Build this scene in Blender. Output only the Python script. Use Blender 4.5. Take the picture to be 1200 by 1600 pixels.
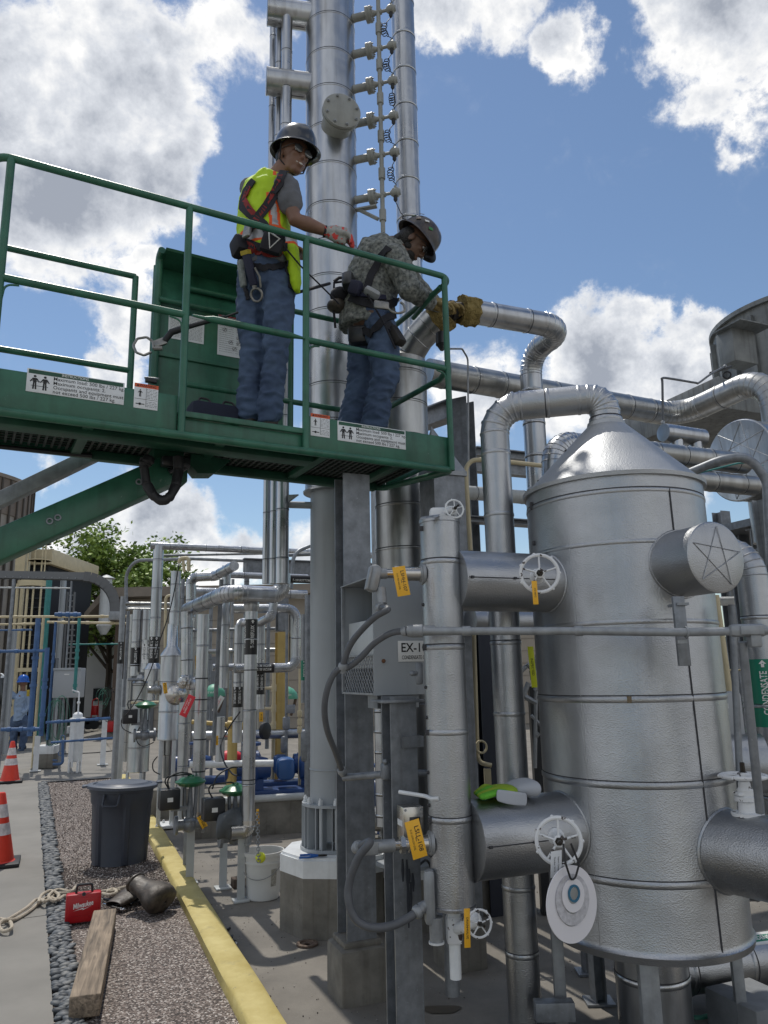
import bpy, bmesh, math, random
from mathutils import Vector, Matrix, noise
for o in list(bpy.data.objects): bpy.data.objects.remove(o, do_unlink=True)
SC = bpy.context.scene
COL = SC.collection
rad = math.radians
# ---------------------------------------------------------------- camera
F, PITCH, ROLL, H = 1180.0, rad(12.1), rad(-1.15), 1.5
cd = bpy.data.cameras.new("camera"); cam = bpy.data.objects.new("camera", cd); COL.objects.link(cam)
cam.location = (0, 0, H)
RM = Matrix.Rotation(rad(90) + PITCH, 3, 'X') @ Matrix.Rotation(ROLL, 3, 'Z')
cam.rotation_euler = RM.to_euler()
cd.sensor_fit = 'VERTICAL'; cd.sensor_height = 36.0; cd.lens = 36.0 * F / 1600
cd.clip_start = 0.05; cd.clip_end = 2000
SC.camera = cam
# ---------------------------------------------------------------- sun, sky, exposure
SUN_EL, SUN_AZ = rad(64), rad(-24)          # azimuth measured from +Y towards +X
sl = bpy.data.lights.new("sun", 'SUN'); sun = bpy.data.objects.new("sun", sl); COL.objects.link(sun)
sl.energy = 2.9; sl.angle = rad(0.6); sl.color = (1.0, 0.95, 0.87)
sd = Vector((math.sin(SUN_AZ) * math.cos(SUN_EL), math.cos(SUN_AZ) * math.cos(SUN_EL), math.sin(SUN_EL)))
sun.rotation_euler = sd.to_track_quat('Z', 'Y').to_euler()
SC.view_settings.view_transform = 'Standard'; SC.view_settings.look = 'None'
SC.view_settings.exposure = 0.0; SC.view_settings.gamma = 1
SKY_STRENGTH = 0.103
def ray(px, py):
 return (RM @ Vector(((px - 600) / F, -(py - 800) / F, -1))).normalized()
def P(px, py, Y):
 d = ray(px, py); return Vector((0, 0, H)) + d * (Y / d.y)
def G(px, py, z=0.0):
 d = ray(px, py); return Vector((0, 0, H)) + d * ((z - H) / d.z)
def dep(p):
 return (RM.inverted() @ (Vector(p) - Vector((0, 0, H)))).z * -1
def pxr(w, p):                               # real half width of something w photo pixels wide at p
 return w / 2 * dep(p) / F
def prj(p):
 q = RM.inverted() @ (Vector(p) - Vector((0, 0, H))); return 600 + F * q.x / -q.z, 800 - F * q.y / -q.z
def ZV(px, py, p):                           # height at which the vertical through p meets the photo row py
 lo, hi = -3.0, 40.0
 for _ in range(50):
  m = (lo + hi) / 2
  if prj((p[0], p[1], m))[1] > py: lo = m
  else: hi = m
 return lo
U = Vector((.92, .39, 0)).normalized(); V = Vector((-U.y, U.x, 0)); ZA = Vector((0, 0, 1))
world = bpy.data.worlds.new("World"); SC.world = world; world.use_nodes = True
def make_world():
 nt = world.node_tree; nt.nodes.clear(); N = nt.nodes.new; L = nt.links.new
 out = N('ShaderNodeOutputWorld'); mix = N('ShaderNodeMixShader'); b1 = N('ShaderNodeBackground'); b2 = N('ShaderNodeBackground')
 sky = N('ShaderNodeTexSky'); sky.sky_type = 'NISHITA'; sky.sun_disc = False
 sky.sun_elevation = SUN_EL; sky.sun_rotation = SUN_AZ; sky.air_density = 1.15; sky.dust_density = 0.12; sky.ozone_density = 2.4
 L(sky.outputs[0], b1.inputs[0]); b1.inputs[1].default_value = SKY_STRENGTH
 tc = N('ShaderNodeTexCoord'); gen = tc.outputs['Generated']
 # warp the direction so blob outlines are ragged
 n1 = N('ShaderNodeTexNoise'); n1.inputs['Scale'].default_value = 5.5; n1.inputs['Detail'].default_value = 8; n1.inputs['Roughness'].default_value = .62
 L(gen, n1.inputs['Vector'])
 sub = N('ShaderNodeVectorMath'); sub.operation = 'SUBTRACT'; L(n1.outputs['Color'], sub.inputs[0]); sub.inputs[1].default_value = (.5, .5, .5)
 mul = N('ShaderNodeVectorMath'); mul.operation = 'SCALE'; L(sub.outputs[0], mul.inputs[0]); mul.inputs['Scale'].default_value = .22
 add = N('ShaderNodeVectorMath'); add.operation = 'ADD'; L(gen, add.inputs[0]); L(mul.outputs[0], add.inputs[1])
 prev = None
 for (px, py, r, w) in CLOUDS:
  c = ray(px, py)
  d = N('ShaderNodeVectorMath'); d.operation = 'DISTANCE'; L(add.outputs[0], d.inputs[0]); d.inputs[1].default_value = c
  m = N('ShaderNodeMapRange'); L(d.outputs['Value'], m.inputs[0]); m.inputs[1].default_value = 0; m.inputs[2].default_value = r / F
  m.inputs[3].default_value = w; m.inputs[4].default_value = 0
  if prev is None: prev = m.outputs[0]
  else:
   x = N('ShaderNodeMath'); x.operation = 'SMOOTH_MAX'; x.inputs[2].default_value = .12; L(prev, x.inputs[0]); L(m.outputs[0], x.inputs[1]); prev = x.outputs[0]
 # clouds outside the view, so metal has something to mirror
 n0 = N('ShaderNodeTexNoise'); n0.inputs['Scale'].default_value = 2.1; n0.inputs['Detail'].default_value = 4; L(gen, n0.inputs['Vector'])
 sx = N('ShaderNodeSeparateXYZ'); L(gen, sx.inputs[0])
 back = N('ShaderNodeMapRange'); L(sx.outputs[1], back.inputs[0]); back.inputs[1].default_value = .45; back.inputs[2].default_value = .1; back.inputs[3].default_value = 0; back.inputs[4].default_value = 1
 nn = N('ShaderNodeMapRange'); L(n0.outputs[0], nn.inputs[0]); nn.inputs[1].default_value = .42; nn.inputs[2].default_value = .7; nn.inputs[3].default_value = 0; nn.inputs[4].default_value = 1
 mb_ = N('ShaderNodeMath'); mb_.operation = 'MULTIPLY'; L(back.outputs[0], mb_.inputs[0]); L(nn.outputs[0], mb_.inputs[1])
 mx = N('ShaderNodeMath'); mx.operation = 'MAXIMUM'; L(prev, mx.inputs[0]); L(mb_.outputs[0], mx.inputs[1])
 # fine billows eat into the density
 n2 = N('ShaderNodeTexNoise'); n2.inputs['Scale'].default_value = 13; n2.inputs['Detail'].default_value = 10; n2.inputs['Roughness'].default_value = .66; n2.inputs['Distortion'].default_value = .25
 L(gen, n2.inputs['Vector'])
 s2 = N('ShaderNodeMath'); s2.operation = 'MULTIPLY_ADD'; L(n2.outputs[0], s2.inputs[0]); s2.inputs[1].default_value = .95; s2.inputs[2].default_value = -.475
 gate = N('ShaderNodeMapRange'); L(mx.outputs[0], gate.inputs[0]); gate.inputs[1].default_value = .02; gate.inputs[2].default_value = .30
 sg = N('ShaderNodeMath'); sg.operation = 'MULTIPLY'; L(s2.outputs[0], sg.inputs[0]); L(gate.outputs[0], sg.inputs[1])
 den = N('ShaderNodeMath'); den.operation = 'ADD'; L(mx.outputs[0], den.inputs[0]); L(sg.outputs[0], den.inputs[1])
 mask = N('ShaderNodeMapRange'); mask.interpolation_type = 'SMOOTHSTEP'; L(den.outputs[0], mask.inputs[0]); mask.inputs[1].default_value = .10; mask.inputs[2].default_value = .33
 # clouds: sunlit thin rims, shaded grey-blue cores
 shade = N('ShaderNodeMapRange'); L(den.outputs[0], shade.inputs[0]); shade.inputs[1].default_value = .18; shade.inputs[2].default_value = .95; shade.inputs[3].default_value = 0; shade.inputs[4].default_value = 1
 n3 = N('ShaderNodeTexNoise'); n3.inputs['Scale'].default_value = 9; n3.inputs['Detail'].default_value = 7; n3.inputs['Roughness'].default_value = .6; L(gen, n3.inputs['Vector'])
 s3 = N('ShaderNodeMath'); s3.operation = 'MULTIPLY_ADD'; L(n3.outputs[0], s3.inputs[0]); s3.inputs[1].default_value = .5; s3.inputs[2].default_value = -.27
 sh2 = N('ShaderNodeMath'); sh2.operation = 'ADD'; L(shade.outputs[0], sh2.inputs[0]); L(s3.outputs[0], sh2.inputs[1])
 # relief: billows brighter on the side that faces the sun
 rel = []
 for k in (0, 1):
  of = N('ShaderNodeVectorMath'); of.operation = 'ADD'; L(gen, of.inputs[0]); of.inputs[1].default_value = tuple(sd * (.035 * k)); nr = N('ShaderNodeTexNoise'); nr.inputs['Scale'].default_value = 7.5; nr.inputs['Detail'].default_value = 6; nr.inputs['Roughness'].default_value = .58; L(of.outputs[0], nr.inputs['Vector']); rel.append(nr)
 rd = N('ShaderNodeMath'); rd.operation = 'SUBTRACT'; L(rel[1].outputs[0], rd.inputs[0]); L(rel[0].outputs[0], rd.inputs[1])
 sh3 = N('ShaderNodeMath'); sh3.operation = 'MULTIPLY_ADD'; L(rd.outputs[0], sh3.inputs[0]); sh3.inputs[1].default_value = 2.2; L(sh2.outputs[0], sh3.inputs[2])
 cr = N('ShaderNodeValToRGB'); L(sh3.outputs[0], cr.inputs[0])
 cr.color_ramp.elements[0].position = .0; cr.color_ramp.elements[0].color = (1.0, .99, .97, 1)
 cr.color_ramp.elements[1].position = .95; cr.color_ramp.elements[1].color = (.34, .37, .43, 1)
 e = cr.color_ramp.elements.new(.40); e.color = (.68, .705, .75, 1)
 L(cr.outputs[0], b2.inputs[0]); b2.inputs[1].default_value = 1.08
 # haze whitening toward the horizon
 hz = N('ShaderNodeMapRange'); L(sx.outputs[2], hz.inputs[0]); hz.inputs[1].default_value = .0; hz.inputs[2].default_value = .38; hz.inputs[3].default_value = .55; hz.inputs[4].default_value = 0
 mk = N('ShaderNodeMath'); mk.operation = 'MULTIPLY_ADD'; mk.use_clamp = True
 L(mask.outputs[0], mk.inputs[0]); mk.inputs[1].default_value = .97; mk.inputs[2].default_value = 0
 L(mk.outputs[0], mix.inputs[0]); L(b1.outputs[0], mix.inputs[1]); L(b2.outputs[0], mix.inputs[2]); L(mix.outputs[0], out.inputs[0])
CLOUDS = [  # photo px, py, radius px, weight
 (60, 250, 200, 1.1), (150, 130, 160, 1.0), (10, 130, 130, .8), (200, 230, 120, .9), (60, 20, 80, .4), (80, 330, 95, .65), (260, 70, 90, .65), (245, 290, 75, .7), (10, 340, 90, .65),
 (350, 30, 90, .55), (440, 60, 70, .4), (690, 15, 85, .75), (800, 5, 85, .7), (890, 95, 62, .62), (650, 55, 50, .45),
 (1110, 60, 120, .95), (1190, 120, 90, .8), (1050, 20, 80, .65),
 (205, 475, 75, .75), (180, 545, 70, .7), (235, 420, 50, .5),
 (960, 580, 125, 1.1), (1060, 590, 100, 1.0), (890, 580, 70, .7), (930, 560, 60, .8), (1040, 690, 110, .7), (840, 650, 90, .5),
 (150, 850, 100, .75), (260, 850, 105, .8), (340, 880, 85, .65), (30, 700, 55, .42), (470, 850, 80, .5), (60, 740, 45, .36), (140, 690, 35, .3), (740, 640, 90, .55), (480, 690, 60, .4)]
make_world()
# ---------------------------------------------------------------- materials
MT = {}
def mat(name, base=(.5, .5, .5), rough=.5, metal=0.0, var=0.0, vscale=6.0, bump=0.0, bscale=40.0, var2=None, spec=.5, stretch=None, kind=None, coat=0.0, rvar=0.0, detail=6, bdist=.01, trans=0.0, streak=0.0):
 if name in MT: return MT[name]
 m = bpy.data.materials.new(name); m.use_nodes = True; nt = m.node_tree; N = nt.nodes.new; L = nt.links.new
 b = nt.nodes['Principled BSDF']; b.inputs['Base Color'].default_value = (*base, 1); b.inputs['Roughness'].default_value = rough; b.inputs['Metallic'].default_value = metal
 b.inputs['Specular IOR Level'].default_value = spec; b.inputs['Coat Weight'].default_value = coat
 tc = N('ShaderNodeTexCoord'); src = tc.outputs['Object']
 if stretch:
  mp = N('ShaderNodeMapping'); mp.inputs['Scale'].default_value = stretch; L(src, mp.inputs[0]); srcs = mp.outputs[0]
 else: srcs = src
 col = None
 if var or var2:
  n = N('ShaderNodeTexNoise'); n.inputs['Scale'].default_value = vscale; n.inputs['Detail'].default_value = detail; n.inputs['Roughness'].default_value = .62; L(srcs, n.inputs['Vector'])
  r = N('ShaderNodeValToRGB'); L(n.outputs[0], r.inputs[0])
  c2 = var2 if var2 else tuple(min(1, c * (1 + var)) for c in base); c1 = base if var2 else tuple(c * (1 - var) for c in base)
  r.color_ramp.elements[0].position = .34; r.color_ramp.elements[0].color = (*c1, 1); r.color_ramp.elements[1].position = .68; r.color_ramp.elements[1].color = (*c2, 1)
  col = r.outputs[0]
  if streak:
   mp2 = N('ShaderNodeMapping'); mp2.inputs['Scale'].default_value = (1, 1, .06); L(src, mp2.inputs[0])
   n5 = N('ShaderNodeTexNoise'); n5.inputs['Scale'].default_value = 22; n5.inputs['Detail'].default_value = 5; L(mp2.outputs[0], n5.inputs['Vector'])
   mr5 = N('ShaderNodeMapRange'); L(n5.outputs[0], mr5.inputs[0]); mr5.inputs[1].default_value = .52; mr5.inputs[2].default_value = .8; mr5.inputs[3].default_value = 0; mr5.inputs[4].default_value = streak
   mc = N('ShaderNodeMixRGB'); mc.blend_type = 'MULTIPLY'; L(mr5.outputs[0], mc.inputs[0]); L(col, mc.inputs[1]); mc.inputs[2].default_value = (.35, .30, .24, 1); col = mc.outputs[0]
  L(col, b.inputs['Base Color'])
 if rvar:
  n4 = N('ShaderNodeTexNoise'); n4.inputs['Scale'].default_value = 3.5; n4.inputs['Detail'].default_value = 7; L(src, n4.inputs['Vector'])
  mr = N('ShaderNodeMapRange'); L(n4.outputs[0], mr.inputs[0]); mr.inputs[1].default_value = .3; mr.inputs[2].default_value = .7; mr.inputs[3].default_value = max(.02, rough - rvar); mr.inputs[4].default_value = rough + rvar
  L(mr.outputs[0], b.inputs['Roughness'])
 if bump:
  if kind == 'vor':
   t = N('ShaderNodeTexVoronoi'); t.inputs['Scale'].default_value = bscale; t.feature = 'SMOOTH_F1'; L(srcs, t.inputs['Vector']); h = t.outputs['Distance']
  else:
   t = N('ShaderNodeTexNoise'); t.inputs['Scale'].default_value = bscale; t.inputs['Detail'].default_value = 4; L(srcs, t.inputs['Vector']); h = t.outputs[0]
  bp = N('ShaderNodeBump'); bp.inputs['Strength'].default_value = bump; bp.inputs['Distance'].default_value = bdist; L(h, bp.inputs['Height'])
  if kind in ('clad', 'vor'):         # soft large dents under the fine pattern
   t2 = N('ShaderNodeTexNoise'); t2.inputs['Scale'].default_value = 5; t2.inputs['Detail'].default_value = 2; L(src, t2.inputs['Vector'])
   bp2 = N('ShaderNodeBump'); bp2.inputs['Strength'].default_value = .25; bp2.inputs['Distance'].default_value = .02; L(t2.outputs[0], bp2.inputs['Height']); L(bp2.outputs[0], bp.inputs['Normal'])
  L(bp.outputs[0], b.inputs['Normal'])
 MT[name] = m; return m
clad = mat('aluminium_cladding', (.45, .465, .485), .31, 1.0, var=.16, vscale=7, stretch=(1, 1, .25), bump=.05, bscale=60, kind='clad', rvar=.07, bdist=.004, streak=.45)
clad2 = mat('dull_aluminium_cladding', (.37, .375, .37), .36, 1.0, var=.16, vscale=8, stretch=(1, 1, .3), bump=.05, bscale=60, kind='clad', rvar=.08, bdist=.004, streak=.5)
stucco = mat('stucco_embossed_aluminium', (.40, .41, .425), .36, 1.0, var=.10, vscale=3, bump=.34, bscale=170, kind='vor', rvar=.05, bdist=.003, streak=.10, stretch=(1, 1, 1.5))
stain = mat('stainless_steel', (.52, .50, .47), .26, 1.0, var=.1, vscale=9, rvar=.05)
seam = mat('dark_seam', (.045, .045, .05), .7)
galv = mat('galvanised_steel', (.23, .245, .265), .5, .55, var=.22, vscale=16, bump=.08, bscale=30, rvar=.1, streak=.4)
galvl = mat('pale_galvanised_steel', (.30, .315, .33), .5, .45, var=.16, vscale=16, bump=.06, bscale=30, rvar=.1, streak=.35)
greyp = mat('grey_paint', (.34, .365, .385), .42, 0, var=.06, vscale=3, bump=.04, bscale=20, streak=.25)
palep = mat('pale_grey_paint', (.47, .49, .49), .45, 0, var=.08, vscale=6, bump=.08, bscale=40, streak=.3)
beigep = mat('beige_grey_paint', (.27, .275, .255), .45, 0, var=.1, vscale=8, bump=.1, bscale=50, streak=.3)
whitep = mat('white_paint', (.70, .72, .73), .4, 0, var=.08, vscale=10, bump=.1, bscale=60, streak=.25)
chipw = mat('chipped_white_paint', (.72, .73, .73), .42, 0, var2=(.74, .75, .75), vscale=20)
def chip():
 m = chipw; nt = m.node_tree; N = nt.nodes.new; L = nt.links.new; b = nt.nodes['Principled BSDF']
 tc = N('ShaderNodeTexCoord'); n = N('ShaderNodeTexNoise'); n.inputs['Scale'].default_value = 34; n.inputs['Detail'].default_value = 5; L(tc.outputs['Object'], n.inputs['Vector'])
 r = N('ShaderNodeValToRGB'); L(n.outputs[0], r.inputs[0]); e = r.color_ramp.elements; e[0].position = .60; e[0].color = (.70, .71, .72, 1); e[1].position = .63; e[1].color = (.05, .035, .03, 1)
 L(r.outputs[0], b.inputs['Base Color'])
chip()
greenp = mat('green_paint', (.030, .130, .080), .38, 0, var=.22, vscale=7, bump=.05, bscale=30, rvar=.08, streak=.5)
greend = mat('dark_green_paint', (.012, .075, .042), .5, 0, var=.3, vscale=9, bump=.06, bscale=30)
bluep = mat('blue_paint', (.018, .055, .18), .35, 0, var=.15, vscale=8)
blues = mat('steel_blue_paint', (.05, .12, .27), .45, 0, var=.2, vscale=7)
tealp = mat('teal_paint', (.03, .20, .19), .45, 0, var=.15, vscale=7)
creamp = mat('cream_paint', (.55, .47, .30), .5, 0, var=.1, vscale=6)
yelp = mat('pipe_yellow_paint', (.50, .36, .12), .5, 0, var=.12, vscale=6, streak=.3)
black = mat('black_rubber', (.014, .014, .016), .55, 0, bump=.1, bscale=60)
blackm = mat('black_plastic', (.02, .021, .024), .35)
greyf = mat('grey_flexible_conduit', (.10, .105, .115), .5, 0, var=.1, vscale=20)
tagy = mat('yellow_tag_plastic', (.80, .42, .02), .45)
redt = mat('red_tag_plastic', (.70, .03, .05), .5)
white = mat('white_plastic', (.72, .72, .70), .4, 0, var=.04, vscale=5)
inkm = mat('black_ink', (.012, .012, .012), .6)
whitei = mat('white_ink', (.78, .78, .76), .6)
markg = mat('green_marker_vinyl', (.01, .20, .12), .4)
markb = mat('black_marker_vinyl', (.012, .011, .012), .35)
orange = mat('orange_ink', (.62, .10, .03), .6)
insul = mat('torn_yellow_insulation', (.17, .125, .035), .95, 0, var2=(.32, .24, .09), vscale=18, bump=1, bscale=45, bdist=.03)
def wear(m, col, scale, thr, amt=1.0, st=(1, 1, 1), soft=.03):
 """scuffs, chips or stains with their own shape over a material's colour"""
 nt = m.node_tree; N = nt.nodes.new; L = nt.links.new; b = nt.nodes['Principled BSDF']; inp = b.inputs['Base Color']
 tc = N('ShaderNodeTexCoord'); mp = N('ShaderNodeMapping'); mp.inputs['Scale'].default_value = st; L(tc.outputs['Object'], mp.inputs[0]); n = N('ShaderNodeTexNoise'); n.inputs['Scale'].default_value = scale; n.inputs['Detail'].default_value = 8; n.inputs['Roughness'].default_value = .7; L(mp.outputs[0], n.inputs['Vector'])
 r = N('ShaderNodeMapRange'); L(n.outputs[0], r.inputs[0]); r.inputs[1].default_value = thr; r.inputs[2].default_value = thr + soft; r.inputs[4].default_value = amt
 x = N('ShaderNodeMixRGB'); L(r.outputs[0], x.inputs[0]); x.inputs[2].default_value = (*col, 1)
 if inp.links: L(inp.links[0].from_socket, x.inputs[1])
 else: x.inputs[1].default_value = inp.default_value
 L(x.outputs[0], inp)
wear(greenp, (.16, .26, .20), 22, .66, .7); wear(greenp, (.03, .035, .03), 9, .66, .55, soft=.08); wear(galv, (.42, .44, .46), 60, .64, .5); wear(galv, (.16, .10, .06), 7, .70, .5, soft=.06); wear(greyp, (.16, .15, .13), 8, .66, .35, (1, 1, .3), .12)
wear(bluep, (.10, .14, .2), 25, .68, .6); wear(yelp, (.16, .10, .05), 14, .66, .6); wear(clad, (.20, .19, .175), 4, .60, .45, (1, 1, .45), .14); wear(stucco, (.22, .21, .19), 3, .61, .35, (1, 1, .6), .14); wear(palep, (.2, .16, .11), 14, .68, .5, soft=.05)
# ---------------------------------------------------------------- mesh builder
ORG = {}
def prop(o, label=None, cat=None, group=None, kind=None):
 if label: o['label'] = label
 if cat: o['category'] = cat
 if group: o['group'] = group
 if kind: o['kind'] = kind
 return o
def thing(name, label, cat, loc=(0, 0, 0), group=None, kind=None):
 o = bpy.data.objects.new(name, None); COL.objects.link(o); o.location = loc; o.empty_display_size = .1
 ORG[o.name] = Vector(loc); return prop(o, label, cat, group, kind)
def frame(d, up=None):
 d = Vector(d).normalized(); a = Vector(up) if up else (Vector((0, 0, 1)) if abs(d.z) < .95 else Vector((1, 0, 0)))
 x = a.cross(d).normalized(); y = d.cross(x).normalized(); return x, y, d
class MB:
 def __init__(s): s.v = []; s.f = []; s.m = []
 def add(s, vs, fs, mi=0):
  o = len(s.v); s.v += [Vector(p) for p in vs]; s.f += [tuple(i + o for i in f) for f in fs]; s.m += [mi] * len(fs); return s
 def box(s, c, size, ax=None, mi=0, bev=0.0):
  X, Y, Zz = ax if ax else (Vector((1, 0, 0)), Vector((0, 1, 0)), ZA)
  c = Vector(c); a, b, h = [q / 2 for q in size]
  if bev <= 0:
   vs = [c + X * (a * i) + Y * (b * j) + Zz * (h * k) for k in (-1, 1) for j in (-1, 1) for i in (-1, 1)]
   return s.add(vs, [(0, 2, 3, 1), (4, 5, 7, 6), (0, 1, 5, 4), (2, 6, 7, 3), (0, 4, 6, 2), (1, 3, 7, 5)], mi)
  bm = bmesh.new(); bmesh.ops.create_cube(bm, size=1)
  for v in bm.verts: v.co = Vector((v.co.x * size[0], v.co.y * size[1], v.co.z * size[2]))
  bmesh.ops.bevel(bm, geom=bm.edges[:], offset=min(bev, min(size) * .45), segments=2, affect='EDGES', profile=.5)
  bm.verts.index_update()
  s.add([c + X * v.co.x + Y * v.co.y + Zz * v.co.z for v in bm.verts], [[v.index for v in f.verts] for f in bm.faces], mi); bm.free(); return s
 def tube(s, pts, r, seg=12, mi=0, cap=True, up=None, closed=False):
  pts = [Vector(p) for p in pts]; n = len(pts); rs = r if isinstance(r, list) else [r] * n
  d0 = (pts[1] - pts[0]).normalized(); x, y, _ = frame(d0, up); o = len(s.v)
  for i in range(n):
   if closed: d = (pts[(i + 1) % n] - pts[i - 1]).normalized()
   elif i == 0: d = d0
   elif i == n - 1: d = (pts[-1] - pts[-2]).normalized()
   else: d = ((pts[i + 1] - pts[i]).normalized() + (pts[i] - pts[i - 1]).normalized()).normalized()
   x = (x - d * x.dot(d)).normalized(); y = d.cross(x)
   rr = rs[i]; rx, ry = rr if isinstance(rr, (list, tuple)) else (rr, rr)
   for k in range(seg):
    a = 2 * math.pi * k / seg; s.v.append(pts[i] + x * (math.cos(a) * rx) + y * (math.sin(a) * ry))
  m = n if closed else n - 1
  for i in range(m):
   j = (i + 1) % n
   for k in range(seg):
    k2 = (k + 1) % seg; s.f.append((o + i * seg + k, o + i * seg + k2, o + j * seg + k2, o + j * seg + k)); s.m.append(mi)
  if cap and not closed:
   s.f.append(tuple(o + k for k in reversed(range(seg)))); s.m.append(mi); s.f.append(tuple(o + (n - 1) * seg + k for k in range(seg))); s.m.append(mi)
  return s
 def lathe(s, c, axis, prof, seg=24, mi=0, up=None):     # prof: (distance along the axis, radius)
  c = Vector(c); x, y, d = frame(axis, up); o = len(s.v)
  for (t, r) in prof:
   for k in range(seg):
    a = 2 * math.pi * k / seg; s.v.append(c + d * t + (x * math.cos(a) + y * math.sin(a)) * max(r, 1e-5))
  for i in range(len(prof) - 1):
   for k in range(seg):
    k2 = (k + 1) % seg; s.f.append((o + i * seg + k, o + i * seg + k2, o + (i + 1) * seg + k2, o + (i + 1) * seg + k)); s.m.append(mi)
  if prof[0][1] > 1e-4: s.f.append(tuple(o + k for k in reversed(range(seg)))); s.m.append(mi)
  if prof[-1][1] > 1e-4: s.f.append(tuple(o + (len(prof) - 1) * seg + k for k in range(seg))); s.m.append(mi)
  return s
 def cyl(s, a, b, r, seg=16, mi=0, r2=None):
  a = Vector(a); b = Vector(b); return s.tube([a, b], [r, r if r2 is None else r2], seg, mi)
 def ball(s, c, r, seg=10, mi=0, ax=None):
  rx, ry, rz = r if isinstance(r, (list, tuple)) else (r, r, r); X, Y, Zz = ax if ax else (Vector((1, 0, 0)), Vector((0, 1, 0)), ZA)
  c = Vector(c); o = len(s.v); h = max(4, seg // 2 + 1)
  for i in range(h + 1):
   t = math.pi * i / h
   for k in range(seg):
    a = 2 * math.pi * k / seg; s.v.append(c + X * (rx * math.sin(t) * math.cos(a)) + Y * (ry * math.sin(t) * math.sin(a)) - Zz * (rz * math.cos(t)))
  for i in range(h):
   for k in range(seg):
    k2 = (k + 1) % seg; s.f.append((o + i * seg + k, o + i * seg + k2, o + (i + 1) * seg + k2, o + (i + 1) * seg + k)); s.m.append(mi)
  return s
 def torus(s, c, axis, R, r, seg=32, sub=8, mi=0, up=None, a0=0, a1=None):
  x, y, d = frame(axis, up); c = Vector(c)
  if a1 is None: return s.tube([c + (x * math.cos(2 * math.pi * k / seg) + y * math.sin(2 * math.pi * k / seg)) * R for k in range(seg)], r, sub, mi, closed=True)
  return s.tube([c + (x * math.cos(a0 + (a1 - a0) * k / seg) + y * math.sin(a0 + (a1 - a0) * k / seg)) * R for k in range(seg + 1)], r, sub, mi)
 def prism(s, pts, ext, mi=0):                           # planar outline pushed along ext
  pts = [Vector(p) for p in pts]; e = Vector(ext); n = len(pts)
  return s.add(pts + [p + e for p in pts], [tuple(reversed(range(n))), tuple(range(n, 2 * n))] + [(i, (i + 1) % n, (i + 1) % n + n, i + n) for i in range(n)], mi)
 def bolts(s, c, axis, R, n, r=.01, h=.014, mi=0, a0=0.0, up=None):
  x, y, d = frame(axis, up); c = Vector(c)
  for k in range(n):
   a = a0 + 2 * math.pi * k / n; p = c + (x * math.cos(a) + y * math.sin(a)) * R; s.tube([p, p + d * h], r, 6, mi); s.tube([p + d * h, p + d * (h * 1.6)], r * .55, 6, mi)
  return s
 def hbeam(s, a, b, w=.15, dpt=.15, t=.01, mi=0, side=None):   # side: the direction the web runs
  a = Vector(a); b = Vector(b); L_ = (b - a).length; d = (b - a).normalized(); sdv = Vector(side) if side else V; sdv = (sdv - d * sdv.dot(d)).normalized(); o = d.cross(sdv).normalized(); c = (a + b) / 2
  s.box(c, (dpt - 2 * t, t, L_), (sdv, o, d), mi)
  for k in (-1, 1): s.box(c + sdv * (k * (dpt - t) / 2), (t, w, L_), (sdv, o, d), mi)
  return s
 def build(s, name, m, parent=None, origin=None, angle=38, sub=0):
  me = bpy.data.meshes.new(name)
  if parent is not None: org = ORG[parent.name]
  elif origin is not None: org = Vector(origin)
  else:
   xs = [v.x for v in s.v]; ys = [v.y for v in s.v]; org = Vector(((min(xs) + max(xs)) / 2, (min(ys) + max(ys)) / 2, min(v.z for v in s.v)))
  me.from_pydata([v - org for v in s.v], [], s.f)
  for q in (m if isinstance(m, (list, tuple)) else [m]): me.materials.append(q)
  me.polygons.foreach_set('material_index', s.m); me.polygons.foreach_set('use_smooth', [True] * len(s.f))
  me.validate(); me.update()
  try: me.set_sharp_from_angle(angle=rad(angle))
  except Exception: pass
  o = bpy.data.objects.new(name, me); COL.objects.link(o)
  if parent is not None: o.parent = parent; ORG[o.name] = org
  else: o.location = org; ORG[o.name] = org
  if sub:
   md = o.modifiers.new('sub', 'SUBSURF'); md.levels = sub; md.render_levels = sub
  return o
 def solo(s, name, m, label, cat, group=None, kind=None, **k):
  return prop(s.build(name, m, **k), label, cat, group, kind)
def copy_tree(o, loc=None, rotz=None, label=None, parent=None):
 c = o.copy(); COL.objects.link(c)
 if parent is not None: c.parent = parent
 if loc is not None: c.location = loc
 if rotz is not None: c.rotation_euler = (0, 0, rotz)
 if label: c['label'] = label
 for ch in [q for q in list(o.children)]: copy_tree(ch, parent=c)
 return c
def fillet(pts, R, n=7):
 pts = [Vector(p) for p in pts]; out = [pts[0]]
 for i in range(1, len(pts) - 1):
  p, a, b = pts[i], pts[i - 1], pts[i + 1]; d1 = (a - p); d2 = (b - p); l1, l2 = d1.length, d2.length; d1.normalize(); d2.normalize()
  ang = math.acos(max(-1, min(1, d1.dot(d2)))); Rr = R[i - 1] if isinstance(R, (list, tuple)) else R
  if ang > 3.10 or Rr <= 0: out.append(p); continue
  t = min(Rr / math.tan(ang / 2), l1 * .49, l2 * .49); rr = t * math.tan(ang / 2)
  c = p + (d1 + d2).normalized() * (rr / math.sin(ang / 2)); s0 = p + d1 * t - c; s1 = p + d2 * t - c
  om = math.acos(max(-1, min(1, s0.normalized().dot(s1.normalized()))))
  for k in range(n + 1):
   f = k / n; out.append(c + (s0 * math.sin((1 - f) * om) + s1 * math.sin(f * om)) / math.sin(om))
 out.append(pts[-1]); return out
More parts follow.
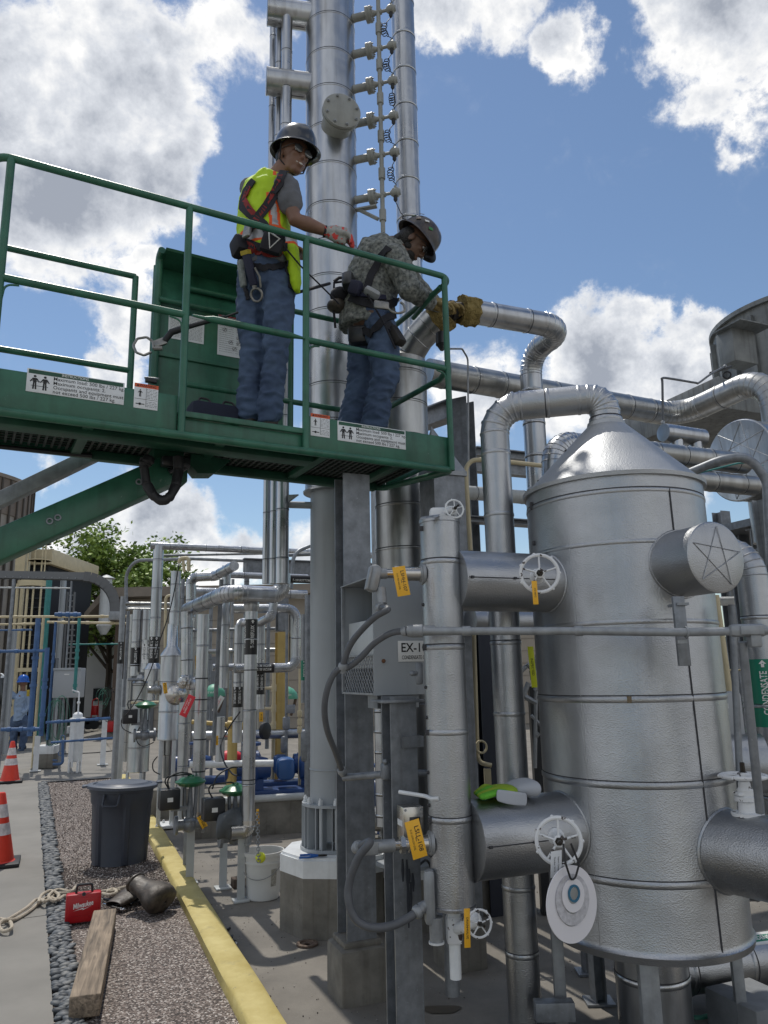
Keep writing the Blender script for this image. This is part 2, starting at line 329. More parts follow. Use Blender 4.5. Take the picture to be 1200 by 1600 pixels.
def band(mb, c, d, r, w=.012, h=.004, mi=0, line=True):
 c = Vector(c); d = Vector(d).normalized(); sg = 72 if r > .12 else 40
 mb.lathe(c, d, [(-w, r * .999), (-w * .5, r + h), (w * .5, r + h), (w, r * .999)], sg, mi)
 if line: mb.lathe(c + d * (w + .002), d, [(-.0022, r * .99), (-.002, r + .0016), (.002, r + .0016), (.0022, r * .99)], sg, 1)
def pipe(mb, pts, r, bend=None, seg=28, bands=.0, gore=True, cap=True, off=.5):
 bend = r * 2.2 if bend is None else bend; pts = [Vector(p) for p in pts]; path = fillet(pts, bend, 8)
 mb.tube(path, r, seg, 0, cap)
 for i in range(len(path) - 1):
  a, b = path[i], path[i + 1]; L_ = (b - a).length; d = (b - a).normalized()
  if bands and L_ > bands * .7:
   n = max(1, int(round(L_ / bands)))
   for k in range(n): band(mb, a + d * (L_ * (k + off) / n), d, r, w=min(.012, r * .12), h=min(.004, r * .04))
 if gore and len(path) > len(pts):
  for i in range(1, len(path) - 1):
   d = (path[i + 1] - path[i - 1]).normalized()
   if (path[i + 1] - path[i]).normalized().dot((path[i] - path[i - 1]).normalized()) < .99999:
    mb.lathe(path[i], d, [(-.004, r * .998), (-.001, r + .003), (.001, r + .003), (.004, r * .998)], seg, 0)
 return mb
conem_ = mat('matte_embossed_aluminium', (.44, .45, .46), .56, 1.0, var=.10, vscale=3, bump=.34, bscale=170, kind='vor', bdist=.003)
CL = [clad, seam]; CL2 = [clad2, seam]; ST = [stucco, seam]
def run(name, label, pts, r, m=CL, cat='pipe', bands=.3, group=None, **k):
 return pipe(MB(), pts, r, bands=bands, **k).solo(name, m, label, cat, group)
def vrun(label, px, py0, py1, Y, w, m=CL, name='insulated_pipe', cat='pipe', group=None, bands=.3, zmin=None, **k):
 """vertical pipe seen at photo column px on row py0, down or up to row py1"""
 a = P(px, py0, Y); z1 = ZV(px, py1, a) if zmin is None else zmin; b = Vector((a.x, a.y, z1))
 return run(name, label, [a, b], pxr(w, P(px, (py0 + min(py1, 1500)) / 2, Y)), m, cat, bands, group, **k)
# ---------------------------------------------------------------- lettering
def text_geo(s, size=1.0, bold=0.0, space=1.0):
 cu = bpy.data.curves.new('t', 'FONT'); cu.body = s; cu.size = size; cu.offset = bold * size; cu.align_x = 'CENTER'; cu.align_y = 'CENTER'; cu.resolution_u = 2; cu.space_line = space
 o = bpy.data.objects.new('t', cu); COL.objects.link(o); bpy.context.view_layer.update()
 me = bpy.data.meshes.new_from_object(o.evaluated_get(bpy.context.evaluated_depsgraph_get()))
 vs = [v.co.copy() for v in me.vertices]; fs = [tuple(p.vertices) for p in me.polygons]
 bpy.data.objects.remove(o); bpy.data.meshes.remove(me); bpy.data.curves.remove(cu); return vs, fs
def text_flat(mb, s, c, X, Y, size, mi=0, bold=.01, fit=None, space=1.0):
 vs, fs = text_geo(s, size, bold, space); k = 1.0
 if fit:
  w = max(v.x for v in vs) - min(v.x for v in vs); k = fit / w
 c = Vector(c); mb.add([c + X * (v.x * k) + Y * v.y for v in vs], fs, mi); return mb
def text_cyl(mb, s, c, axis, face, r, size, mi=0, flip=1, shift=0.0, fit=None, bold=.01):
 """letters read along the axis, wrapped on the cylinder side that looks toward face"""
 vs, fs = text_geo(s, size, bold); k = 1.0
 if fit: k = fit / (max(v.x for v in vs) - min(v.x for v in vs))
 d = Vector(axis).normalized(); f = Vector(face); f = (f - d * f.dot(d)).normalized(); sd_ = d.cross(f) ; c = Vector(c)
 out = []
 for v in vs:
  a = shift - v.y / r * flip; out.append(c + d * (v.x * k * flip) + (f * math.cos(a) + sd_ * math.sin(a)) * (r + .0012))
 mb.add(out, fs, mi); return mb
def sleeve(parent, c, axis, r, L_, m, words, tm, face=None, size=None, flip=1, arrow=1, name='pipe_marker', label=None):
 c = Vector(c); d = Vector(axis).normalized(); face = face if face is not None else Vector((0, 0, H)) - c
 s = MB().lathe(c - d * (L_ / 2), d, [(0, r * .99), (0, r + .0015), (L_, r + .0015), (L_, r * .99)], 28).build(name, m, parent)
 if label: s['label'] = label
 size = size or r * .8; t = MB(); n = len(words)
 for i, (w, sh) in enumerate(words): text_cyl(t, w, c, d, face, r + .0015, size, flip=flip, shift=sh, fit=L_ * .64, bold=.02)
 if arrow:
  vs = [Vector((0, .5, 0)), Vector((-.45, 0, 0)), Vector((-.18, 0, 0)), Vector((-.18, -.45, 0)), Vector((.18, -.45, 0)), Vector((.18, 0, 0)), Vector((.45, 0, 0))]
  f = face - d * face.dot(d); f.normalize(); sd_ = d.cross(f)
  for sh in [w[1] for w in words]:
   t.add([c + d * (L_ * .43 + v.y * size * .8) + (f * math.cos(sh + v.x * size * .8 / r) + sd_ * math.sin(sh + v.x * size * .8 / r)) * (r + .003) for v in vs], [(0, 1, 2, 5, 6), (2, 3, 4, 5)])
 t.build('lettering', tm, s)
 return s
def handwheel(mb, c, axis, R, t=.1, spokes=5, mi=0, nub=True, up=None):
 x, y, d = frame(axis, up); c = Vector(c)
 mb.torus(c, d, R, R * t, 36, 8, mi); mb.lathe(c - d * R * .16, d, [(0, R * .12), (0, R * .3), (R * .3, R * .26), (R * .36, R * .1)], 14, mi)
 for k in range(spokes):
  a = 2 * math.pi * k / spokes + .3; e = x * math.cos(a) + y * math.sin(a); q = d.cross(e)
  mb.tube([c + e * R * .2 + d * R * .05, c + e * R * .96], [(R * .09, R * .06), (R * .07, R * .05)], 8, mi)
 if nub:
  for k in range(7):
   a = 2 * math.pi * k / 7; e = x * math.cos(a) + y * math.sin(a); mb.ball(c + e * R * 1.08, R * .085, 6, mi)
 return mb
def tagplate(name, label, c, right, down, w, h, words, m=tagy, cat='tag', qr=False, rotated=True, size=.009, group=None):
 X = Vector(right).normalized(); D = Vector(down).normalized(); n = X.cross(-D).normalized(); c = Vector(c)
 if n.dot(Vector((0, 0, H)) - c) < 0: n = -n
 t = thing(name, label, cat, c + D * h / 2, group)
 MB().box(c, (w, h, .0016), (X, -D, n), bev=.0006).build('plate', m, t)
 tm = MB()
 for (s, off, sz) in words:
  if rotated: text_flat(tm, s, c + n * .0014 + X * (off * w), D, X, sz, fit=h * .55 if len(s) > 9 else None)
  else: text_flat(tm, s, c + n * .0014 + D * (off * h), X, -D, sz)
 tm.build('lettering', inkm, t)
 return t
# ================================================================ ground
concw = mat('walk_concrete', (.215, .205, .185), .85, 0, var=.13, vscale=1.6, bump=.35, bscale=160, bdist=.002, detail=12)
concp = mat('pad_concrete', (.15, .138, .12), .88, 0, var2=(.24, .22, .19), vscale=2.2, bump=.6, bscale=190, bdist=.003, detail=14)
concb = mat('block_concrete', (.13, .122, .105), .9, 0, var2=(.24, .225, .195), vscale=5, bump=.5, bscale=60, bdist=.004, streak=.6)
kerby = mat('yellow_kerb_paint', (.44, .35, .11), .65, 0, var2=(.56, .47, .19), vscale=7, bump=.4, bscale=70, bdist=.004)
wear(kerby, (.20, .185, .16), 26, .64, .85); wear(kerby, (.12, .10, .07), 5, .60, .35, soft=.12); wear(concp, (.085, .075, .062), 1.3, .58, .5, soft=.14); wear(concp, (.05, .042, .035), 9, .70, .6, soft=.05); wear(concw, (.13, .12, .105), 2.0, .60, .4, soft=.14); wear(concb, (.05, .045, .038), 6, .62, .5, soft=.1)
def speckle(name, cols, scale, rough=.85, dist=.006):
 m = bpy.data.materials.new(name); m.use_nodes = True; nt = m.node_tree; N = nt.nodes.new; L = nt.links.new; b = nt.nodes['Principled BSDF']; b.inputs['Roughness'].default_value = rough
 tc = N('ShaderNodeTexCoord'); v = N('ShaderNodeTexVoronoi'); v.inputs['Scale'].default_value = scale; L(tc.outputs['Object'], v.inputs['Vector'])
 sp = N('ShaderNodeSeparateColor'); L(v.outputs['Color'], sp.inputs[0]); r = N('ShaderNodeValToRGB'); L(sp.outputs[0], r.inputs[0])
 el = r.color_ramp.elements
 while len(el) < len(cols): el.new(.5)
 for i, (p, c) in enumerate(cols): el[i].position = p; el[i].color = (*c, 1)
 L(r.outputs[0], b.inputs['Base Color']); bp = N('ShaderNodeBump'); bp.inputs['Strength'].default_value = .9; bp.inputs['Distance'].default_value = dist; bp.invert = True
 L(v.outputs['Distance'], bp.inputs['Height']); L(bp.outputs[0], b.inputs['Normal']); return m
def island(name, cols, rough=.8):
 m = bpy.data.materials.new(name); m.use_nodes = True; nt = m.node_tree; N = nt.nodes.new; L = nt.links.new; b = nt.nodes['Principled BSDF']; b.inputs['Roughness'].default_value = rough
 g = N('ShaderNodeNewGeometry'); r = N('ShaderNodeValToRGB'); L(g.outputs['Random Per Island'], r.inputs[0]); el = r.color_ramp.elements
 while len(el) < len(cols): el.new(.5)
 for i, (p, c) in enumerate(cols): el[i].position = p; el[i].color = (*c, 1)
 L(r.outputs[0], b.inputs['Base Color']); return m
GC = [(0, (.035, .03, .027)), (.35, (.095, .075, .066)), (.65, (.19, .15, .13)), (.85, (.33, .28, .25)), (1, (.58, .54, .5))]
gravm = speckle('gravel', GC, 120)
gravc = island('gravel_chips', GC)
pebm = island('river_pebble', [(0, (.035, .042, .05)), (.4, (.075, .085, .095)), (.8, (.12, .13, .14)), (1, (.20, .20, .19))], .6)
def sheet(name, pts, z, m, t=0.0):
 mb = MB();
 if t: mb.prism([(p[0], p[1], z - t) for p in pts], (0, 0, t))
 else: mb.add([(p[0], p[1], z) for p in pts], [tuple(range(len(pts)))])
 return mb.solo(name, m, None, None, kind='structure', origin=(0, 0, 0))
sheet('ground', [(-400, -60), (400, -60), (400, 700), (-400, 700)], -.03, concw)
K0, K1 = G(234, 1313), G(378, 1595); KD = (K1 - K0).normalized()          # kerb, left edge, runs toward the camera
K2 = G(437, 1599); kw = abs((K2 - K0).cross(KD).z)
PN = Vector((-KD.y, KD.x, 0));
if PN.x < 0: PN = -PN                                                      # to the right of the kerb
S0, S1 = G(59, 1222), G(84, 1599);
def line(p, d, t): return Vector((p.x + d.x * t, p.y + d.y * t, 0))
sdn = (S1 - S0).normalized(); gap = (K0 - S0).dot(PN)
Kf = -1.2                                                                    # kerb starts this far beyond K0
T_ = lambda p, t: line(p, KD, t)
far = (S0 - K0).dot(KD)
# sidewalk slabs left of the pebbles, cut at one joint
J = G(72, 1430); tj = (J - S0).dot(KD)
W_ = 2.6
SD = (S1 - S0); SD.z = 0; SD.normalize(); SN = Vector((-SD.y, SD.x, 0)); tj = (J - S0).dot(SD)
if SN.x < 0: SN = -SN
Q_ = lambda p, t: line(p, SD, t)
sheet('sidewalk', [Q_(S0, tj + .006), Q_(S0, 13), Q_(S0 - SN * W_, 13), Q_(S0 - SN * W_, tj + .006)], .0, concw, .1)
sheet('sidewalk', [Q_(S0, 0), Q_(S0, tj - .006), Q_(S0 - SN * W_, tj - .006), Q_(S0 - SN * W_, 0)], .0, concw, .1)
sheet('gravel_bed', [Q_(S0, 0), T_(K0, far), T_(K0, 13 + far), Q_(S0, 13)], -.022, gravm)
sheet('concrete_pad', [T_(K0 + PN * (kw + .001), far - .0), T_(K0 + PN * (kw + .001), 11), T_(K0 + PN * 14, 11), T_(K0 + PN * 14, -9 + far), T_(K0 + PN * (kw + .001), -9 + far)], -.002, concp)
sheet('road', [T_(S0 - PN * 30, far * 0 - .02), T_(K0 + PN * kw, far - .02), T_(K0 + PN * kw, far - 6), T_(S0 - PN * 30, -6 + 0)], -.008, concw)
kb = MB(); hk = .045; pr = [(-.004, -.03), (-.004, hk - .012), (.012, hk), (kw - .012, hk), (kw + .006, hk - .012), (kw + .006, -.03)]
n = 60; t0, t1 = far + .1, 10.0; vs = []
random.seed(2)
for i in range(n + 1):
 t = t0 + (t1 - t0) * i / n
 for (a, z) in pr: vs.append(T_(K0 + PN * (a + random.uniform(-.003, .003)), t) + Vector((0, 0, z + random.uniform(-.0015, .0015))))
q = len(pr); kb.add(vs, [(i * q + k, i * q + k + 1, (i + 1) * q + k + 1, (i + 1) * q + k) for i in range(n) for k in range(q - 1)] + [tuple(range(q)), tuple(reversed(range(n * q, n * q + q)))])
kb.solo('kerb', kerby, None, None, kind='structure', angle=50)
# loose gravel chips near the camera and pebbles in the strip
rg = random.Random(5); g = MB(); STRIPW = .105
def chip_(mb, c, s, fl=.6):
 a = rg.uniform(0, 6.28); t = rg.uniform(-.6, .6); X = Vector((math.cos(a), math.sin(a), t)).normalized(); Y = ZA.cross(X).normalized(); Z = X.cross(Y)
 sx, sy, sz = s * rg.uniform(.7, 1.3), s * rg.uniform(.6, 1), s * fl * rg.uniform(.6, 1.1)
 mb.add([c + X * sx, c + Y * sy, c - X * sx * .9, c - Y * sy, c + Z * sz, c - Z * sz], [(0, 1, 4), (1, 2, 4), (2, 3, 4), (3, 0, 4), (1, 0, 5), (2, 1, 5), (3, 2, 5), (0, 3, 5)])
for i in range(17000):
 t = rg.uniform(0, 1) ** .8; t = tj - 1.4 + (8.3 - (tj - 1.4)) * t * .62 if i % 3 else rg.uniform(.0, 6)
 a = rg.uniform(.08, 1); e0, e1 = Q_(S0, t), T_(K0, t + far); p = e0 + (e1 - e0) * a; chip_(g, Vector((p.x, p.y, -.018 + rg.uniform(0, .008))), rg.uniform(.005, .0105))
g.solo('gravel', gravc, None, None, kind='stuff', origin=(0, 0, 0), angle=10)
pb = MB(); t = 0.02
while t < 10.5:
 for k in range(5):
  s = rg.uniform(.019, .036); a = rg.uniform(.0, 1) * STRIPW + .015; p = Q_(S0 + SN * a, t + rg.uniform(-.02, .02)); an = rg.uniform(-.5, .5) + math.atan2(SN.y, SN.x)
  X = Vector((math.cos(an), math.sin(an), rg.uniform(-.25, .25))).normalized(); Y = ZA.cross(X).normalized()
  pb.ball((p.x, p.y, -.012 + rg.uniform(0, .014)), (s, s * rg.uniform(.55, .75), s * rg.uniform(.38, .55)), 12, 0, (X, Y, X.cross(Y)))
 t += .03
pb.solo('river_pebbles', pebm, None, None, kind='stuff', origin=(0, 0, 0), angle=80)
# bits of grit on the pad
gr = MB()
for i in range(1500):
 p = T_(K0 + PN * (kw + .02 + rg.uniform(0, 1) ** 1.3 * 3.5), rg.uniform(-1, 4.5)); chip_(gr, Vector((p.x, p.y, .001)), rg.uniform(.002, .006))
gr.solo('grit', island('pad_grit', [(0, (.03, .025, .02)), (.6, (.12, .1, .085)), (1, (.45, .42, .38))]), None, None, kind='stuff', origin=(0, 0, 0), angle=10)
# ================================================================ separator vessel
VB = P(984, 1100, 3.5); VX, VY = VB.x, VB.y; VR = .402
def VZ(row, px=984): return ZV(px, row, (VX, VY))
zt, zb, zn = VZ(771), VZ(1456), VZ(668)
def at(z): return Vector((VX, VY, z))
ves = thing('process_vessel', 'large upright silver vessel with cone top and pebbled aluminium cladding', 'vessel', (VX, VY, 0))
m = MB(); seg = 72
m.lathe(at(zb), ZA, [(0, .10), (0, VR - .01), (.004, VR + .006), (.03, VR + .012), (.036, VR + .004), (.05, VR), (zt - zb, VR)], seg)
for row in (1088, 1208, 1345): band(m, at(VZ(row)), ZA, VR, .014, .004, 0, True)
for row in (980, 868, 796): band(m, at(VZ(row)), ZA, VR, .010, .003, 0, row == 796)
# lengthwise lap seam on the right, with a narrow lip
sa = math.atan2(-.80, .42)
def onv(z, a, r=VR): return Vector((VX + math.cos(a) * r, VY + math.sin(a) * r, z))
sa = math.atan2(VY * -1, VX * -1) + .62
m.tube([onv(VZ(794), sa, VR + .001), onv(VZ(990), sa + .015, VR + .001)], .0035, 6, 1); m.tube([onv(VZ(1005), sa + .02, VR + .001), onv(zb + .04, sa + .07, VR + .001)], .0035, 6, 1)
m.tube([onv(VZ(850), sa - 1.12, VR), onv(zb + .04, sa - 1.10, VR)], .002, 6, 0)
m.build('shell', ST, ves)
c = MB(); c.lathe(at(zt), ZA, [(-.012, VR + .014), (.006, VR + .016), (.010, VR + .004)] + [(.010 + (zn - zt - .010) * k / 12, VR + .004 + (.094 - VR - .004) * k / 12) for k in (.1, 1, 3, 6, 9, 11, 11.9)] + [(zn - zt, .092), (zn - zt + .02, .088)], seg)
c.tube([onv(zt + .01, sa - 2.0, VR), Vector((VX, VY, zn)) + Vector((math.cos(sa - 2), math.sin(sa - 2), 0)) * .09], .0025, 6, 0)
c.build('cone_top', [conem_, seam], ves)
b = MB()
for z, a in [(zt + .05, sa - 1.75), (zt + .2, sa - 1.72), (zt - .06, sa - 1.72), (VZ(795), sa - 1.72), (VZ(850), sa - 1.72)]:
 rr = VR + .004 if z < zt else VR - (z - zt) / (zn - zt) * (VR - .09) + .004
 p = onv(z, a, rr); b.box(p, (.012, .012, .02), bev=.003)
b.build('strap_buckle', seam, ves)
t = onv(VZ(1088), sa - .62); tn = (t - at(t.z)).normalized()
MB().box(t + tn * .004, (.018, .002, .026), (ZA.cross(tn), tn, ZA), bev=.0005).build('tape_patch', mat('brown_tape', (.16, .12, .07), .6), ves)
# legs
for (px, py, w) in ((1012, 1520, 30), (872, 1500, 18), (1150, 1500, 17)):
 yy = {1012: VY - .30, 872: VY + .02, 1150: VY - .02}[px]; p = P(px, py, yy); r = pxr(w, p)
 lg = MB(); lg.box((p.x, p.y, (zb + .02) / 2), (r * 2, r * 1.2, zb + .02), bev=.004); lg.box((p.x, p.y, .008), (r * 4, r * 4, .016), bev=.002); lg.build('leg', galvl, ves)
p = P(1020, 1540, VY); m = MB(); m.tube([(p.x, p.y, .0), (p.x, p.y, zb + .01)], pxr(112, p), 36); band(m, (p.x, p.y, .25), ZA, pxr(112, p)); m.build('bottom_outlet', CL, ves)
# nozzle covers (round insulation boxes)
CH = P(697, 1100, 3.16)                                   # level chamber axis
UN = (Vector((VX, VY, 0)) - Vector((CH.x, CH.y, 0))).normalized(); LN = (Vector((VX, VY, 0)) - Vector((CH.x, CH.y, 0))).length
NV = Vector((UN.y, -UN.x, 0))                               # toward the camera, square to the nozzles
def nozzle(name, rowL, pxL, r, t0):
 z = ZV(pxL, rowL, (CH.x + UN.x * t0, CH.y + UN.y * t0)); a = Vector((CH.x, CH.y, z)) + UN * t0; b = Vector((CH.x, CH.y, z)) + UN * (LN - VR * .80)
 m = MB(); L_ = (b - a).length
 m.lathe(a, UN, [(0, .03), (.001, r - .012), (.004, r + .004), (.010, r + .004), (.013, r), (L_, r)], 48)
 # lap seam along the middle and the flared collar at the shell
 m.tube([a + NV * (r + .001) + UN * .01, a + NV * (r + .001) + UN * (L_ - .12)], .0025, 6, 1)
 for f in (.05, .42): m.box(a + NV * (r + .003) + UN * L_ * f, (.012, .008, .010), (UN, NV, ZA), 1)
 ring = []
 for k in range(48):
  th = 2 * math.pi * k / 48; y = r * math.cos(th); zz = r * math.sin(th); ring.append(at(z + zz) - UN * math.sqrt(VR * VR - y * y) + NV * y)
 m.tube(ring, .006, 6, 0, closed=True)
 m.build('nozzle_cover', ST, ves); return a, z, L_
nzU = nozzle('nozzle_cover', 907, 712, .128, .050); nzL = nozzle('nozzle_cover', 1313, 735, .150, .066)
# capped nozzle with star crease
zc = VZ(900); ax = Vector((.36, -.93, 0)).normalized(); cc = at(zc) + ax * .60; rr = .138
m = MB(); m.lathe(at(zc) + ax * .30, ax, [(0, rr + .006), (.02, rr + .004), (.03, rr), (.28, rr), (.283, rr + .004), (.295, rr + .004), (.30, rr - .004), (.302, .01)], 56)
ring = []
sd_ = ZA.cross(ax)
for k in range(56):
 th = 2 * math.pi * k / 56; y = rr * math.cos(th); ring.append(at(zc + rr * math.sin(th)) + ax * math.sqrt(VR * VR - y * y) + sd_ * y)
m.tube(ring, .007, 6, 0, closed=True)
st = [cc + ax * .003 + (ZA * math.cos(a) + sd_ * math.sin(a)) * rr * .9 for a in [2 * math.pi * k * 2 / 5 + .12 for k in range(5)]]
for k in range(5): m.tube([st[k], st[(k + 1) % 5]], .0013, 6, 0)
m.build('capped_nozzle', ST, ves)
# lower right nozzle
zc = VZ(1304); ax2 = Vector((.58, -.81, 0)).normalized(); rr = .152
m = MB(); m.lathe(at(zc) + ax2 * .30, ax2, [(0, rr), (.36, rr), (.362, rr + .005), (.375, rr + .005), (.378, rr), (.41, rr), (.415, rr - .03), (.7, rr - .03)], 48)
ring = []; sd2 = ZA.cross(ax2)
for k in range(56):
 th = 2 * math.pi * k / 56; y = rr * math.cos(th); ring.append(at(zc + rr * math.sin(th)) + ax2 * math.sqrt(VR * VR - y * y) + sd2 * y)
m.tube(ring, .008, 6, 0, closed=True); m.build('nozzle_cover', ST, ves)
def valve(label, c, axis, R, stem=.06, m=chipw, group='white handwheel valves', body=None, up=None):
 c = Vector(c); d = Vector(axis).normalized(); t = thing('gate_valve', label, 'valve', c - d * stem, group)
 handwheel(MB(), c, d, R, up=up).build('handwheel', m, t)
 MB().lathe(c - d * stem, d, [(-.04, .028), (0, .03), (.01, .022), (stem * .6, .02), (stem * .65, .012), (stem, .012)], 14).build('bonnet', m, t)
 s = MB(); s.lathe(c, d, [(0, R * .13), (.004, R * .2), (.016, R * .19), (.017, R * .12), (.05, R * .11), (.052, R * .05)], 6); s.build('stem', mat('oily_steel', (.03, .025, .02), .35, .6), t)
 if body: body(t)
 return t
q = P(843, 896, 2.88); valve('white handwheel valve in front of the upper pebbled nozzle cover', q, (q - Vector((0, 0, 0)) - Vector((VX - .30, VY, q.z))).normalized() if 0 else Vector((-.10, -1, .0)), pxr(58, q), stem=.09)
q2 = P(873, 1314, 2.84); valve('chipped white handwheel valve where the gasket rings hang', q2, Vector((-.12, -1, .05)), pxr(68, q2), stem=.09)
ax3 = at(zc) + ax2 * .50; q3 = ax3 + Vector((0, 0, rr + .135));
def bod(t):
 m = MB(); m.lathe(ax3 + Vector((0, 0, rr - .01)), ZA, [(0, .06), (.012, .06), (.014, .032), (.05, .03), (.055, .042), (.07, .042), (.075, .024), (.12, .022)], 16)
 m.box(ax3 + Vector((0, 0, rr + .07)), (.075, .05, .012), bev=.003); m.build('body', chipw, t)
valve('chipped white handwheel lying flat above the lower right nozzle', q3, ZA, .082, stem=.05, body=bod)
# ---------------------------------------------------------------- level chamber
cz0, cz1 = ZV(713, 1418, CH), ZV(687, 812, CH); cr = pxr(65, CH)
lc = thing('level_chamber', 'slim upright pebbled silver level chamber left of the large vessel', 'chamber', (CH.x, CH.y, 0))
def ca(z): return Vector((CH.x, CH.y, z))
m = MB(); m.lathe(ca(cz0), ZA, [(0, .03), (0, cr - .002), (.002, cr + .004), (.012, cr + .005), (.016, cr), (cz1 - cz0 - .02, cr), (cz1 - cz0 - .018, cr + .003), (cz1 - cz0, cr + .003), (cz1 - cz0 + .003, .02)], 40)
for row in (880, 1012, 1143, 1278): band(m, ca(ZV(700, row, CH)), ZA, cr, .011, .003, 0, row % 2 == 0)
m.build('cladding', ST, lc)
b = MB(); vd = Vector((-CH.x, -CH.y, 0)).normalized(); a0 = math.atan2(vd.y, vd.x)
def onc(z, a, r=cr): return ca(z) + Vector((math.cos(a), math.sin(a), 0)) * r
for row in (945, 1073, 1120, 1205, 1256, 1334): p = onc(ZV(690, row, CH), a0 - 1.2, cr + .001); b.ball(p, .0075, 8)
for row in (828, 1012, 1143, 1278, 1412): p = onc(ZV(690, row, CH), a0 - 1.05, cr + .004); b.box(p, (.02, .006, .022), bev=.002)
b.build('strap_buckle', seam, lc)
m = MB();
for row in (1243,):
 z = ZV(690, row, CH); m.tube(fillet([onc(z + .01, a0 - 1.75, cr + .12), onc(z, a0 - 1.45, cr + .01), onc(z - .003, a0 - .85, cr + .006), onc(z, a0 - .5, cr)], .03, 4), [.006, .006, .012, .016, .016, .012, .016, .012, .010, .006, .004, .003][:len(fillet([(0, 0, 0), (1, 0, 0), (1, 1, 0), (2, 1, 0)], .03, 4))] if 0 else .008, 8)
m.build('twisted_foil_strip', whitep, lc)
bs = MB(); bs.box(ca(cz0 - .06), (.05, .05, .12), bev=.004); bs.cyl(ca(.37), ca(cz0 - .1), .022, 12); bs.build('drain_pipe', whitep, lc)
qt = P(710, 795, 3.10)
def bodt(t):
 m = MB(); k = Vector((qt.x - .065, qt.y + .05, qt.z - .015)); m.box(k, (.075, .06, .06), bev=.015); m.cyl(k, qt, .012); m.cyl(k - Vector((-.015, 0, .06)), k, .02, 12); m.lathe(k + Vector((.01, 0, -.05)), ZA, [(0, .045), (.01, .045)], 16); m.build('body', chipw, t)
valve('small white handwheel valve on top of the slim level chamber', qt, Vector((.25, -.95, .1)), pxr(29, qt), stem=.05, m=whitep, body=bodt)
qb = P(749, 1443, 3.02)
def bodb(t):
 m = MB(); k = ca(cz0 - .075) ; m.box(k, (.06, .06, .10), bev=.012); m.cyl(k, qb, .013); m.cyl(k, k + (qb - k) * .5, .022); m.build('body', chipw, t)
valve('small chipped white handwheel valve under the slim level chamber', qb, Vector((.25, -.95, .1)), pxr(39, qb), stem=.05, body=bodb)
# plates and tags
pt = P(672, 806, 3.02); tagplate('name_plate', 'thin metal name plate under the valve on the level chamber', pt + Vector((0, .02, 0)), Vector((.9, .35, .18)), Vector((-.3, -.6, -.42)), .085, .03, [('SV-108', 0, .012)], galvl, 'plate', rotated=False)
def tg(label, px, py, px2, py2, w, words, Y, name='valve_tag', tilt=0, wf=1.0, group='yellow identification tags'):
 a, b = P(px, py, Y), P(px2, py2, Y); d = (b - a); h = d.length; right = Vector((1, .25 + tilt, 0)); right = right - d.normalized() * right.dot(d.normalized())
 t = tagplate(name, label, a, right, d, pxr(w, a) * 2, h, words, tagy, 'tag', group=group)
 w_ = MB(); w_.tube(fillet([a + d * .06, a - d * .06, a - d * .16 + Vector((0, .02, 0))], .005, 3), .0015, 6); w_.build('tie_wire', blackm, t)
 return t
tg('yellow tag LSHH-107 hanging from the upper junction fitting', 627, 908, 636, 954, 21, [('LSHH-107', .18, .020), ('D-101 HIGH HIGH LEVEL', -.22, .009)], 3.0)
tg('yellow tag LSLL-108 hanging from the lower switch conduit', 650, 1311, 664, 1370, 24, [('LSLL-108', .18, .024), ('D-101 LOW LOW LEVEL', -.22, .010)], 2.96)
tg('narrow yellow tag hanging below the upper nozzle handwheel', 836, 926, 839, 963, 9, [('CV-1012', .0, .010)], 2.86)
tg('narrow yellow tag hanging from the valve under the level chamber', 730, 1450, 731, 1512, 10, [('DRAIN VALVE', .0, .012)], 2.98)
# sensors on the left of the chamber
def sensor(label, row, rowl, Y0):
 z = ZV(665, row, CH); t = thing('level_switch', label, 'sensor', (CH.x - cr, CH.y, z), 'level switch fittings'); d = Vector((-.97, -.20, 0)).normalized(); a = ca(z) + d * cr * .9
 m = MB(); m.lathe(a, d, [(0, .048), (.012, .046), (.014, .036), (.02, .034)], 16); m.build('collar', galvl, t)
 m = MB(); m.lathe(a, d, [(.02, .030), (.095, .030), (.096, .022), (.11, .022)], 20); m.lathe(a, d, [(.11, .034), (.128, .034)], 6); m.lathe(a, d, [(.128, .019), (.17, .019)], 14); m.build('fitting', stain, t)
 return t, a, d, z
t, a, d, z = sensor('upper polished level switch fitting with grey conduit head', 897, 897, 3)
k = a + d * .215; m = MB(); m.box(k + Vector((0, 0, -.02)), (.055, .06, .115), (Vector((.97, .2, -.22)).normalized(), Vector((-.2, .97, 0)), Vector((.22, 0, .97)).normalized()), bev=.022); m.cyl(k, a + d * .16, .022, 14)
m.box(k + Vector((-.02, -.02, -.02)), (.012, .045, .098), (Vector((.97, .2, -.22)).normalized(), Vector((-.2, .97, 0)), Vector((.22, 0, .97)).normalized()), bev=.006); m.cyl(k + Vector((.03, 0, -.06)), k + Vector((.035, -.01, -.125)), .02, 12); m.build('conduit_head', galvl, t)
EH = k + Vector((.035, -.01, -.125))
t, a, d, z = sensor('lower level switch fitting with oval grey conduit head', 1315, 1312, 3)
k = a + d * .235; m = MB(); m.box(k, (.10, .045, .05), (d, ZA.cross(d), ZA), bev=.02); m.cyl(k, a + d * .15, .024, 14); m.box(k + Vector((-.02, -.028, 0)), (.085, .014, .05), (d, ZA.cross(d), ZA), bev=.007); m.build('conduit_head', galvl, t); EL = k + d * .05
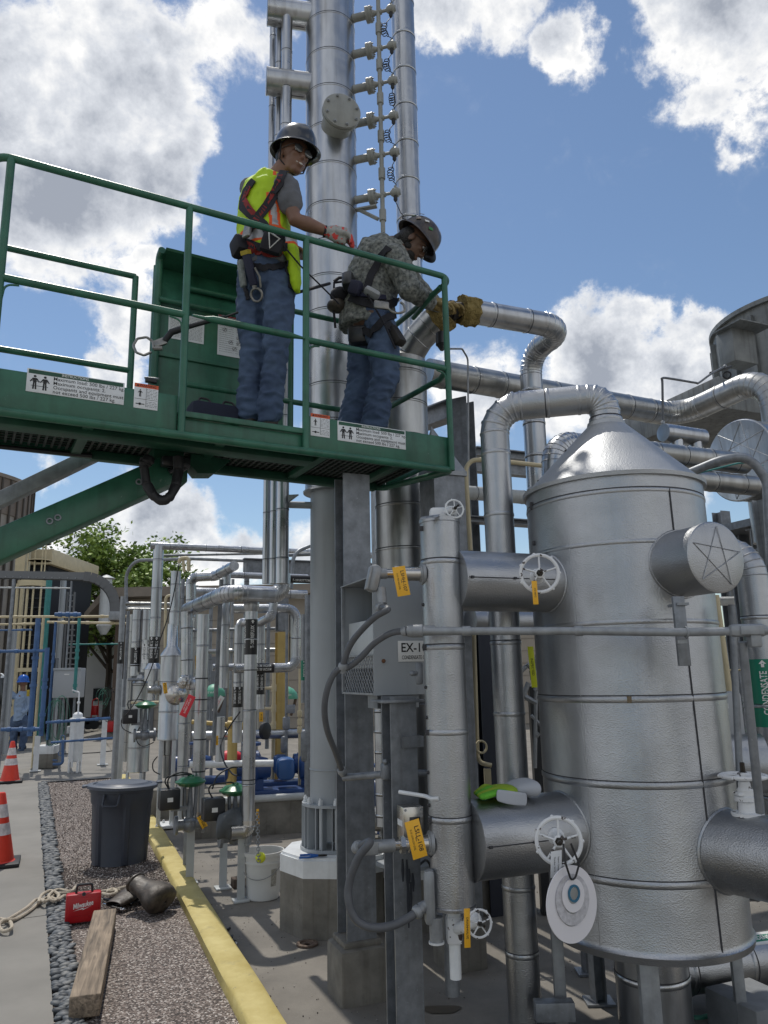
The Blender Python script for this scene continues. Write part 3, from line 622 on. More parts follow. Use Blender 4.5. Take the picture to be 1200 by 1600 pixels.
# flexible conduits
def flex(label, pts, r=.013, name='flexible_conduit', m=greyf, group='grey flexible conduits'):
 path = []; pts = [Vector(p) for p in pts]; n = len(pts)
 for i in range(n - 1):
  p0, p1, p2, p3 = pts[max(i - 1, 0)], pts[i], pts[i + 1], pts[min(i + 2, n - 1)]
  for k in range(8):
   u = k / 8; path.append(.5 * ((2 * p1) + (p2 - p0) * u + (2 * p0 - 5 * p1 + 4 * p2 - p3) * u * u + (3 * p1 - p0 - 3 * p2 + p3) * u ** 3))
 path.append(pts[-1]); t = thing(name, label, 'conduit' if 'conduit' in name else 'cable', path[0], group)
 MB().tube(path, r, 12).build('hose' if 'conduit' in name else 'jacket', m, t)
 if r > .006:
  for (p, d) in ((path[0], path[0] - path[1]), (path[-1], path[-1] - path[-2])): MB().lathe(p - d.normalized() * .022, d, [(0, r * 1.25), (.006, r * 1.6), (.022, r * 1.6), (.024, r * 1.2), (.04, r * 1.2)], 10).build('gland', galvl, t)
 return t, path
flex('grey flexible conduit arching from the upper switch to the steel column', [EH + Vector((-.01, -.005, -.015)), P(606, 952, 2.98), P(585, 965, 3.02), P(560, 990, 3.08), P(545, 1012, 3.12), P(537, 1036, 3.15), P(536, 1044, 3.16)])
flex('grey flexible conduit drooping from the horizontal conduit past the steel box', [P(636, 986, 3.02), P(612, 989, 3.05), P(585, 1005, 3.1), P(563, 1028, 3.13), P(545, 1042, 3.16), P(526, 1048, 3.16), P(513, 1072, 3.18), P(507, 1105, 3.22), P(511, 1140, 3.3), P(524, 1175, 3.4), P(535, 1206, 3.5)])
flex('grey flexible conduit looping below the lower switch', [EL + Vector((-.01, 0, 0)), P(578, 1316, 3.0), P(560, 1340, 3.02), P(546, 1378, 3.05), P(545, 1408, 3.05), P(556, 1436, 3.05), P(580, 1449, 3.05), P(610, 1447, 3.06), P(635, 1436, 3.08), P(655, 1423, 3.1)], r=.0155)
t = thing('outlet_box', 'grey conduit outlet body beside the lower level chamber', 'conduit fitting', P(675, 1420, 3.12)); k = P(676, 1410, 3.12)
m = MB(); m.box(k + Vector((-.01, 0, .02)), (.045, .05, .20), bev=.02); m.cyl(k + Vector((.01, 0, -.05)), k + Vector((.01, 0, -.135)), .026, 14); m.cyl(k + Vector((-.05, 0, -.02)), k, .02); m.build('body', galvl, t)
MB().cyl(k + Vector((.01, 0, -.135)), k + Vector((.01, 0, -.142)), .030, 14).build('end_cap', whitep, t)
# long horizontal conduit in front of the vessel
YC = 2.86
def cpt(px, py, Y=YC): return P(px, py, Y)
t = thing('conduit_run', 'long horizontal grey conduit crossing in front of the large vessel', 'conduit', cpt(640, 986))
MB().tube([cpt(660, 986, 3.0), cpt(905, 986, 2.88), cpt(1062, 988, 2.80), cpt(1260, 984, 2.74)], .0155, 14).build('conduit', galvl, t)
m = MB(); m.lathe(cpt(636, 986, 3.01), (1, -.05, 0), [(0, .022), (.02, .026), (.06, .026), (.065, .02), (.11, .02)], 12)
m.build('coupling', galvl, t)
for x, Yq in ((897, 2.885), (722, 2.97)): m = MB().lathe(cpt(x, 986, Yq), (1, -.05, 0), [(0, .0175), (.003, .0195), (.03, .0195), (.033, .0175)], 12); m.build('coupling', galvl, t)
k = cpt(1168, 985, 2.77); m = MB(); m.box(k, (.14, .045, .046), bev=.018); m.box(k + Vector((.005, -.025, .0)), (.085, .012, .034), bev=.006); m.box(k + Vector((.02, 0, -.035)), (.04, .04, .05), bev=.005); m.build('outlet_body', galvl, t)
m = MB(); m.box(cpt(1069, 985, 2.86) + Vector((0, .03, 0)), (.045, .02, .26), bev=.003); m.box(cpt(1069, 943, 2.86) + Vector((0, .06, .0)), (.045, .10, .01)); m.build('strut', galv, t)
m = MB(); m.torus(cpt(1072, 988, 2.80), (1, 0, 0), .02, .0035, 16, 6); m.box(cpt(1065, 1003, 2.82), (.035, .02, .012)); m.build('pipe_clamp', galvl, t)
def cond(label, pts, r, m=galv, name='conduit_pipe', bend=.08, group=None):
 mb = MB(); mb.tube(fillet(pts, bend, 6), r, 14); return mb.solo(name, m, label, 'conduit', group)
cond('upright grey conduit dropping from the outlet body right of the vessel', [P(1160, 1003, 2.80), P(1188, 1270, 2.9)], .016)
cond('slanted upright grey conduit behind the outlet body', [P(1143, 945, 3.2), P(1160, 1300, 3.2)], .014)
# neck pipe: out of the cone, across to the left and down to the ground
pr = pxr(46, P(935, 640, 3.5)); VP_ = P(795, 1100, 3.62); zh = ZV(860, 624, (VX - .4, VY, 0))
hv = Vector((VP_.x, VP_.y, 0))
mb = MB(); pts = [at(zn), at(zh), Vector((hv.x, hv.y, zh)), Vector((hv.x, hv.y, 0))]
path = fillet(pts, pr * 1.9, 5); mb.tube(path, pr, 36)
for i in range(1, len(path) - 1):
 if (path[i + 1] - path[i]).normalized().dot((path[i] - path[i - 1]).normalized()) < .9999:
  mb.lathe(path[i], path[i + 1] - path[i - 1], [(-.008, pr * .995), (-.003, pr + .0028), (.003, pr + .0028), (.008, pr * .995)], 36)
band(mb, at(zn + .03), ZA, pr + .004, .014, .004)
for f in (.02, .98): pass
for row in (710, 806, 1005, 1115, 1250, 1385, 1488): band(mb, (hv.x, hv.y, ZV(795, row, hv)), ZA, pr, .010, .0025, 0, row % 3 == 0)
d = Vector((hv.x - VX, hv.y - VY, 0)).normalized()
for f in (.22, .50, .82): band(mb, Vector((VX, VY, zh)) + d * ((hv - Vector((VX, VY, 0))).length * f), d, pr, .009, .0025, 0, f == .5)
mb.solo('insulated_pipe', ST, 'silver pipe from the cone top bending across and down beside the vessel', 'pipe')
# ---------------------------------------------------------------- gaskets, glove on the lower nozzle
gk = thing('ring_gasket', 'round white and grey ring gasket set hung by a black cord on a valve stem', 'gasket', P(893, 1413, 2.74)); gc = P(893, 1412, 2.745); ga = Vector((.55, -.83, .04)).normalized()
m = MB(); m.lathe(gc, ga, [(0, .052), (0, .121), (.004, .121), (.004, .052)], 56); m.f = m.f[:-2] if 0 else m.f
def ringm(c, ax_, r0, r1, th):
 m = MB(); m.lathe(c, ax_, [(0, r0), (0, r1), (th, r1), (th, r0), (0, r0)], 56); m.f = m.f[:-2]; m.m = m.m[:len(m.f)]; return m
gu = Vector((0, 0, 1)); gx, gy, gd = frame(ga)
ringm(gc, ga, .068, .118, .004).build('outer_ring', mat('gasket_white', (.72, .70, .72), .5), gk)
ringm(gc + ga * .005 + gu * .014, ga, .044, .078, .003).build('middle_ring', mat('gasket_grey', (.50, .49, .51), .6, var=.2, vscale=60), gk)
ringm(gc + ga * .009 + gu * .028, ga, .027, .052, .003).build('inner_ring', mat('gasket_white'), gk)
ringm(gc + ga * .013 + gu * .034, ga, .020, .027, .004).build('blue_ring', mat('gasket_blue', (.02, .13, .22), .4), gk)
MB().tube(fillet([P(880, 1318, 2.72), P(884, 1350, 2.70), gc + gu * .055 + ga * .012, P(905, 1350, 2.74), P(892, 1318, 2.74)], .02, 4), .0035, 8).build('cord', black, gk)
tagplate('paper_tag', 'white paper tag hanging behind the ring gasket', P(869, 1350, 2.80), Vector((1, .3, .05)), Vector((-.08, 0, -1)), .042, .085, [('Support Contact', .2, .008), ('Number 0113', -.15, .008)], mat('paper', (.66, .67, .68), .7), 'tag')
gl = thing('work_glove', 'lime and grey work glove lying on the lower nozzle cover', 'glove', P(780, 1262, 3.0))
limeg = mat('lime_fabric', (.28, .42, .03), .8, bump=.3, bscale=300, bdist=.002); greyg = mat('pale_grey_fabric', (.42, .44, .48), .85, bump=.3, bscale=300, bdist=.002)
def cloth(name, pts, th, m_, par, sub=2):
 mb = MB(); n = len(pts);
 for row in pts: mb.v += [Vector(p) for p in row]
 w = len(pts[0])
 for i in range(n - 1):
  for k in range(w - 1): mb.f.append((i * w + k, i * w + k + 1, (i + 1) * w + k + 1, (i + 1) * w + k)); mb.m.append(0)
 o = mb.build(name, m_, par); s = o.modifiers.new('s', 'SOLIDIFY'); s.thickness = th; s.offset = 0; q = o.modifiers.new('b', 'SUBSURF'); q.levels = q.render_levels = sub; return o
g0 = P(780, 1245, 3.0);
def gp(px, py, dy=0): return P(px, py, 3.0 + dy)
def fold(name, prof, m_, w=12):
 mb = MB()
 for (c, ra, rb, X, Y_) in prof: mb.v += [c + X * (ra * math.cos(2 * math.pi * k / w)) + Y_ * (rb * math.sin(2 * math.pi * k / w) * (1 + .2 * math.sin(4 * math.pi * k / w + 1))) for k in range(w)]
 for i in range(len(prof) - 1):
  for k in range(w): k2 = (k + 1) % w; mb.f.append((i * w + k, i * w + k2, (i + 1) * w + k2, (i + 1) * w + k)); mb.m.append(0)
 o = mb.build(name, m_, gl, angle=80); q = o.modifiers.new('s', 'SOLIDIFY'); q.thickness = .006; q.offset = 0; b = o.modifiers.new('b', 'SUBSURF'); b.levels = b.render_levels = 2
GX, GY = UN, NV * -1
g0 = Vector((nzL[0].x, nzL[0].y, nzL[1] + .150)) + UN * .11
for k, o_ in enumerate((-.055, -.022, .012, .044)):
 m = MB(); a = g0 + GY * o_ + ZA * .022; m.tube(fillet([a + UN * .07, a + UN * .01 + ZA * (.006 + .003 * k), a - UN * (.055 - .01 * k) - ZA * .006], .03, 4), (.018, .013), 10); m.ball(a - UN * (.055 - .01 * k) - ZA * .006, (.018, .017, .012), 8); m.ball(a + UN * .07, .015, 8); m.build('finger', limeg if k % 2 else mat('lime_green_fabric', (.12, .42, .03), .8), gl)
m = MB(); m.ball(g0 + UN * .065 + ZA * .026, (.065, .075, .022), 16, ax=(UN, GY, ZA)); m.build('palm', limeg, gl)
fold('cuff', [(g0 + UN * .10 + ZA * .028, .06, .018, GY, ZA), (g0 + UN * .13 - GY * .01 + ZA * .032, .066, .03, GY, ZA), (g0 + UN * .165 - GY * .03 + ZA * .034, .07, .038, GY, ZA), (g0 + UN * .185 - GY * .04 + ZA * .035, .066, .034, GY, ZA)], greyg)
fold('folded_liner', [(g0 + UN * .00 - GY * .075 + ZA * .020, .022, .011, ZA, UN), (g0 + UN * .05 - GY * .095 + ZA * .008, .026, .010, ZA, UN), (g0 + UN * .11 - GY * .10 + ZA * .000, .024, .012, ZA, UN)], greyg)
# ================================================================ steel, box, towers
# galvanised column on its concrete pier
c0 = P(557, 1420, 4.02); UC = Vector((.93, .37, 0)).normalized(); VC = Vector((-UC.y, UC.x, 0))
t = thing('steel_column', 'grey galvanised steel column on a square concrete pier under the lift platform', 'column', (c0.x, c0.y, 0))
m = MB(); pz = .235; m.box((c0.x, c0.y, pz / 2 - .02), (.24, .24, pz + .04), (UC, VC, ZA), bev=.022); m.box((c0.x, c0.y, pz + .012), (.19, .19, .03), (UC, VC, ZA), bev=.01); m.build('concrete_pier', concb, t)
MB().hbeam((c0.x, c0.y, pz + .02), (c0.x, c0.y, 2.56), .15, .155, .011, side=VC).build('column', galv, t)
# channel column right of it, carrying the switch box
c1 = P(633, 1560, 3.36)
t = thing('steel_post', 'grey galvanised channel post with black drip stains, in front of the concrete pier', 'post', (c1.x, c1.y, 0))
m = MB(); z1 = ZV(625, 1095, c1); m.hbeam((c1.x, c1.y, .01), (c1.x, c1.y, z1 + .02), .118, .11, .009, side=VC); m.box((c1.x, c1.y, .008), (.2, .2, .016), (UC, VC, ZA)); m.build('post', galv, t)
m = MB(); m.box((c1.x - .0, c1.y, z1 + .0), (.20, .16, .012), (UC, VC, ZA), bev=.002); m.build('top_plate', galv, t); MB().box(P(640, 1158, 3.34), (.10, .07, .045), (UC, VC, ZA)).build('bracket', galv, t)
dr = MB(); rg = random.Random(9); pf = P(640, 1400, 3.30)
for k in range(7):
 x = rg.uniform(-.03, .03); L_ = rg.uniform(.05, .2); z = ZV(640, 1330 + rg.uniform(0, 60), c1); pp = Vector((c1.x, c1.y, z)) - VC * .0560 + UC * x
 dr.tube([pp, pp - ZA * L_ * .5, pp - ZA * L_], [(.004, .0012), (.007, .0012), (.003, .0012)], 8, up=VC)
dr.build('drip_stain', mat('tar_stain', (.03, .035, .045), .5), t)
# crossbar conduit between the two columns
cond('short grey conduit between the steel column and the channel post', [P(537, 1215, 3.52), P(597, 1210, 3.42)], .016);
t = thing('conduit_clamp', 'grey conduit clamp on the channel post', 'clamp', P(602, 1208, 3.4)); m = MB(); m.box(P(604, 1205, 3.36), (.045, .05, .07), (UC, VC, ZA), bev=.012); m.build('saddle', galv, t); MB().ball(P(602, 1190, 3.33), .012, 8).build('bolt', galv, t)
cond('grey conduit stub right of the channel post', [P(648, 1208, 3.4), P(690, 1208, 3.5)], .015)
# switch station
t = thing('switch_box', 'small steel switch station with a black knob on the channel post', 'switch', P(635, 1285, 3.25)); k = P(641, 1284, 3.22); fx = Vector((.95, .30, 0)).normalized(); fy = Vector((-.30, .95, 0)).normalized()
MB().box(k, (.085, .085, .125), (fx, fy, ZA), bev=.003).build('housing', stain, t); f = k - fy * .043 + fx * .005
MB().box(k - fx * .0432 + ZA * .0, (.001, .06, .022), (fx, fy, ZA)).build('label_strip', whitep, t)
m = MB(); m.box(f, (.045, .006, .05), (fx, fy, ZA), bev=.002); m.lathe(f - fy * .002, -fy, [(0, .02), (.012, .019), (.014, .012), (.03, .012)], 16); m.build('knob', blackm, t)
m = MB();
for a in (-1, 1):
 for b in (-1, 1): m.cyl(k - fy * .043 + fx * .034 * a + ZA * .052 * b, k - fy * .046 + fx * .034 * a + ZA * .052 * b, .005, 8)
m.build('screws', galvl, t)
flex('black cable curving beside the switch station', [P(625, 1330, 3.3), P(650, 1352, 3.4), P(668, 1345, 3.5), P(680, 1380, 3.6)], .005, 'black_cable', black, 'thin black cables')
# ---- EX-10 panel box
e0 = P(583, 995, 3.38); ez0, ez1 = ZV(583, 1087, e0), ZV(583, 902, e0)
bx = thing('equipment_box', 'pale grey steel box lettered EX-10 with an open hood and mesh side', 'box', (e0.x, e0.y, ez0))
Wd, Dp = .36, .44; Hh = ez1 - ez0
m = MB(); th = .006
m.box(Vector((e0.x, e0.y, (ez0 + ez1) / 2)) + UC * Wd / 2, (Wd, th, Hh), (UC, VC, ZA)); m.box(Vector((e0.x, e0.y, (ez0 + ez1) / 2)) + UC * Wd + VC * Dp / 2, (th, Dp, Hh), (UC, VC, ZA))
m.box(Vector((e0.x, e0.y, (ez0 + ez1) / 2)) + UC * Wd / 2 + VC * Dp, (Wd, th, Hh), (UC, VC, ZA)); m.build('front_panel', greyp, bx)
m = MB(); m.box(Vector((e0.x, e0.y, ez1 + .004)) + UC * Wd / 2 + VC * Dp / 2, (Wd + .01, Dp + .01, .005), (UC, VC, ZA)); m.build('hood', galvl, bx); m = MB(); m.box(Vector((e0.x, e0.y, ez0 + .002)) + UC * Wd / 2 + VC * Dp / 2, (Wd - .01, Dp - .01, .004), (UC, VC, ZA)); m.build('bottom_plate', galvl, bx)
m = MB(); m.box(Vector((e0.x, e0.y, ez0 + Hh * .44)) + UC * .03 + VC * Dp * .53, (.004, Dp * .82, Hh * .42), (UC, VC, ZA), bev=.001); m.build('side_panel', palep, bx)
m = MB(); m.box(Vector((e0.x, e0.y, ez0 + Hh * .5)) + UC * .18 + VC * Dp * .5, (.004, Dp * .98, Hh * .97), (UC, VC, ZA)); m.build('back_plate', galv, bx)
m = MB()                                    # diamond mesh on the lower side
o = Vector((e0.x, e0.y, ez0)) + UC * .012; ww, hh = Dp, Hh * .33; nn = 13; s = ww / nn
for k in range(-nn, nn * 2):
 for sg in (1, -1):
  pts = []
  a0_, a1_ = None, None
  x0 = k * s;
  # line y = sg*(x-x0)*1.0 clipped to the rectangle
  cand = []
  for xx in (0, ww):
   yy = sg * (xx - x0);
   if 0 <= yy <= hh: cand.append((xx, yy))
  for yy in (0, hh):
   xx = x0 + sg * yy
   if 0 <= xx <= ww: cand.append((xx, yy))
  if len(cand) >= 2:
   cand = sorted(set(cand)); p, q = cand[0], cand[-1]
   if abs(p[0] - q[0]) > .01: m.tube([o + VC * p[0] + ZA * (p[1] + .008), o + VC * q[0] + ZA * (q[1] + .008)], .0022, 4)
m.build('wire_mesh', galvl, bx)
m = MB();
for k in range(2): m.box(Vector((e0.x, e0.y, ez0 + hh * k + .006)) + UC * .004 + VC * Dp / 2, (.012, Dp, .008), (UC, VC, ZA))
m.box(Vector((e0.x, e0.y, ez0 + Hh / 2)) + UC * .004 + VC * (Dp - .006), (.012, .012, Hh), (UC, VC, ZA)); m.build('edge_angle', galvl, bx)
sgp = Vector((e0.x, e0.y, ZV(650, 1018, e0))) + UC * .225 - VC * .006; sg = MB().box(sgp, (.22, .003, .092), (UC, VC, ZA), bev=.001).build('name_sign', white, bx)
m = MB(); text_flat(m, 'EX-101', sgp - VC * .0025 + ZA * .014 - UC * .020, UC, ZA, .056, bold=.014, fit=.142); text_flat(m, 'CONDENSATE COOLER', sgp - VC * .0025 - ZA * .028 - UC * .013, UC, ZA, .024, fit=.16, bold=.006); m.build('lettering', inkm, sg)
p = Vector((e0.x, e0.y, ZV(600, 1033, e0))) + UC * .045 - VC * .005; MB().lathe(p, -VC, [(0, .009), (.004, .009), (.005, .005), (.01, .004)], 12).build('bolt', mat('rusty_bolt', (.15, .07, .035), .8), bx)
m = MB(); m.box(Vector((e0.x, e0.y, ez0 - .03)) + UC * .13 + VC * .10, (.2, .12, .055), (UC, VC, ZA)); m.build('mount_bracket', galv, bx)
m = MB(); k = P(655, 1052, 3.22); m.box(k, (.03, .03, .09), bev=.006); m.cyl(k, k + Vector((-.03, -.02, 0)), .01); m.ball(k + Vector((-.03, -.02, 0)), .012, 8); t = thing('small_valve', 'little dark valve on the side of the level chamber', 'valve', k); m.build('body', galv, t)
# ---------------------------------------------------------------- main tower
TC = P(521, 900, 5.10); tw = thing('distillation_tower', 'tallest silver column with a round bolted manway and painted grey foot', 'tower', (TC.x, TC.y, 0))
r1 = pxr(81, Vector((TC.x, TC.y, ZV(520, 400, TC)))) ; r0 = pxr(72, P(522, 900, 5.1)); zi = ZV(521, 772, TC); zp = .44
def tp(z): return Vector((TC.x, TC.y, z))
m = MB(); m.lathe(tp(zi), ZA, [(0, r0), (.001, r1 + .012), (.012, r1 + .014), (.02, r1), (8.5, r1)], 64)
for row in (50, 105, 160, 218, 278, 338, 395, 448, 500, 555, 612, 668, 722, 0, -50, -110): band(m, tp(ZV(520, row, TC)), ZA, r1, .008, .003)
m.build('insulated_shell', CL, tw)
m = MB(); m.lathe(tp(zp + .06), ZA, [(0, r0), (zi - zp - .06, r0)], 48); m.torus(tp(ZV(523, 1200, TC)), ZA, r0, .006, 48, 6); m.build('painted_shell', greyp, tw)
rb = r0 + .052; zr0, zr1 = zp + .01, ZV(521, 1253, TC)
m = MB(); m.lathe(tp(zr1), ZA, [(-.008, rb), (.008, rb), (.008, r0 - .01), (-.008, r0 - .01), (-.008, rb)], 40); m.build('base_ring', greyp, tw); m = MB(); m.lathe(tp(zr0), ZA, [(-.008, rb + .01), (.01, rb + .01), (.01, .01)], 40); m.build('base_ring', greyp, tw)
for k in range(12):
 a = 2 * math.pi * k / 12 + .1; dv = Vector((math.cos(a), math.sin(a), 0)); tv = ZA.cross(dv)
 if dv.dot(Vector((0, -1, 0))) < -.2: continue
 m = MB();
 for s in (-.022, .022): m.box(tp((zr0 + zr1) / 2) + dv * (r0 + .026) + tv * s, (.054, .006, zr1 - zr0 - .016), (dv, tv, ZA))
 m.build('gusset', greyp, tw)
 bm_ = MB(); p = tp(zr1 + .008) + dv * (r0 + .03); bm_.cyl(p, p + ZA * .012, .016, 6); bm_.cyl(p + ZA * .012, p + ZA * .028, .014, 6); bm_.cyl(p - ZA * (zr1 - zr0), p + ZA * .04, .007, 8); bm_.build('anchor_bolt', whitep, tw)
# octagonal foundation
of = thing('foundation', 'octagonal concrete foundation with a white painted cap under the tallest column', 'foundation', (TC.x, TC.y, 0), 'concrete foundations')
def octo(mb, c, z0, z1, R, a0=.0, n=8, ch=0):
 pts = [(c.x + R * math.cos(2 * math.pi * k / n + a0), c.y + R * math.sin(2 * math.pi * k / n + a0), z0) for k in range(n)]; mb.prism(pts, (0, 0, z1 - z0))
RO = .345; m = MB(); octo(m, TC, -.03, .33, RO, .28); m.build('concrete_base', concb, of); m = MB(); octo(m, TC, .33, zp - .014, RO + .002, .28); octo(m, TC, zp - .014, zp, RO - .012, .28); m.build('painted_cap', whitep, of)
t = thing('pliers', 'blue handled pliers lying on the white foundation cap', 'pliers', (TC.x - .05, TC.y - .28, zp)); a = P(468, 1331, 4.80); b = P(511, 1337, 4.82); a.z = b.z = zp + .012
for k, s in ((0, .007), (1, -.006)):
 m = MB(); o = Vector((0, s * 2, s * .3)); m.tube(fillet([a + o * 1.4, a + (b - a) * .35 + o * 1.6, a + (b - a) * .7], .03, 4), .006, 8); m.build('handle', mat('blue_grip', (.01, .10, .38), .4), t)
m = MB(); m.tube([a + (b - a) * .68, a + (b - a) * .85, b], [(.012, .006), (.014, .007), (.006, .005)], 8); m.build('jaws', mat('oily_steel'), t)
t = thing('drain_ring', 'rusty round ring cover on the ground before the octagonal foundation', 'cover', G(480, 1476)); q = G(480, 1476)
MB().lathe((q.x, q.y, .0), ZA, [(0, .062), (.010, .062), (.012, .055), (.012, .043), (.004, .040), (.004, .02), (0, .018)], 32).build('ring', mat('rusty_iron', (.14, .10, .075), .8, .2, var=.4, vscale=40), t)
# manway
zc = ZV(545, 222, TC); axm = Vector((.30, -.95, 0)).normalized(); mc = tp(zc) + axm * (r1 + .13); R_ = pxr(60, mc)
m = MB(); m.lathe(tp(zc) + axm * (r1 - .1), axm, [(0, R_ * .80), (.20, R_ * .80), (.205, R_), (.225, R_), (.227, R_ * .95), (.233, R_ * .95), (.235, R_), (.256, R_), (.258, R_ * .97)], 44)
m.build('manway_flange', beigep, tw)
m = MB(); m.bolts(tp(zc) + axm * (r1 + .158), axm, R_ * .84, 8, .011, .012, a0=.3); m.build('manway_bolts', galvl, tw)
# left stubs with three slim pipes
lf = Vector((-.98, -.20, 0)).normalized()
for i, row in enumerate((128, 20)):
 z = ZV(470, row + 12, TC) ; rs = pxr(40, tp(z)); m = MB(); m.lathe(tp(z) + lf * (r1 - .06), lf, [(0, rs + .008), (.05, rs), (.355, rs), (.357, rs + .003), (.367, rs + .003), (.37, rs - .004), (.372, .01)], 32); m.tube([tp(z) + lf * (r1 + .02) - ZA * rs, tp(z) + lf * (r1 + .22) - ZA * rs], .003, 6, 1); m.build('side_nozzle', CL, tw)
# right stubs: instrument nozzles with coil cords
rt = Vector((.97, -.24, .02)).normalized(); NZ = []
for i, row in enumerate((316, 254, 198, 144, 90, 34)):
 z = ZV(565, row + 4, TC); base = tp(z) + rt * (r1 - .03); k = MB(); rr_ = pxr(12, base)
 k.lathe(base, rt, [(0, rr_ + .008), (.045, rr_), (.13, rr_), (.135, rr_ * 2), (.155, rr_ * 2), (.157, rr_ * 1.9), (.162, rr_ * 1.9), (.164, rr_ * 2), (.18, rr_ * 2), (.184, rr_), (.21, rr_ * .62), (.24, rr_ * .5), (.245, rr_ * .7), (.26, rr_ * .7), (.265, rr_ * .4), (.30, rr_ * .4)], 16)
 k.bolts(base + rt * .18, rt, rr_ * 1.55, 6, .006, .01); k.build('instrument_nozzle', beigep, tw)
 h = base + rt * .335; t = thing('transmitter', ['small beige transmitter head lowest of the row beside the tallest column', 'small beige transmitter head second from the bottom beside the tallest column', 'small beige transmitter head third from the bottom beside the tallest column', 'small beige transmitter head fourth from the bottom, right of the bolted manway top', 'small beige transmitter head fifth from the bottom beside the tallest column', 'small beige transmitter head highest in the photo beside the tallest column'][i], 'transmitter', h, 'transmitter heads on the tallest column')
 m = MB(); m.lathe(h - rt * .035, rt, [(0, .018), (.02, .034), (.055, .036), (.06, .028), (.075, .022)], 14); m.ball(h + Vector((0, 0, .01)), .03, 10); m.cyl(h + ZA * .02, h + ZA * .055, .010); m.build('head', beigep, t)
 MB().lathe(h - ZA * .02, -ZA, [(0, .014), (.04, .016), (.055, .008)], 10).build('cable_gland', black, t); NZ.append(h)
NZ.append(tp(ZV(565, -18, TC)) + rt * (r1 + .3))
rg = random.Random(4)
for i in range(len(NZ)):
 top = NZ[i] - ZA * .075 if i else NZ[0] - ZA * .075
 bot = (NZ[i - 1] + ZA * .06 + rt * .01) if i else NZ[0] - ZA * .62 + rt * .05
 sd = rg.uniform(-.08, .09) if i else .05; pts = []; n = 130; L_ = (bot - top)
 for k in range(n + 1):
  u = k / n; c = top + L_ * u + rt * (sd * math.sin(math.pi * u)); w = max(0, min(1, (u - .18) * 9)) * max(0, min(1, (.86 - u) * 7)); a = 2 * math.pi * 9 * u
  pts.append(c + (rt * math.cos(a) + Vector((.1, .9, 0)) * math.sin(a)) * .024 * w)
 MB().tube(pts, .0034, 5).solo('coiled_cord', black, ['black coiled cord hanging below the lowest transmitter head', 'black coiled cord joining the two lowest transmitter heads', 'black coiled cord between second and third transmitter heads', 'black coiled cord between third and fourth transmitter heads', 'black coiled cord between fourth and fifth transmitter heads', 'black coiled cord between fifth and sixth transmitter heads', 'black coiled cord leaving the top of the photo'][i], 'cord', 'coiled cords')
c = tp(0) + rt * (r1 + .205); pts = []
for z in [ZV(575, row, TC) for row in (392, 360, 320, 286, 256, 225, 198, 170, 144, 118, 90, 60, 34, 0, -60)]: pts.append(Vector((c.x, c.y, z)))
m = MB(); m.tube(pts, pxr(7, pts[3]), 12)
for r_ in (392, 350, 286, 228, 170, 118, 62): z = ZV(575, r_, TC); m.lathe(Vector((c.x, c.y, z)), ZA, [(-.05, .018), (-.045, .026), (.045, .026), (.05, .018)], 12)
m.lathe(Vector((c.x, c.y, ZV(575, 392, TC))), ZA, [(-.3, .036), (0, .036), (.02, .02)], 12); m.solo('conduit_pipe', beigep, 'thin beige conduit running up beside the instrument nozzles', 'conduit')
m = MB(); z = ZV(560, 330, TC); m.box(tp(z) + rt * (r1 + .08) - ZA * .03, (.16, .04, .012), (rt, Vector((.24, .97, 0)), ZA)); m.tube([tp(z - .14) + rt * (r1 + .17), tp(z - .03) + rt * (r1 + .02)], .014, 6); m.build('bracket', beigep, tw)
# pipes left of the tower
for px, w, Yp, lb in ((441, 20, 5.0, 'thickest of the three upright silver pipes left of the tallest column'), (428, 14, 5.12, 'middle slim silver pipe of the three left of the tallest column'), (416, 12, 5.2, 'leftmost slim silver pipe of the three left of the tallest column')):
 a = P(px, 880, Yp); MB_ = MB(); zb_ = ZV(px, 912, a); pipe(MB_, [(a.x, a.y, zb_), (a.x, a.y, 8.4)], pxr(w, a), bands=.33).solo('insulated_pipe', CL, lb, 'pipe', 'upright pipes left of the tallest column')
m = MB(); a = P(458, 788, 5.02); b_ = tp(a.z); m.cyl(a - Vector((.06, 0, 0)), b_, .024, 14); m.solo('strut_pipe', greyp, 'short grey painted stub joining the slim pipe and the tallest column', 'pipe')
m = MB(); a = P(450, 773, 4.95); m.prism([a, a + Vector((.07, 0, .002)), a + Vector((0, 0, -.05))], (0, .03, 0)); m.solo('bracket', galvl, 'small triangular bracket on the slim silver pipe', 'bracket')
# ---------------------------------------------------------------- second column and the cut pipe
C2 = P(631, 850, 4.95); r2 = pxr(88, C2); ztop = ZV(637, 556, C2)
t = thing('tower', 'shorter thick silver column behind the stooping worker', 'tower', (C2.x, C2.y, 0))
m = MB(); m.lathe((C2.x, C2.y, .5), ZA, [(0, r2), (ztop - .5 - .06, r2), (ztop - .5, r2 * .6)], 56)
for row in (592, 638, 690, 745, 795, 862, 930, 1000, 1100, 1200): band(m, (C2.x, C2.y, ZV(631, row, C2)), ZA, r2, .008, .003)
m.build('insulated_shell', CL2, t)
for k in range(3):
 fl = MB(); p = Vector((C2.x, C2.y, 0)); z = .5 - .18 * 0 - k * .0
m = MB(); m.lathe((C2.x, C2.y, .38), ZA, [(0, r2 + .05), (.02, r2 + .05), (.02, r2 - .03), (.13, r2 - .03)], 40); m.build('base_ring', greyp, t)
of2 = copy_tree(of, loc=(C2.x + .03, C2.y + .25, -.04), rotz=.2, label='second octagonal foundation with a white cap, behind the channel post')
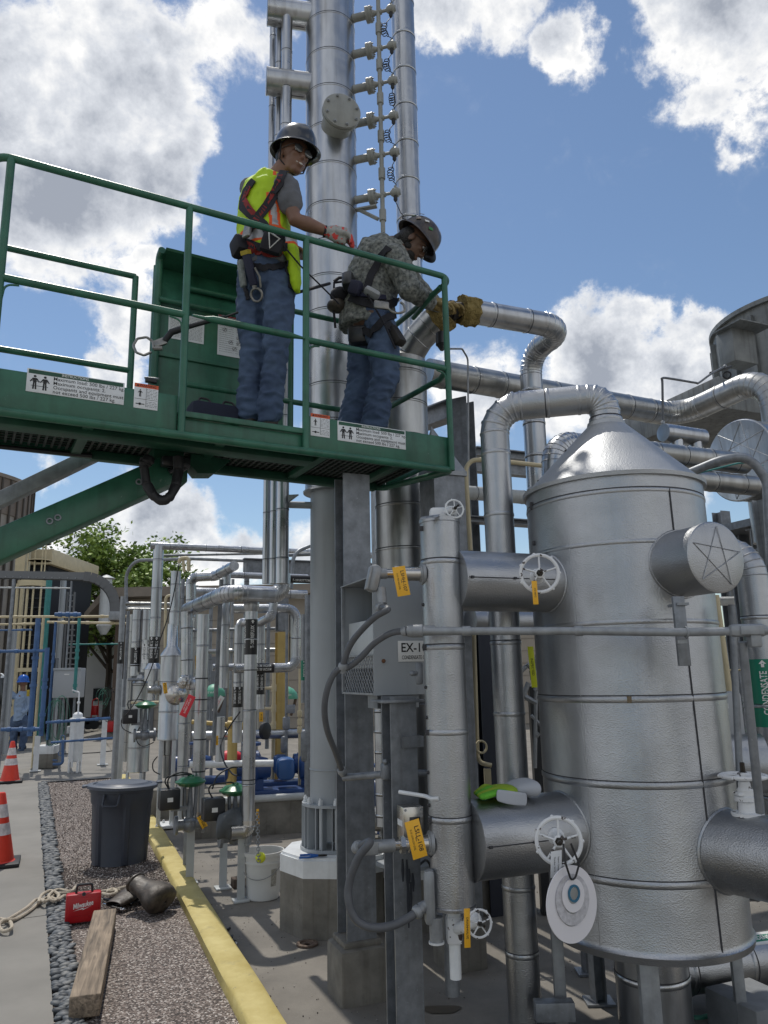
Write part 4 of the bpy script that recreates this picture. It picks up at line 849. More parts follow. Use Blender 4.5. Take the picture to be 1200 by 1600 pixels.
# bottoms of the second column seen behind the EX box: flanged pipe
vrun('narrow silver flanged pipe seen behind the steel column below the grey box', 597, 1095, 1290, 4.7, 26, CL, bands=.12)
pa = Vector((C2.x + .02, C2.y, ztop - .05)); e1 = P(703, 487, 4.72); e2 = P(738, 488, 4.78)
m = MB(); path = [P(640, 552, 4.9), P(655, 528, 4.85), P(672, 510, 4.8), P(682, 500, 4.77)]; m.tube(path, pxr(47, path[1]), 28);
for p, q in zip(path[:-1], path[1:]): m.lathe(p, q - p, [(-.004, pxr(47, p)), (0, pxr(47, p) + .004), (.004, pxr(47, p))], 28)
m.solo('elbow_pipe', CL2, 'crumpled silver elbow rising from the thick column to the torn insulation', 'pipe')
m = MB(); rg = random.Random(8)
def torn(lb, a, b, r):
 m = MB(); a = Vector(a); b = Vector(b); d = (b - a).normalized(); x, y, _ = frame(d); n = 22; sg = 26; o = 0
 for i in range(n + 1):
  for k in range(sg):
   an = 2 * math.pi * k / sg; c = a + (b - a) * i / n; e = x * math.cos(an) + y * math.sin(an); rr = r * (1 + .16 * noise.noise(c * 18 + e * 2.3) + .06 * noise.noise(c * 60 + e * 9)); m.v.append(c + e * rr + d * .02 * noise.noise(e * 3 + c * 4))
 for i in range(n):
  for k in range(sg): k2 = (k + 1) % sg; m.f.append((i * sg + k, i * sg + k2, (i + 1) * sg + k2, (i + 1) * sg + k)); m.m.append(0)
 m.f.append(tuple(reversed(range(sg)))); m.f.append(tuple(n * sg + k for k in range(sg))); m.m += [0, 0]
 return m.solo('torn_insulation', insul, lb, 'insulation', 'torn ends of pipe insulation')
torn('ragged yellow insulation collar left of the exposed black joint', P(680, 502, 4.76), P(699, 488, 4.72), pxr(50, e1)); torn('ragged yellow insulation collar right of the exposed black joint', P(718, 484, 4.74), P(743, 488, 4.79), pxr(45, e1))
m = MB(); m.tube([P(690, 492, 4.73), P(705, 486, 4.72), P(722, 485, 4.74)], [.055, .062, .055], 20); m.lathe(P(703, 486, 4.72), e2 - e1, [(0, .055), (.001, .072), (.022, .072), (.026, .056)], 24); m.bolts(P(703, 486, 4.72), e2 - e1, .064, 8, .009, .012); m.solo('pipe_joint', mat('black_bitumen', (.012, .01, .01), .6), 'exposed black flanged pipe joint between torn yellow insulation', 'pipe joint')
rh = pxr(38, e2); h0 = P(738, 488, 4.78); h1 = h0 + U * 1.0;
def sc(px, Y, z=None): return P(px, 500, Y)
a = P(738, 487, 4.78); zh2 = a.z;
def on(z, px, py):          # point at height z on the ray
 return G(px, py, z)
c_ = on(zh2, 884, 512); dwn = P(833, 640, c_.y + .42); e_ = Vector((dwn.x, dwn.y, zh2 - .0))
run('insulated_pipe', 'silver pipe from the torn insulation, turning at its end and dropping behind the cone', [a, c_, Vector((e_.x, e_.y, zh2 - .02)), Vector((e_.x, e_.y, ZV(840, 900, e_)))], rh, CL, bands=.28)
t_ = P(628, 120, 5.65); vrun('tall plain silver pipe right of the coiled cords', 625, -120, 1150, 5.65, 39, CL, bands=.36)
m = MB(); k = P(690, 532, 4.6); m.lathe(k + ZA * .06, -ZA, [(0, .02), (.01, .038), (.09, .04), (.1, .03), (.13, .012)], 14); m.solo('warning_lamp', blackm, 'small black cylindrical lamp behind the corner of the green railing', 'lamp')
# ================================================================ boom lift with work platform
ZF, ZT = 2.71, 3.77
A_ = G(18, 247, ZT); B_ = G(694, 432, ZT); LD = (B_ - A_); LD.z = 0; PL = LD.length; LD.normalize(); BD = Vector((-LD.y, LD.x, 0))
DPT = .80; OR = Vector((A_.x, A_.y, 0))
def L3(a, b, z): return OR + LD * a + BD * b + ZA * z
def sa_(px, py, b=0.0):                     # photo pixel -> (distance along the platform, height) on the plane b metres behind its front
 d = ray(px, py); o = Vector((0, 0, H)); n = BD; p0 = L3(0, b, 0); t = (p0 - o).dot(n) / d.dot(n); q = o + d * t; return (q - OR).dot(LD), q.z
lift = thing('boom_lift', 'green boom lift platform with railings carrying two workers', 'lift', L3(PL / 2, DPT / 2, 0))
rt_ = .0175
zbot = sa_(690, 733)[1]; ztoe = sa_(600, 667)[1] ; zmid = sa_(600, 556)[1]
# rails
def rr(name, pts, r=rt_, R=.10, m=greenp): MB().tube(fillet(pts, R, 7), r, 14).build(name, m, lift)
rr('top_rail', [L3(PL * .30, DPT, ZT), L3(-.075, DPT, ZT), L3(-.075, 0, ZT), L3(PL + .055, 0, ZT), L3(PL + .055, DPT * .98, ZT), L3(PL * .42, DPT, ZT)], R=.085)
rr('top_rail', [L3(PL - .01, .03, ZT - .055), L3(PL + .05, DPT * .55, ZT - .055)], R=.0, r=.015)
rr('mid_rail', [L3(PL * .30, DPT, zmid), L3(-.07, DPT, zmid), L3(-.07, 0, zmid), L3(sa_(288, 490)[0], 0, zmid)], R=.05)
rr('mid_rail', [L3(sa_(478, 520)[0], 0, zmid), L3(PL, 0, zmid), L3(PL + .03, DPT * .16, zmid - .01), L3(PL - .05, DPT, zmid - .03), L3(PL * .42, DPT, zmid - .03)], R=.06)
g0_, g1_ = sa_(290, 490)[0], sa_(478, 520)[0]
m = MB(); m.tube([L3(g0_ + .03, -.012, zmid), L3(g0_ + .09, -.012, zmid - .002), L3(g0_ + .13, -.012, zmid), L3(g1_ - .10, -.012, zmid), L3(g1_ - .06, -.012, zmid), L3(g1_ - .01, -.012, zmid)], [(.006, .006), (.008, .009), rt_, rt_, (.012, .011), (.006, .006)], 12); m.build('gate_bar', greenp, lift)
for a in (0.0, g0_, g1_, PL):
 m = MB(); m.tube([L3(a, 0, zbot), L3(a, 0, ZT)], rt_ if a else rt_, 14); m.build('post', greenp, lift)
for a in (0.0, PL * .30, PL * .72, PL): m = MB(); m.tube([L3(a, DPT, ZF - .035), L3(a, DPT, ZT)], rt_, 14); m.build('post', greenp, lift)
# curved straps at the joints
for (a, s, z) in ((0.0, 1, zmid), (g0_, -1, zmid), (g1_, 1, zmid), (PL, -1, zmid)):
 m = MB(); m.tube(fillet([L3(a + s * .012, .0, z - .10), L3(a + s * .020, .0, z - .03), L3(a + s * .075, .0, z - .022)], .035, 5), .005, 6); m.build('gusset_strap', greenp, lift)
# frame and toe boards
zbk = ZF - .035
rr('bottom_rail', [L3(0, DPT, zbk), L3(0, .0, zbot), L3(PL, 0, zbot), L3(PL + .01, DPT, zbk), L3(0, DPT, zbk)], r=.020, R=.05)
def board(a0, a1, z0, z1, b=.012): return MB().box(L3((a0 + a1) / 2, b, (z0 + z1) / 2), (a1 - a0, .004, z1 - z0), (LD, BD, ZA), bev=.001).build('toe_board', greenp, lift)
board(-.01, g0_ - .02, zbot + .015, ztoe); board(g1_ + .02, PL - .0, zbot + .015, ztoe)
board(g0_ + .01, g1_ - .01, zbot + .015, ZF - .03, .016); MB().box(L3((g0_ + g1_) / 2, .02, ZF - .012), (g1_ - g0_ - .02, .05, .028), (LD, BD, ZA), bev=.003).build('gate_sill', greenp, lift)
for a, h_ in ((0.0, 0),): MB().box(L3(-.004, DPT / 2, (zbk + ztoe) / 2), (.004, DPT, ztoe - zbk), (LD, BD, ZA)).build('toe_board', greenp, lift)
MB().box(L3(PL + .014, DPT / 2, (zbk + ztoe) / 2), (.004, DPT - .04, ztoe - zbk), (LD, BD, ZA)).build('toe_board', greenp, lift)
MB().box(L3(PL / 2, DPT - .01, (zbk + ztoe) / 2), (PL, .004, ztoe - zbk), (LD, BD, ZA)).build('toe_board', greenp, lift)
gm = MB()
for i in range(int(PL / .036)): gm.box(L3(.018 + i * .036, DPT / 2, ZF - .022), (.012, DPT - .03, .006), (LD, BD, ZA))
for i in range(int(DPT / .045)): gm.box(L3(PL / 2, .025 + i * .045, ZF - .014), (PL - .03, .010, .006), (LD, BD, ZA))
gm.build('floor_grating', mat('grating_metal', (.06, .07, .065), .55, .4, var=.4, vscale=30), lift)
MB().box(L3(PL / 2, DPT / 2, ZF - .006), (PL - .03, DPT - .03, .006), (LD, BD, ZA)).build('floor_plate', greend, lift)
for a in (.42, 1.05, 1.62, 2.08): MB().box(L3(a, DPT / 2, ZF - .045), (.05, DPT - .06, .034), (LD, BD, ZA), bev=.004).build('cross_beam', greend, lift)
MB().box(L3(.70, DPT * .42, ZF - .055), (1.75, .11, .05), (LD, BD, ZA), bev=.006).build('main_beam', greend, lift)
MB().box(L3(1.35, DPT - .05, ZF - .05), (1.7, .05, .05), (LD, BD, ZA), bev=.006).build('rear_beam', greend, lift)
# controller cabinet at the back
a0 = sa_(246, 500, DPT - .03)[0]; a1 = a0 + .78; zc1 = sa_(300, 412, DPT - .03)[1]; zc0 = ZF + .02; zs = sa_(300, 478, DPT - .03)[1]
cb = MB().box(L3((a0 + a1) / 2, DPT + .02, (zc0 + zs) / 2), (a1 - a0, .05, zs - zc0), (LD, BD, ZA), bev=.004).build('control_cabinet', greenp, lift)
m = MB(); m.prism([L3(a0 + .01, DPT - .02, zs), L3(a0 + .01, DPT + .06, zs), L3(a0 + .01, DPT + .10, zc1), L3(a0 + .01, DPT - .14, zc1 - .0), L3(a0 + .01, DPT - .13, zc1 - .012), L3(a0 + .01, DPT + .07, zc1 - .02)], LD * (a1 - a0 - .02)); m.build('cabinet_hood', greenp, lift)
for a in (a0 - .005,): m = MB(); m.tube(fillet([L3(a, DPT - .03, ZF - .03), L3(a, DPT - .03, zc1 - .01), L3(a, DPT - .10, zc1)], .06, 4), .022, 12); m.tube(fillet([L3(a, DPT + .04, ZF - .03), L3(a, DPT + .04, zc1 - .03)], 0, 4), .018, 12); m.build('cabinet_frame', greenp, lift)
MB().tube([L3(a0, DPT - .05, sa_(300, 478, DPT - .05)[1]), L3(a1 + .02, DPT - .05, sa_(300, 478, DPT - .05)[1])], .016, 12).build('grab_bar', greenp, lift)
MB().box(L3((a0 + a1) / 2, DPT - .012, sa_(300, 563, DPT)[1]), (a1 - a0, .012, .025), (LD, BD, ZA), bev=.003).build('rib', greenp, lift)
MB().box(L3((a0 + a1) / 2, DPT - .008, zs + .012), (a1 - a0 - .02, .01, .014), (LD, BD, ZA)).build('slot', seam, lift)
def decal(px0, py0, px1, py1, b, m, name='decal', par=lift, z_off=0):
 aL, zTop = sa_(px0, py0, b); aR, zB = sa_(px1, py1, b); zM = (zTop + sa_(px1, py0 + (px1 - px0) * .17, b)[1]) / 2
 return aL, aR, zTop, zB
def rules(t, c, w, h, n, x=LD, b=BD, th=.0016, seed=1, skip=()):
 rg = random.Random(seed)
 for i in range(n):
  if i in skip: continue
  u = -w / 2
  z = h / 2 - (i + .5) * h / n
  while u < w / 2 - .004:
   L_ = min(rg.uniform(.004, .018), w / 2 - u); t.add([c - b * .0016 + x * u + ZA * (z - th / 2), c - b * .0016 + x * (u + L_) + ZA * (z - th / 2), c - b * .0016 + x * (u + L_) + ZA * (z + th / 2), c - b * .0016 + x * u + ZA * (z + th / 2)], [(0, 1, 2, 3)]); u += L_ + .003
for i, (p0, p1) in enumerate((((264, 487), (318, 542)), ((341, 489), (392, 568)))):
 a_, z_ = sa_(*p0, DPT - .006); a2_, z2_ = sa_(*p1, DPT - .006); w = a2_ - a_; zz1 = z_; zz0 = sa_(p0[0], p1[1] - 14, DPT - .006)[1]; c = L3((a_ + a2_) / 2, DPT - .007, (zz0 + zz1) / 2 - .0)
 pl = MB().box(c, (w, .002, zz1 - zz0), (LD, BD, ZA)).build('instruction_decal', whitep, lift); t = MB(); rules(t, c - LD * w * .24, w * .42, (zz1 - zz0) * .86, 17, seed=i); rules(t, c + LD * w * .24, w * .42, (zz1 - zz0) * .86, 17, seed=i + 7)
 if i:
  for (u, v) in ((-.3, .12), (.12, .14), (.12, -.02), (.12, -.16), (-.12, -.16), (-.0, -.3)):
   t.torus(c + LD * w * u + ZA * (zz1 - zz0) * v - BD * .002, BD, .012, .0010, 16, 4); t.tube([c + LD * (w * u - .006) + ZA * ((zz1 - zz0) * v - .006) - BD * .002, c + LD * (w * u + .006) + ZA * ((zz1 - zz0) * v + .007) - BD * .002], .0016, 4)
  MB().box(c + ZA * ((zz1 - zz0) / 2 - .009) - BD * .0016, (w * .98, .001, .016), (LD, BD, ZA)).build('red_band', redt, pl)
 t.build('lettering', inkm, pl)
c = L3(sa_(330, 455, DPT)[0], DPT + .045, sa_(330, 455, DPT + .045)[1]); MB().box(c, (.13, .003, .022), (LD, BD, ZA)).build('small_decal', galvl, lift)
# front placards
def figure(t, c, s, X=LD):
 n = -BD * .0022;
 for (u, v, a, b) in ((0, .40, .085, .1),): t.lathe(c + X * u * s + ZA * v * s + n * .8, BD, [(0, a * s), (-.0003, a * s)], 14)
 def q(pts): t.add([c + X * (x * s) + ZA * (y * s) + n for x, y in pts], [tuple(range(len(pts)))])
 q([(-.13, .28), (.13, .28), (.10, -.05), (-.10, -.05)]); q([(-.10, -.05), (-.01, -.05), (-.03, -.5), (-.13, -.5)]); q([(.01, -.05), (.10, -.05), (.13, -.5), (.03, -.5)])
 q([(-.13, .28), (-.30, .02), (-.25, -.02), (-.10, .18)]); q([(.13, .28), (.10, .18), (.25, -.02), (.30, .02)])
def placard(pxl, pyt, pxr_, pyb, label):
 aL, zTL = sa_(pxl, pyt, .01); aR, zBR = sa_(pxr_, pyb, .01); w = aR - aL; h = w * .262; zc = (zTL + sa_(pxr_, pyt + (pxr_ - pxl) * .16, .01)[1]) / 2 - h / 2 - .004; zc = (zTL + zBR) / 2
 c = L3((aL + aR) / 2, .0085, zc); pl = MB().box(c, (w, .003, h), (LD, BD, ZA), bev=.001).build('placard', whitep, lift); pl['label'] = label
 MB().box(c + ZA * (h * .38) - BD * .0016, (w * .97, .001, h * .17), (LD, BD, ZA)).build('header_band', greend, pl)
 t = MB(); x = c + LD * w * .125 - BD * .0022; s = h * .235
 for i, ln in enumerate(('Maximum load: 500 lbs / 227 kg.', 'Maximum occupants: 2.', 'Occupants and equipment must', 'not exceed 500 lbs / 227 kg.')):
  vs, fs = text_geo(ln, s * .92, .004); x0 = min(v.x for v in vs); x1 = max(v.x for v in vs); k = min(1, w * .74 / (x1 - x0)); t.add([c + LD * (-w * .235 + (v.x - x0) * k + (i == 3) * .0) + ZA * (h * (.19 - .188 * i) + v.y) - BD * .0022 for v in vs], fs)
 for u in (-.42, -.32): figure(t, c + LD * w * u - ZA * h * .06, h * .62)
 for v in (-.02, -.22): t.box(c + LD * w * (-.37) + ZA * h * v - BD * .0018, (w * .17, .0006, .002), (LD, BD, ZA))
 t.build('lettering', inkm, pl); t = MB(); text_flat(t, 'INSTRUCTIONS', c + ZA * h * .385 - BD * .0026 - LD * w * .02, LD, ZA, h * .15, bold=.01); t.build('heading', whitei, pl)
def warn(pxl, pyt, pxr_, pyb):
 aL, zTL = sa_(pxl, pyt, .01); aR, zBR = sa_(pxr_, pyb, .01); w = aR - aL; c = L3((aL + aR) / 2, .0085, (zTL + zBR) / 2); h = w * 1.12
 pl = MB().box(c, (w, .003, h), (LD, BD, ZA), bev=.001).build('warning_sign', whitep, lift); MB().box(c + ZA * h * .42 - BD * .0016, (w, .001, h * .15), (LD, BD, ZA)).build('orange_band', orange, pl)
 t = MB(); text_flat(t, 'WARNING', c + ZA * h * .42 - BD * .0026 + LD * w * .06, LD, ZA, h * .13, bold=.012); t.prism([c + ZA * (h * .38) - BD * .0022 - LD * w * .42, c + ZA * (h * .38) - BD * .0022 - LD * w * .30, c + ZA * (h * .47) - BD * .0022 - LD * w * .36], -BD * .0004)
 rules(t, c + LD * w * .24 + ZA * h * .12, w * .44, h * .4, 7, th=.0018); rules(t, c + LD * w * .24 - ZA * h * .3, w * .44, h * .25, 4, th=.0018); figure(t, c - LD * w * .25 + ZA * h * .12, h * .3)
 t.box(c - ZA * h * .12 - BD * .0018, (w * .95, .0006, .0015), (LD, BD, ZA)); t.box(c - ZA * h * .04 - BD * .0018 + LD * 0, (.0015, .0006, h * .75), (LD, BD, ZA)); t.tube([c - LD * w * .42 - ZA * h * .32 - BD * .0018, c - LD * w * .06 - ZA * h * .32 - BD * .0018], .002, 4); t.ball(c - LD * w * .25 - ZA * h * .32 - BD * .0018, .006, 8); t.build('lettering', inkm, pl)
placard(43, 574, 193, 634, 'left white instruction placard with two worker figures'); placard(527, 652, 634, 708, 'right white instruction placard with two worker figures'); warn(210, 602, 246, 638); warn(485, 648, 515, 682)
# boom
bt = P(262, 738, 3.80); bl = P(-420, 1040, 3.25); bd_ = (bt - bl).normalized(); bo = bd_.cross(Vector((.25, 1, 0))).normalized() ; bs_ = bd_.cross(bo).normalized()
def bp(px, py, Y): return P(px, py, Y)
boom = MB(); c = (bt + bl) / 2; L_ = (bt - bl).length
upv = Vector((0, 0, 1)); upv = (upv - bd_ * upv.dot(bd_)).normalized(); side = bd_.cross(upv).normalized()
boom.box(c, (L_, .13, .15), (bd_, side, upv), bev=.012); boom.build('boom', greenp, lift)
for f in (.10, .36, .385):
 p = bt - bd_ * (L_ * 0 + f * 1.6) ; s_ = side if side.y < 0 else -side; MB().lathe(p + s_ * .062, s_, [(0, .016), (.012, .016), (.012, .010), (.0, .008)], 16).build('boom_port', galv, lift)
b2a, b2b = P(175, 697, 4.05), P(-420, 985, 3.5); d2 = (b2a - b2b).normalized(); u2 = (ZA - d2 * ZA.dot(d2)).normalized(); MB().box((b2a + b2b) / 2, ((b2a - b2b).length, .08, .075), (d2, d2.cross(u2), u2), bev=.006).build('levelling_rod', galvl, lift)
m = MB(); k = P(258, 742, 3.85); m.box(k, (.20, .16, .10), (LD, BD, ZA), bev=.01); MB().box(k + ZA * .07, (.16, .14, .12), (LD, BD, ZA), bev=.01).build('boom_mount', greend, lift); m.build('boom_tip', greend, lift)
m = MB(); k = P(322, 733, 3.95); m.prism([k + LD * x + ZA * z - BD * .06 for x, z in ((-.10, .06), (.12, .05), (.03, -.035), (-.06, -.045), (-.10, .0))], BD * .12); m.build('rotator_bracket', greend, lift)
m = MB(); k = P(265, 722, 3.7)
for o_ in (-.0, .04): m.tube([k + LD * (.03 + o_) + ZA * .02, k + LD * (.05 + o_) - ZA * .02, k + LD * (.0 + o_) - ZA * .05], .012, 8)
m.box(k + LD * .03, (.14, .06, .05), (LD, BD, ZA), bev=.006); m.build('hydraulic_block', blackm, lift)
pts = [P(226, 716, 3.55), P(225, 730, 3.55), P(229, 757, 3.55), P(240, 775, 3.55), P(254, 784, 3.55), P(266, 776, 3.56), P(275, 758, 3.58), P(279, 735, 3.6), P(278, 714, 3.6)]
hp = fillet(pts, .05, 4); rg = random.Random(3); MB().tube(hp, [.023 + rg.uniform(-.002, .003) for _ in hp], 14).build('hose_loop', black, lift)
m = MB();
for p in (P(226, 722, 3.55), P(230, 718, 3.54)): m.lathe(p + Vector((0, 0, -.02)), (0.3, 0, 1), [(0, .02), (.01, .032), (.03, .028), (.04, .02)], 10)
m.build('hose_sleeve', black, lift)
# end of frame left: platform mount seen below the floor
MB().tube([L3(-.3, DPT * .9, ZF - .07), L3(.5, DPT * .9, ZF - .06)], .012, 10).build('slave_cylinder', blackm, lift)
# lanyards, hook and tool bag
t = thing('tool_bag', 'dark navy soft tool bag on the green platform floor', 'bag', L3(.95, .42, ZF)); aa = sa_(334, 612, .40)[0]
MB().box(L3(aa, .42, ZF + .105), (.26, .17, .20), (LD, BD, ZA), bev=.035).build('bag_body', mat('navy_cloth', (.012, .016, .035), .85, bump=.3, bscale=60), t)
m = MB();
for u in (-.06, .07): m.tube(fillet([L3(aa + u - .03, .36, ZF + .19), L3(aa + u - .02, .38, ZF + .225), L3(aa + u + .03, .38, ZF + .222), L3(aa + u + .04, .36, ZF + .185)], .02, 4), .006, 6)
m.build('handle', black, t); MB().box(L3(aa + .05, .332, ZF + .09), (.03, .002, .022), (LD, BD, ZA)).build('patch', galvl, t)
def hook(par, c, X, Y_, s=1.0, m_=None):
 m = MB(); pts = [(.0, .0), (.012, .03), (.0, .058), (-.035, .066), (-.062, .045), (-.066, .012), (-.045, -.012), (-.014, -.010)]
 m.tube(fillet([c + X * (x * s) + Y_ * (y * s) for x, y in pts], .012 * s, 3), .0052 * s, 8); m.tube([c + X * 0 * s, c + X * .03 * s - Y_ * .012 * s], .009 * s, 8); m.build('snap_hook', m_ or mat('forged_hook', (.26, .255, .24), .38, .8, var=.2, vscale=40), par)
lh = thing('safety_lanyard', 'black safety lanyard clipped by a steel hook to the back rail of the platform', 'lanyard', P(240, 535, 3.75))
q = P(240, 545, 3.72);
m = MB(); X = Vector((.85, .2, .45)).normalized(); Yv = Vector((-.5, 0, .85)).normalized()
hook(lh, q, X, Yv, 1.35); m.box(q + X * .045 + Yv * .02, (.07, .02, .045), (X, X.cross(Yv), Yv), bev=.012); m.build('hook_body', mat('forged_hook'), lh)
m = MB(); m.tube([q + X * .07 + Yv * .02, P(268, 519, 3.74), P(290, 512, 3.73)], [.016, .018, .018], 10); m.tube([P(290, 512, 3.73), P(322, 503, 3.7), P(352, 495, 3.68)], [.013, .012, .011], 8); m.tube([P(350, 496, 3.68), P(372, 488, 3.65)], .006, 8); m.build('shock_pack', black, lh)
t = thing('latch', 'small dark clamp latch at the back edge of the platform', 'latch', P(233, 590, 3.7)); MB().box(P(236, 595, 3.7), (.06, .03, .025), (LD, BD, ZA), bev=.006).build('body', blackm, t); MB().cyl(P(226, 590, 3.7), P(248, 592, 3.7), .006).build('pin', galvl, t)
# ================================================================ pipework behind, left of the tall column
def vthing(label, px, py0, py1, Y, w, marker=None, name='insulated_pipe', m=CL, bands=.3, group=None, pts=None, bend=None, words=None, mk=markb, tm=whitei, down=True):
 """upright pipe as a thing, with an optional lettered sleeve between two photo rows"""
 a = P(px, py0, Y); z1 = ZV(px, py1, a); t = thing(name, label, 'pipe', (a.x, a.y, z1), group); r = pxr(w, P(px, (py0 + py1) / 2, Y))
 pipe(MB(), [(a.x, a.y, z1), a], r, bands=bands).build('cladding', m, t)
 if marker:
  zt_, zb_ = ZV(px, marker[0], a), ZV(px, marker[1], a); sleeve(t, (a.x, a.y, (zt_ + zb_) / 2), ZA, r, zt_ - zb_, mk, [(s, sh) for s, sh in words], tm, flip=-1 if down else 1, size=r * .75)
 return t, a, r, z1
def path_pipe(label, pts, w, at_=0, name='insulated_pipe', m=CL, bands=.3, bend=None, group=None):
 r = pxr(w, pts[at_]); return run(name, label, pts, r, m, bands=bands, group=group, bend=bend), r
# reflux line with its lettered marker
t, a, r, z1 = vthing('upright silver pipe with a black T-100 REFLUX marker above the white bucket', 393, 945, 1286, 5.6, 20, (968, 1023), words=[('T-100 REFLUX', .25), ('T-100 REFLUX', -1.15)], bands=.55, down=False)
for row in (1047, 1218): MB().lathe((a.x, a.y, ZV(393, row, a)), ZA, [(-.004, r), (-.004, r + .002), (.004, r + .002), (.004, r)], 24).build('black_strap', seam, t)
m = MB(); e = Vector((a.x, a.y, z1)); pth = fillet([e + ZA * .02, e - ZA * .05, e - ZA * .05 - U * .12], .045, 6); m.tube(pth, r * 1.05, 20);
for i in range(1, len(pth) - 1): m.lathe(pth[i], pth[i + 1] - pth[i], [(-.004, r * 1.04), (0, r * 1.12), (.004, r * 1.04)], 20)
m.build('elbow', stain, t); MB().lathe(e - ZA * .08, -ZA, [(0, .016), (.05, .016), (.05, .022), (.065, .022), (.065, .014), (.11, .012)], 12).build('drain_nipple', galvl, t)
zh = P(400, 931, 5.6).z
hp = [G(293, 953, zh), G(356, 926, zh), G(441, 930, zh)]; top_ = P(441, 905, 5.0); hp[2] = Vector((top_.x, top_.y, zh)) if 0 else hp[2]
path_pipe('bent silver header pipe feeding the upright T-100 REFLUX line', [hp[0] - ZA * .0, hp[1], hp[2], hp[2] + ZA * .16], 25, 2, bands=.34, bend=.11)
MB().lathe(Vector((a.x, a.y, a.z - .05)), ZA, [(0, r), (.02, r + .008), (.07, r + .012), (.10, r + .004)], 20).build('collar', CL, t)
# lines going down left of it
q = [P(292, 956, 6.3), P(292, 1069, 6.3), P(318, 1069, 6.1)]
path_pipe('short silver pipe ending in a foil wrapped bend, left of the twin strapped line', [q[0], q[1], Vector((q[2].x, q[2].y, q[1].z))], 18, 0, bands=.3, bend=.07)
m = MB(); rg = random.Random(6); c = P(299, 1066, 6.2);
for k in range(9): m.ball(c + Vector((rg.uniform(-.07, .09), rg.uniform(-.03, .03), rg.uniform(-.03, .03))), rg.uniform(.035, .055), 7)
m.solo('foil_wrap', mat('crumpled_foil', (.55, .54, .52), .22, 1.0, bump=.8, bscale=35, bdist=.03), 'crumpled foil wrap round the pipe bend', 'foil wrap')
t, a3, r3, z3 = vthing('upright silver pipe with dark straps standing right of the foil wrapped bend', 318, 960, 1272, 6.1, 19, bands=.6)
for row in (1060, 1093, 1155, 1205): MB().lathe((a3.x, a3.y, ZV(318, row, a3)), ZA, [(-.005, r3), (-.005, r3 + .003), (.005, r3 + .003), (.005, r3)], 24).build('black_strap', seam, t)
m = MB(); e = Vector((a3.x, a3.y, z3)); m.tube(fillet([e + ZA * .02, e - ZA * .06, e - ZA * .06 - U * .10], .05, 5), r3 * 1.02, 18); m.build('elbow', stain, t)
for (lb, px, r0_, r1_, Y_, w_, mk_, wd_) in (
 ('upright silver pipe below the foil wrapped bend', 289, 1098, 1232, 6.5, 17, None, None),
 ('tall silver pipe standing between the two green valve actuators', 354, 884, 1075, 6.7, 14, None, None),
 ('slim silver pipe with a black T-100 REFLUX marker behind the strapped pipes', 374, 977, 1160, 7.0, 15, (1073, 1105), [('T-100 REFLUX', .3), ('T-100 REFLUX', -.7)]),
 ('slim silver pipe with a small black REFLUX marker left of the yellow column', 408, 975, 1108, 6.9, 13, (1047, 1085), [('T-100 REFLUX', .3), ('T-100 REFLUX', -.7)]),
 ('silver pipe with a black marker left of the tall T-shaped pipe', 215, 953, 1056, 10.5, 14, (1012, 1041), [('T-100 BOTTOMS', 0)]),
 ('silver pipe with a white SIDE DRAW marker left of the tall T-shaped pipe', 229, 953, 1050, 10.5, 12, None, None),
 ('silver neck pipe above the strapped strainer vessel', 275, 893, 978, 8.3, 15, None, None),
 ('short silver pipe standing under the bent pipe beside the yellow column', 345, 1120, 1190, 7.4, 14, None, None)):
 vthing(lb, px, r0_, r1_, Y_, w_, mk_, words=wd_, bands=.32)
# white marker
t, a, r, z1 = vthing('silver pipe carrying a white marker, between the black lettered pipes', 230, 1000, 1046, 10.44, 13, (1006, 1036), words=[('SIDE DRAW', .3), ('SIDE DRAW', -.6)], mk=white, tm=inkm)
# T-shaped pipe with OVERHEADS marker and reducer pot
t, a, r, z1 = vthing('tall T-shaped silver pipe with a black T-100 OVERHEADS marker', 248, 853, 1036, 8.5, 16, (995, 1036), words=[('T-100 OVERHEADS', .35), ('T-100 OVERHEADS', -.6)])
rb_ = r * 1.62; zz = ZV(248, 1046, a); z2_ = ZV(248, 1064, a); z3_ = ZV(248, 1094, a)
MB().lathe((a.x, a.y, z3_), ZA, [(0, r * .95), (z2_ - z3_, r * .95), (z2_ - z3_ + .002, rb_), (zz - z3_, rb_), (zz - z3_ + .003, rb_ + .006), (zz - z3_ + .008, rb_ + .004), (z1 - z3_, r)], 28).build('reducer', CL, t)
e = a; run('insulated_pipe', 'long horizontal silver pipe capped at its left end, highest of the pipe racks', [e - U * .09 + ZA * .0, Vector((a.x, a.y, a.z)) + U * 3.6], pxr(11, a), bands=.42)
path_pipe('silver pipe with an upturned capped end above the pipe rack', [P(298, 965, 6.85), P(298, 902, 6.85), P(336, 900, 6.85), P(366, 884, 6.4)], 15, 0, bend=.06)
for lb, p0, p1, Y0, w, mm in (('pale horizontal pipe running behind the upturned capped pipe', (345, 898), (486, 899), 7.6, 10, CL), ('horizontal silver pipe in the middle of the pipe rack', (306, 925), (486, 928), 8.0, 14, CL),
                              ('thin double pipe above the three lettered pipes', (196, 943), (275, 944), 10.7, 6, CL2), ('second thin pipe above the three lettered pipes', (196, 952), (275, 953), 10.8, 5, CL2), ('horizontal silver pipe at the left below the rack', (332, 1043), (410, 1044), 7.3, 11, CL)):
 a, b = P(*p0, Y0), P(*p1, Y0); b.z = a.z; b = a + U * ((b - a).length); run('insulated_pipe', lb, [a, b], pxr(w, a), mm, bands=.4)
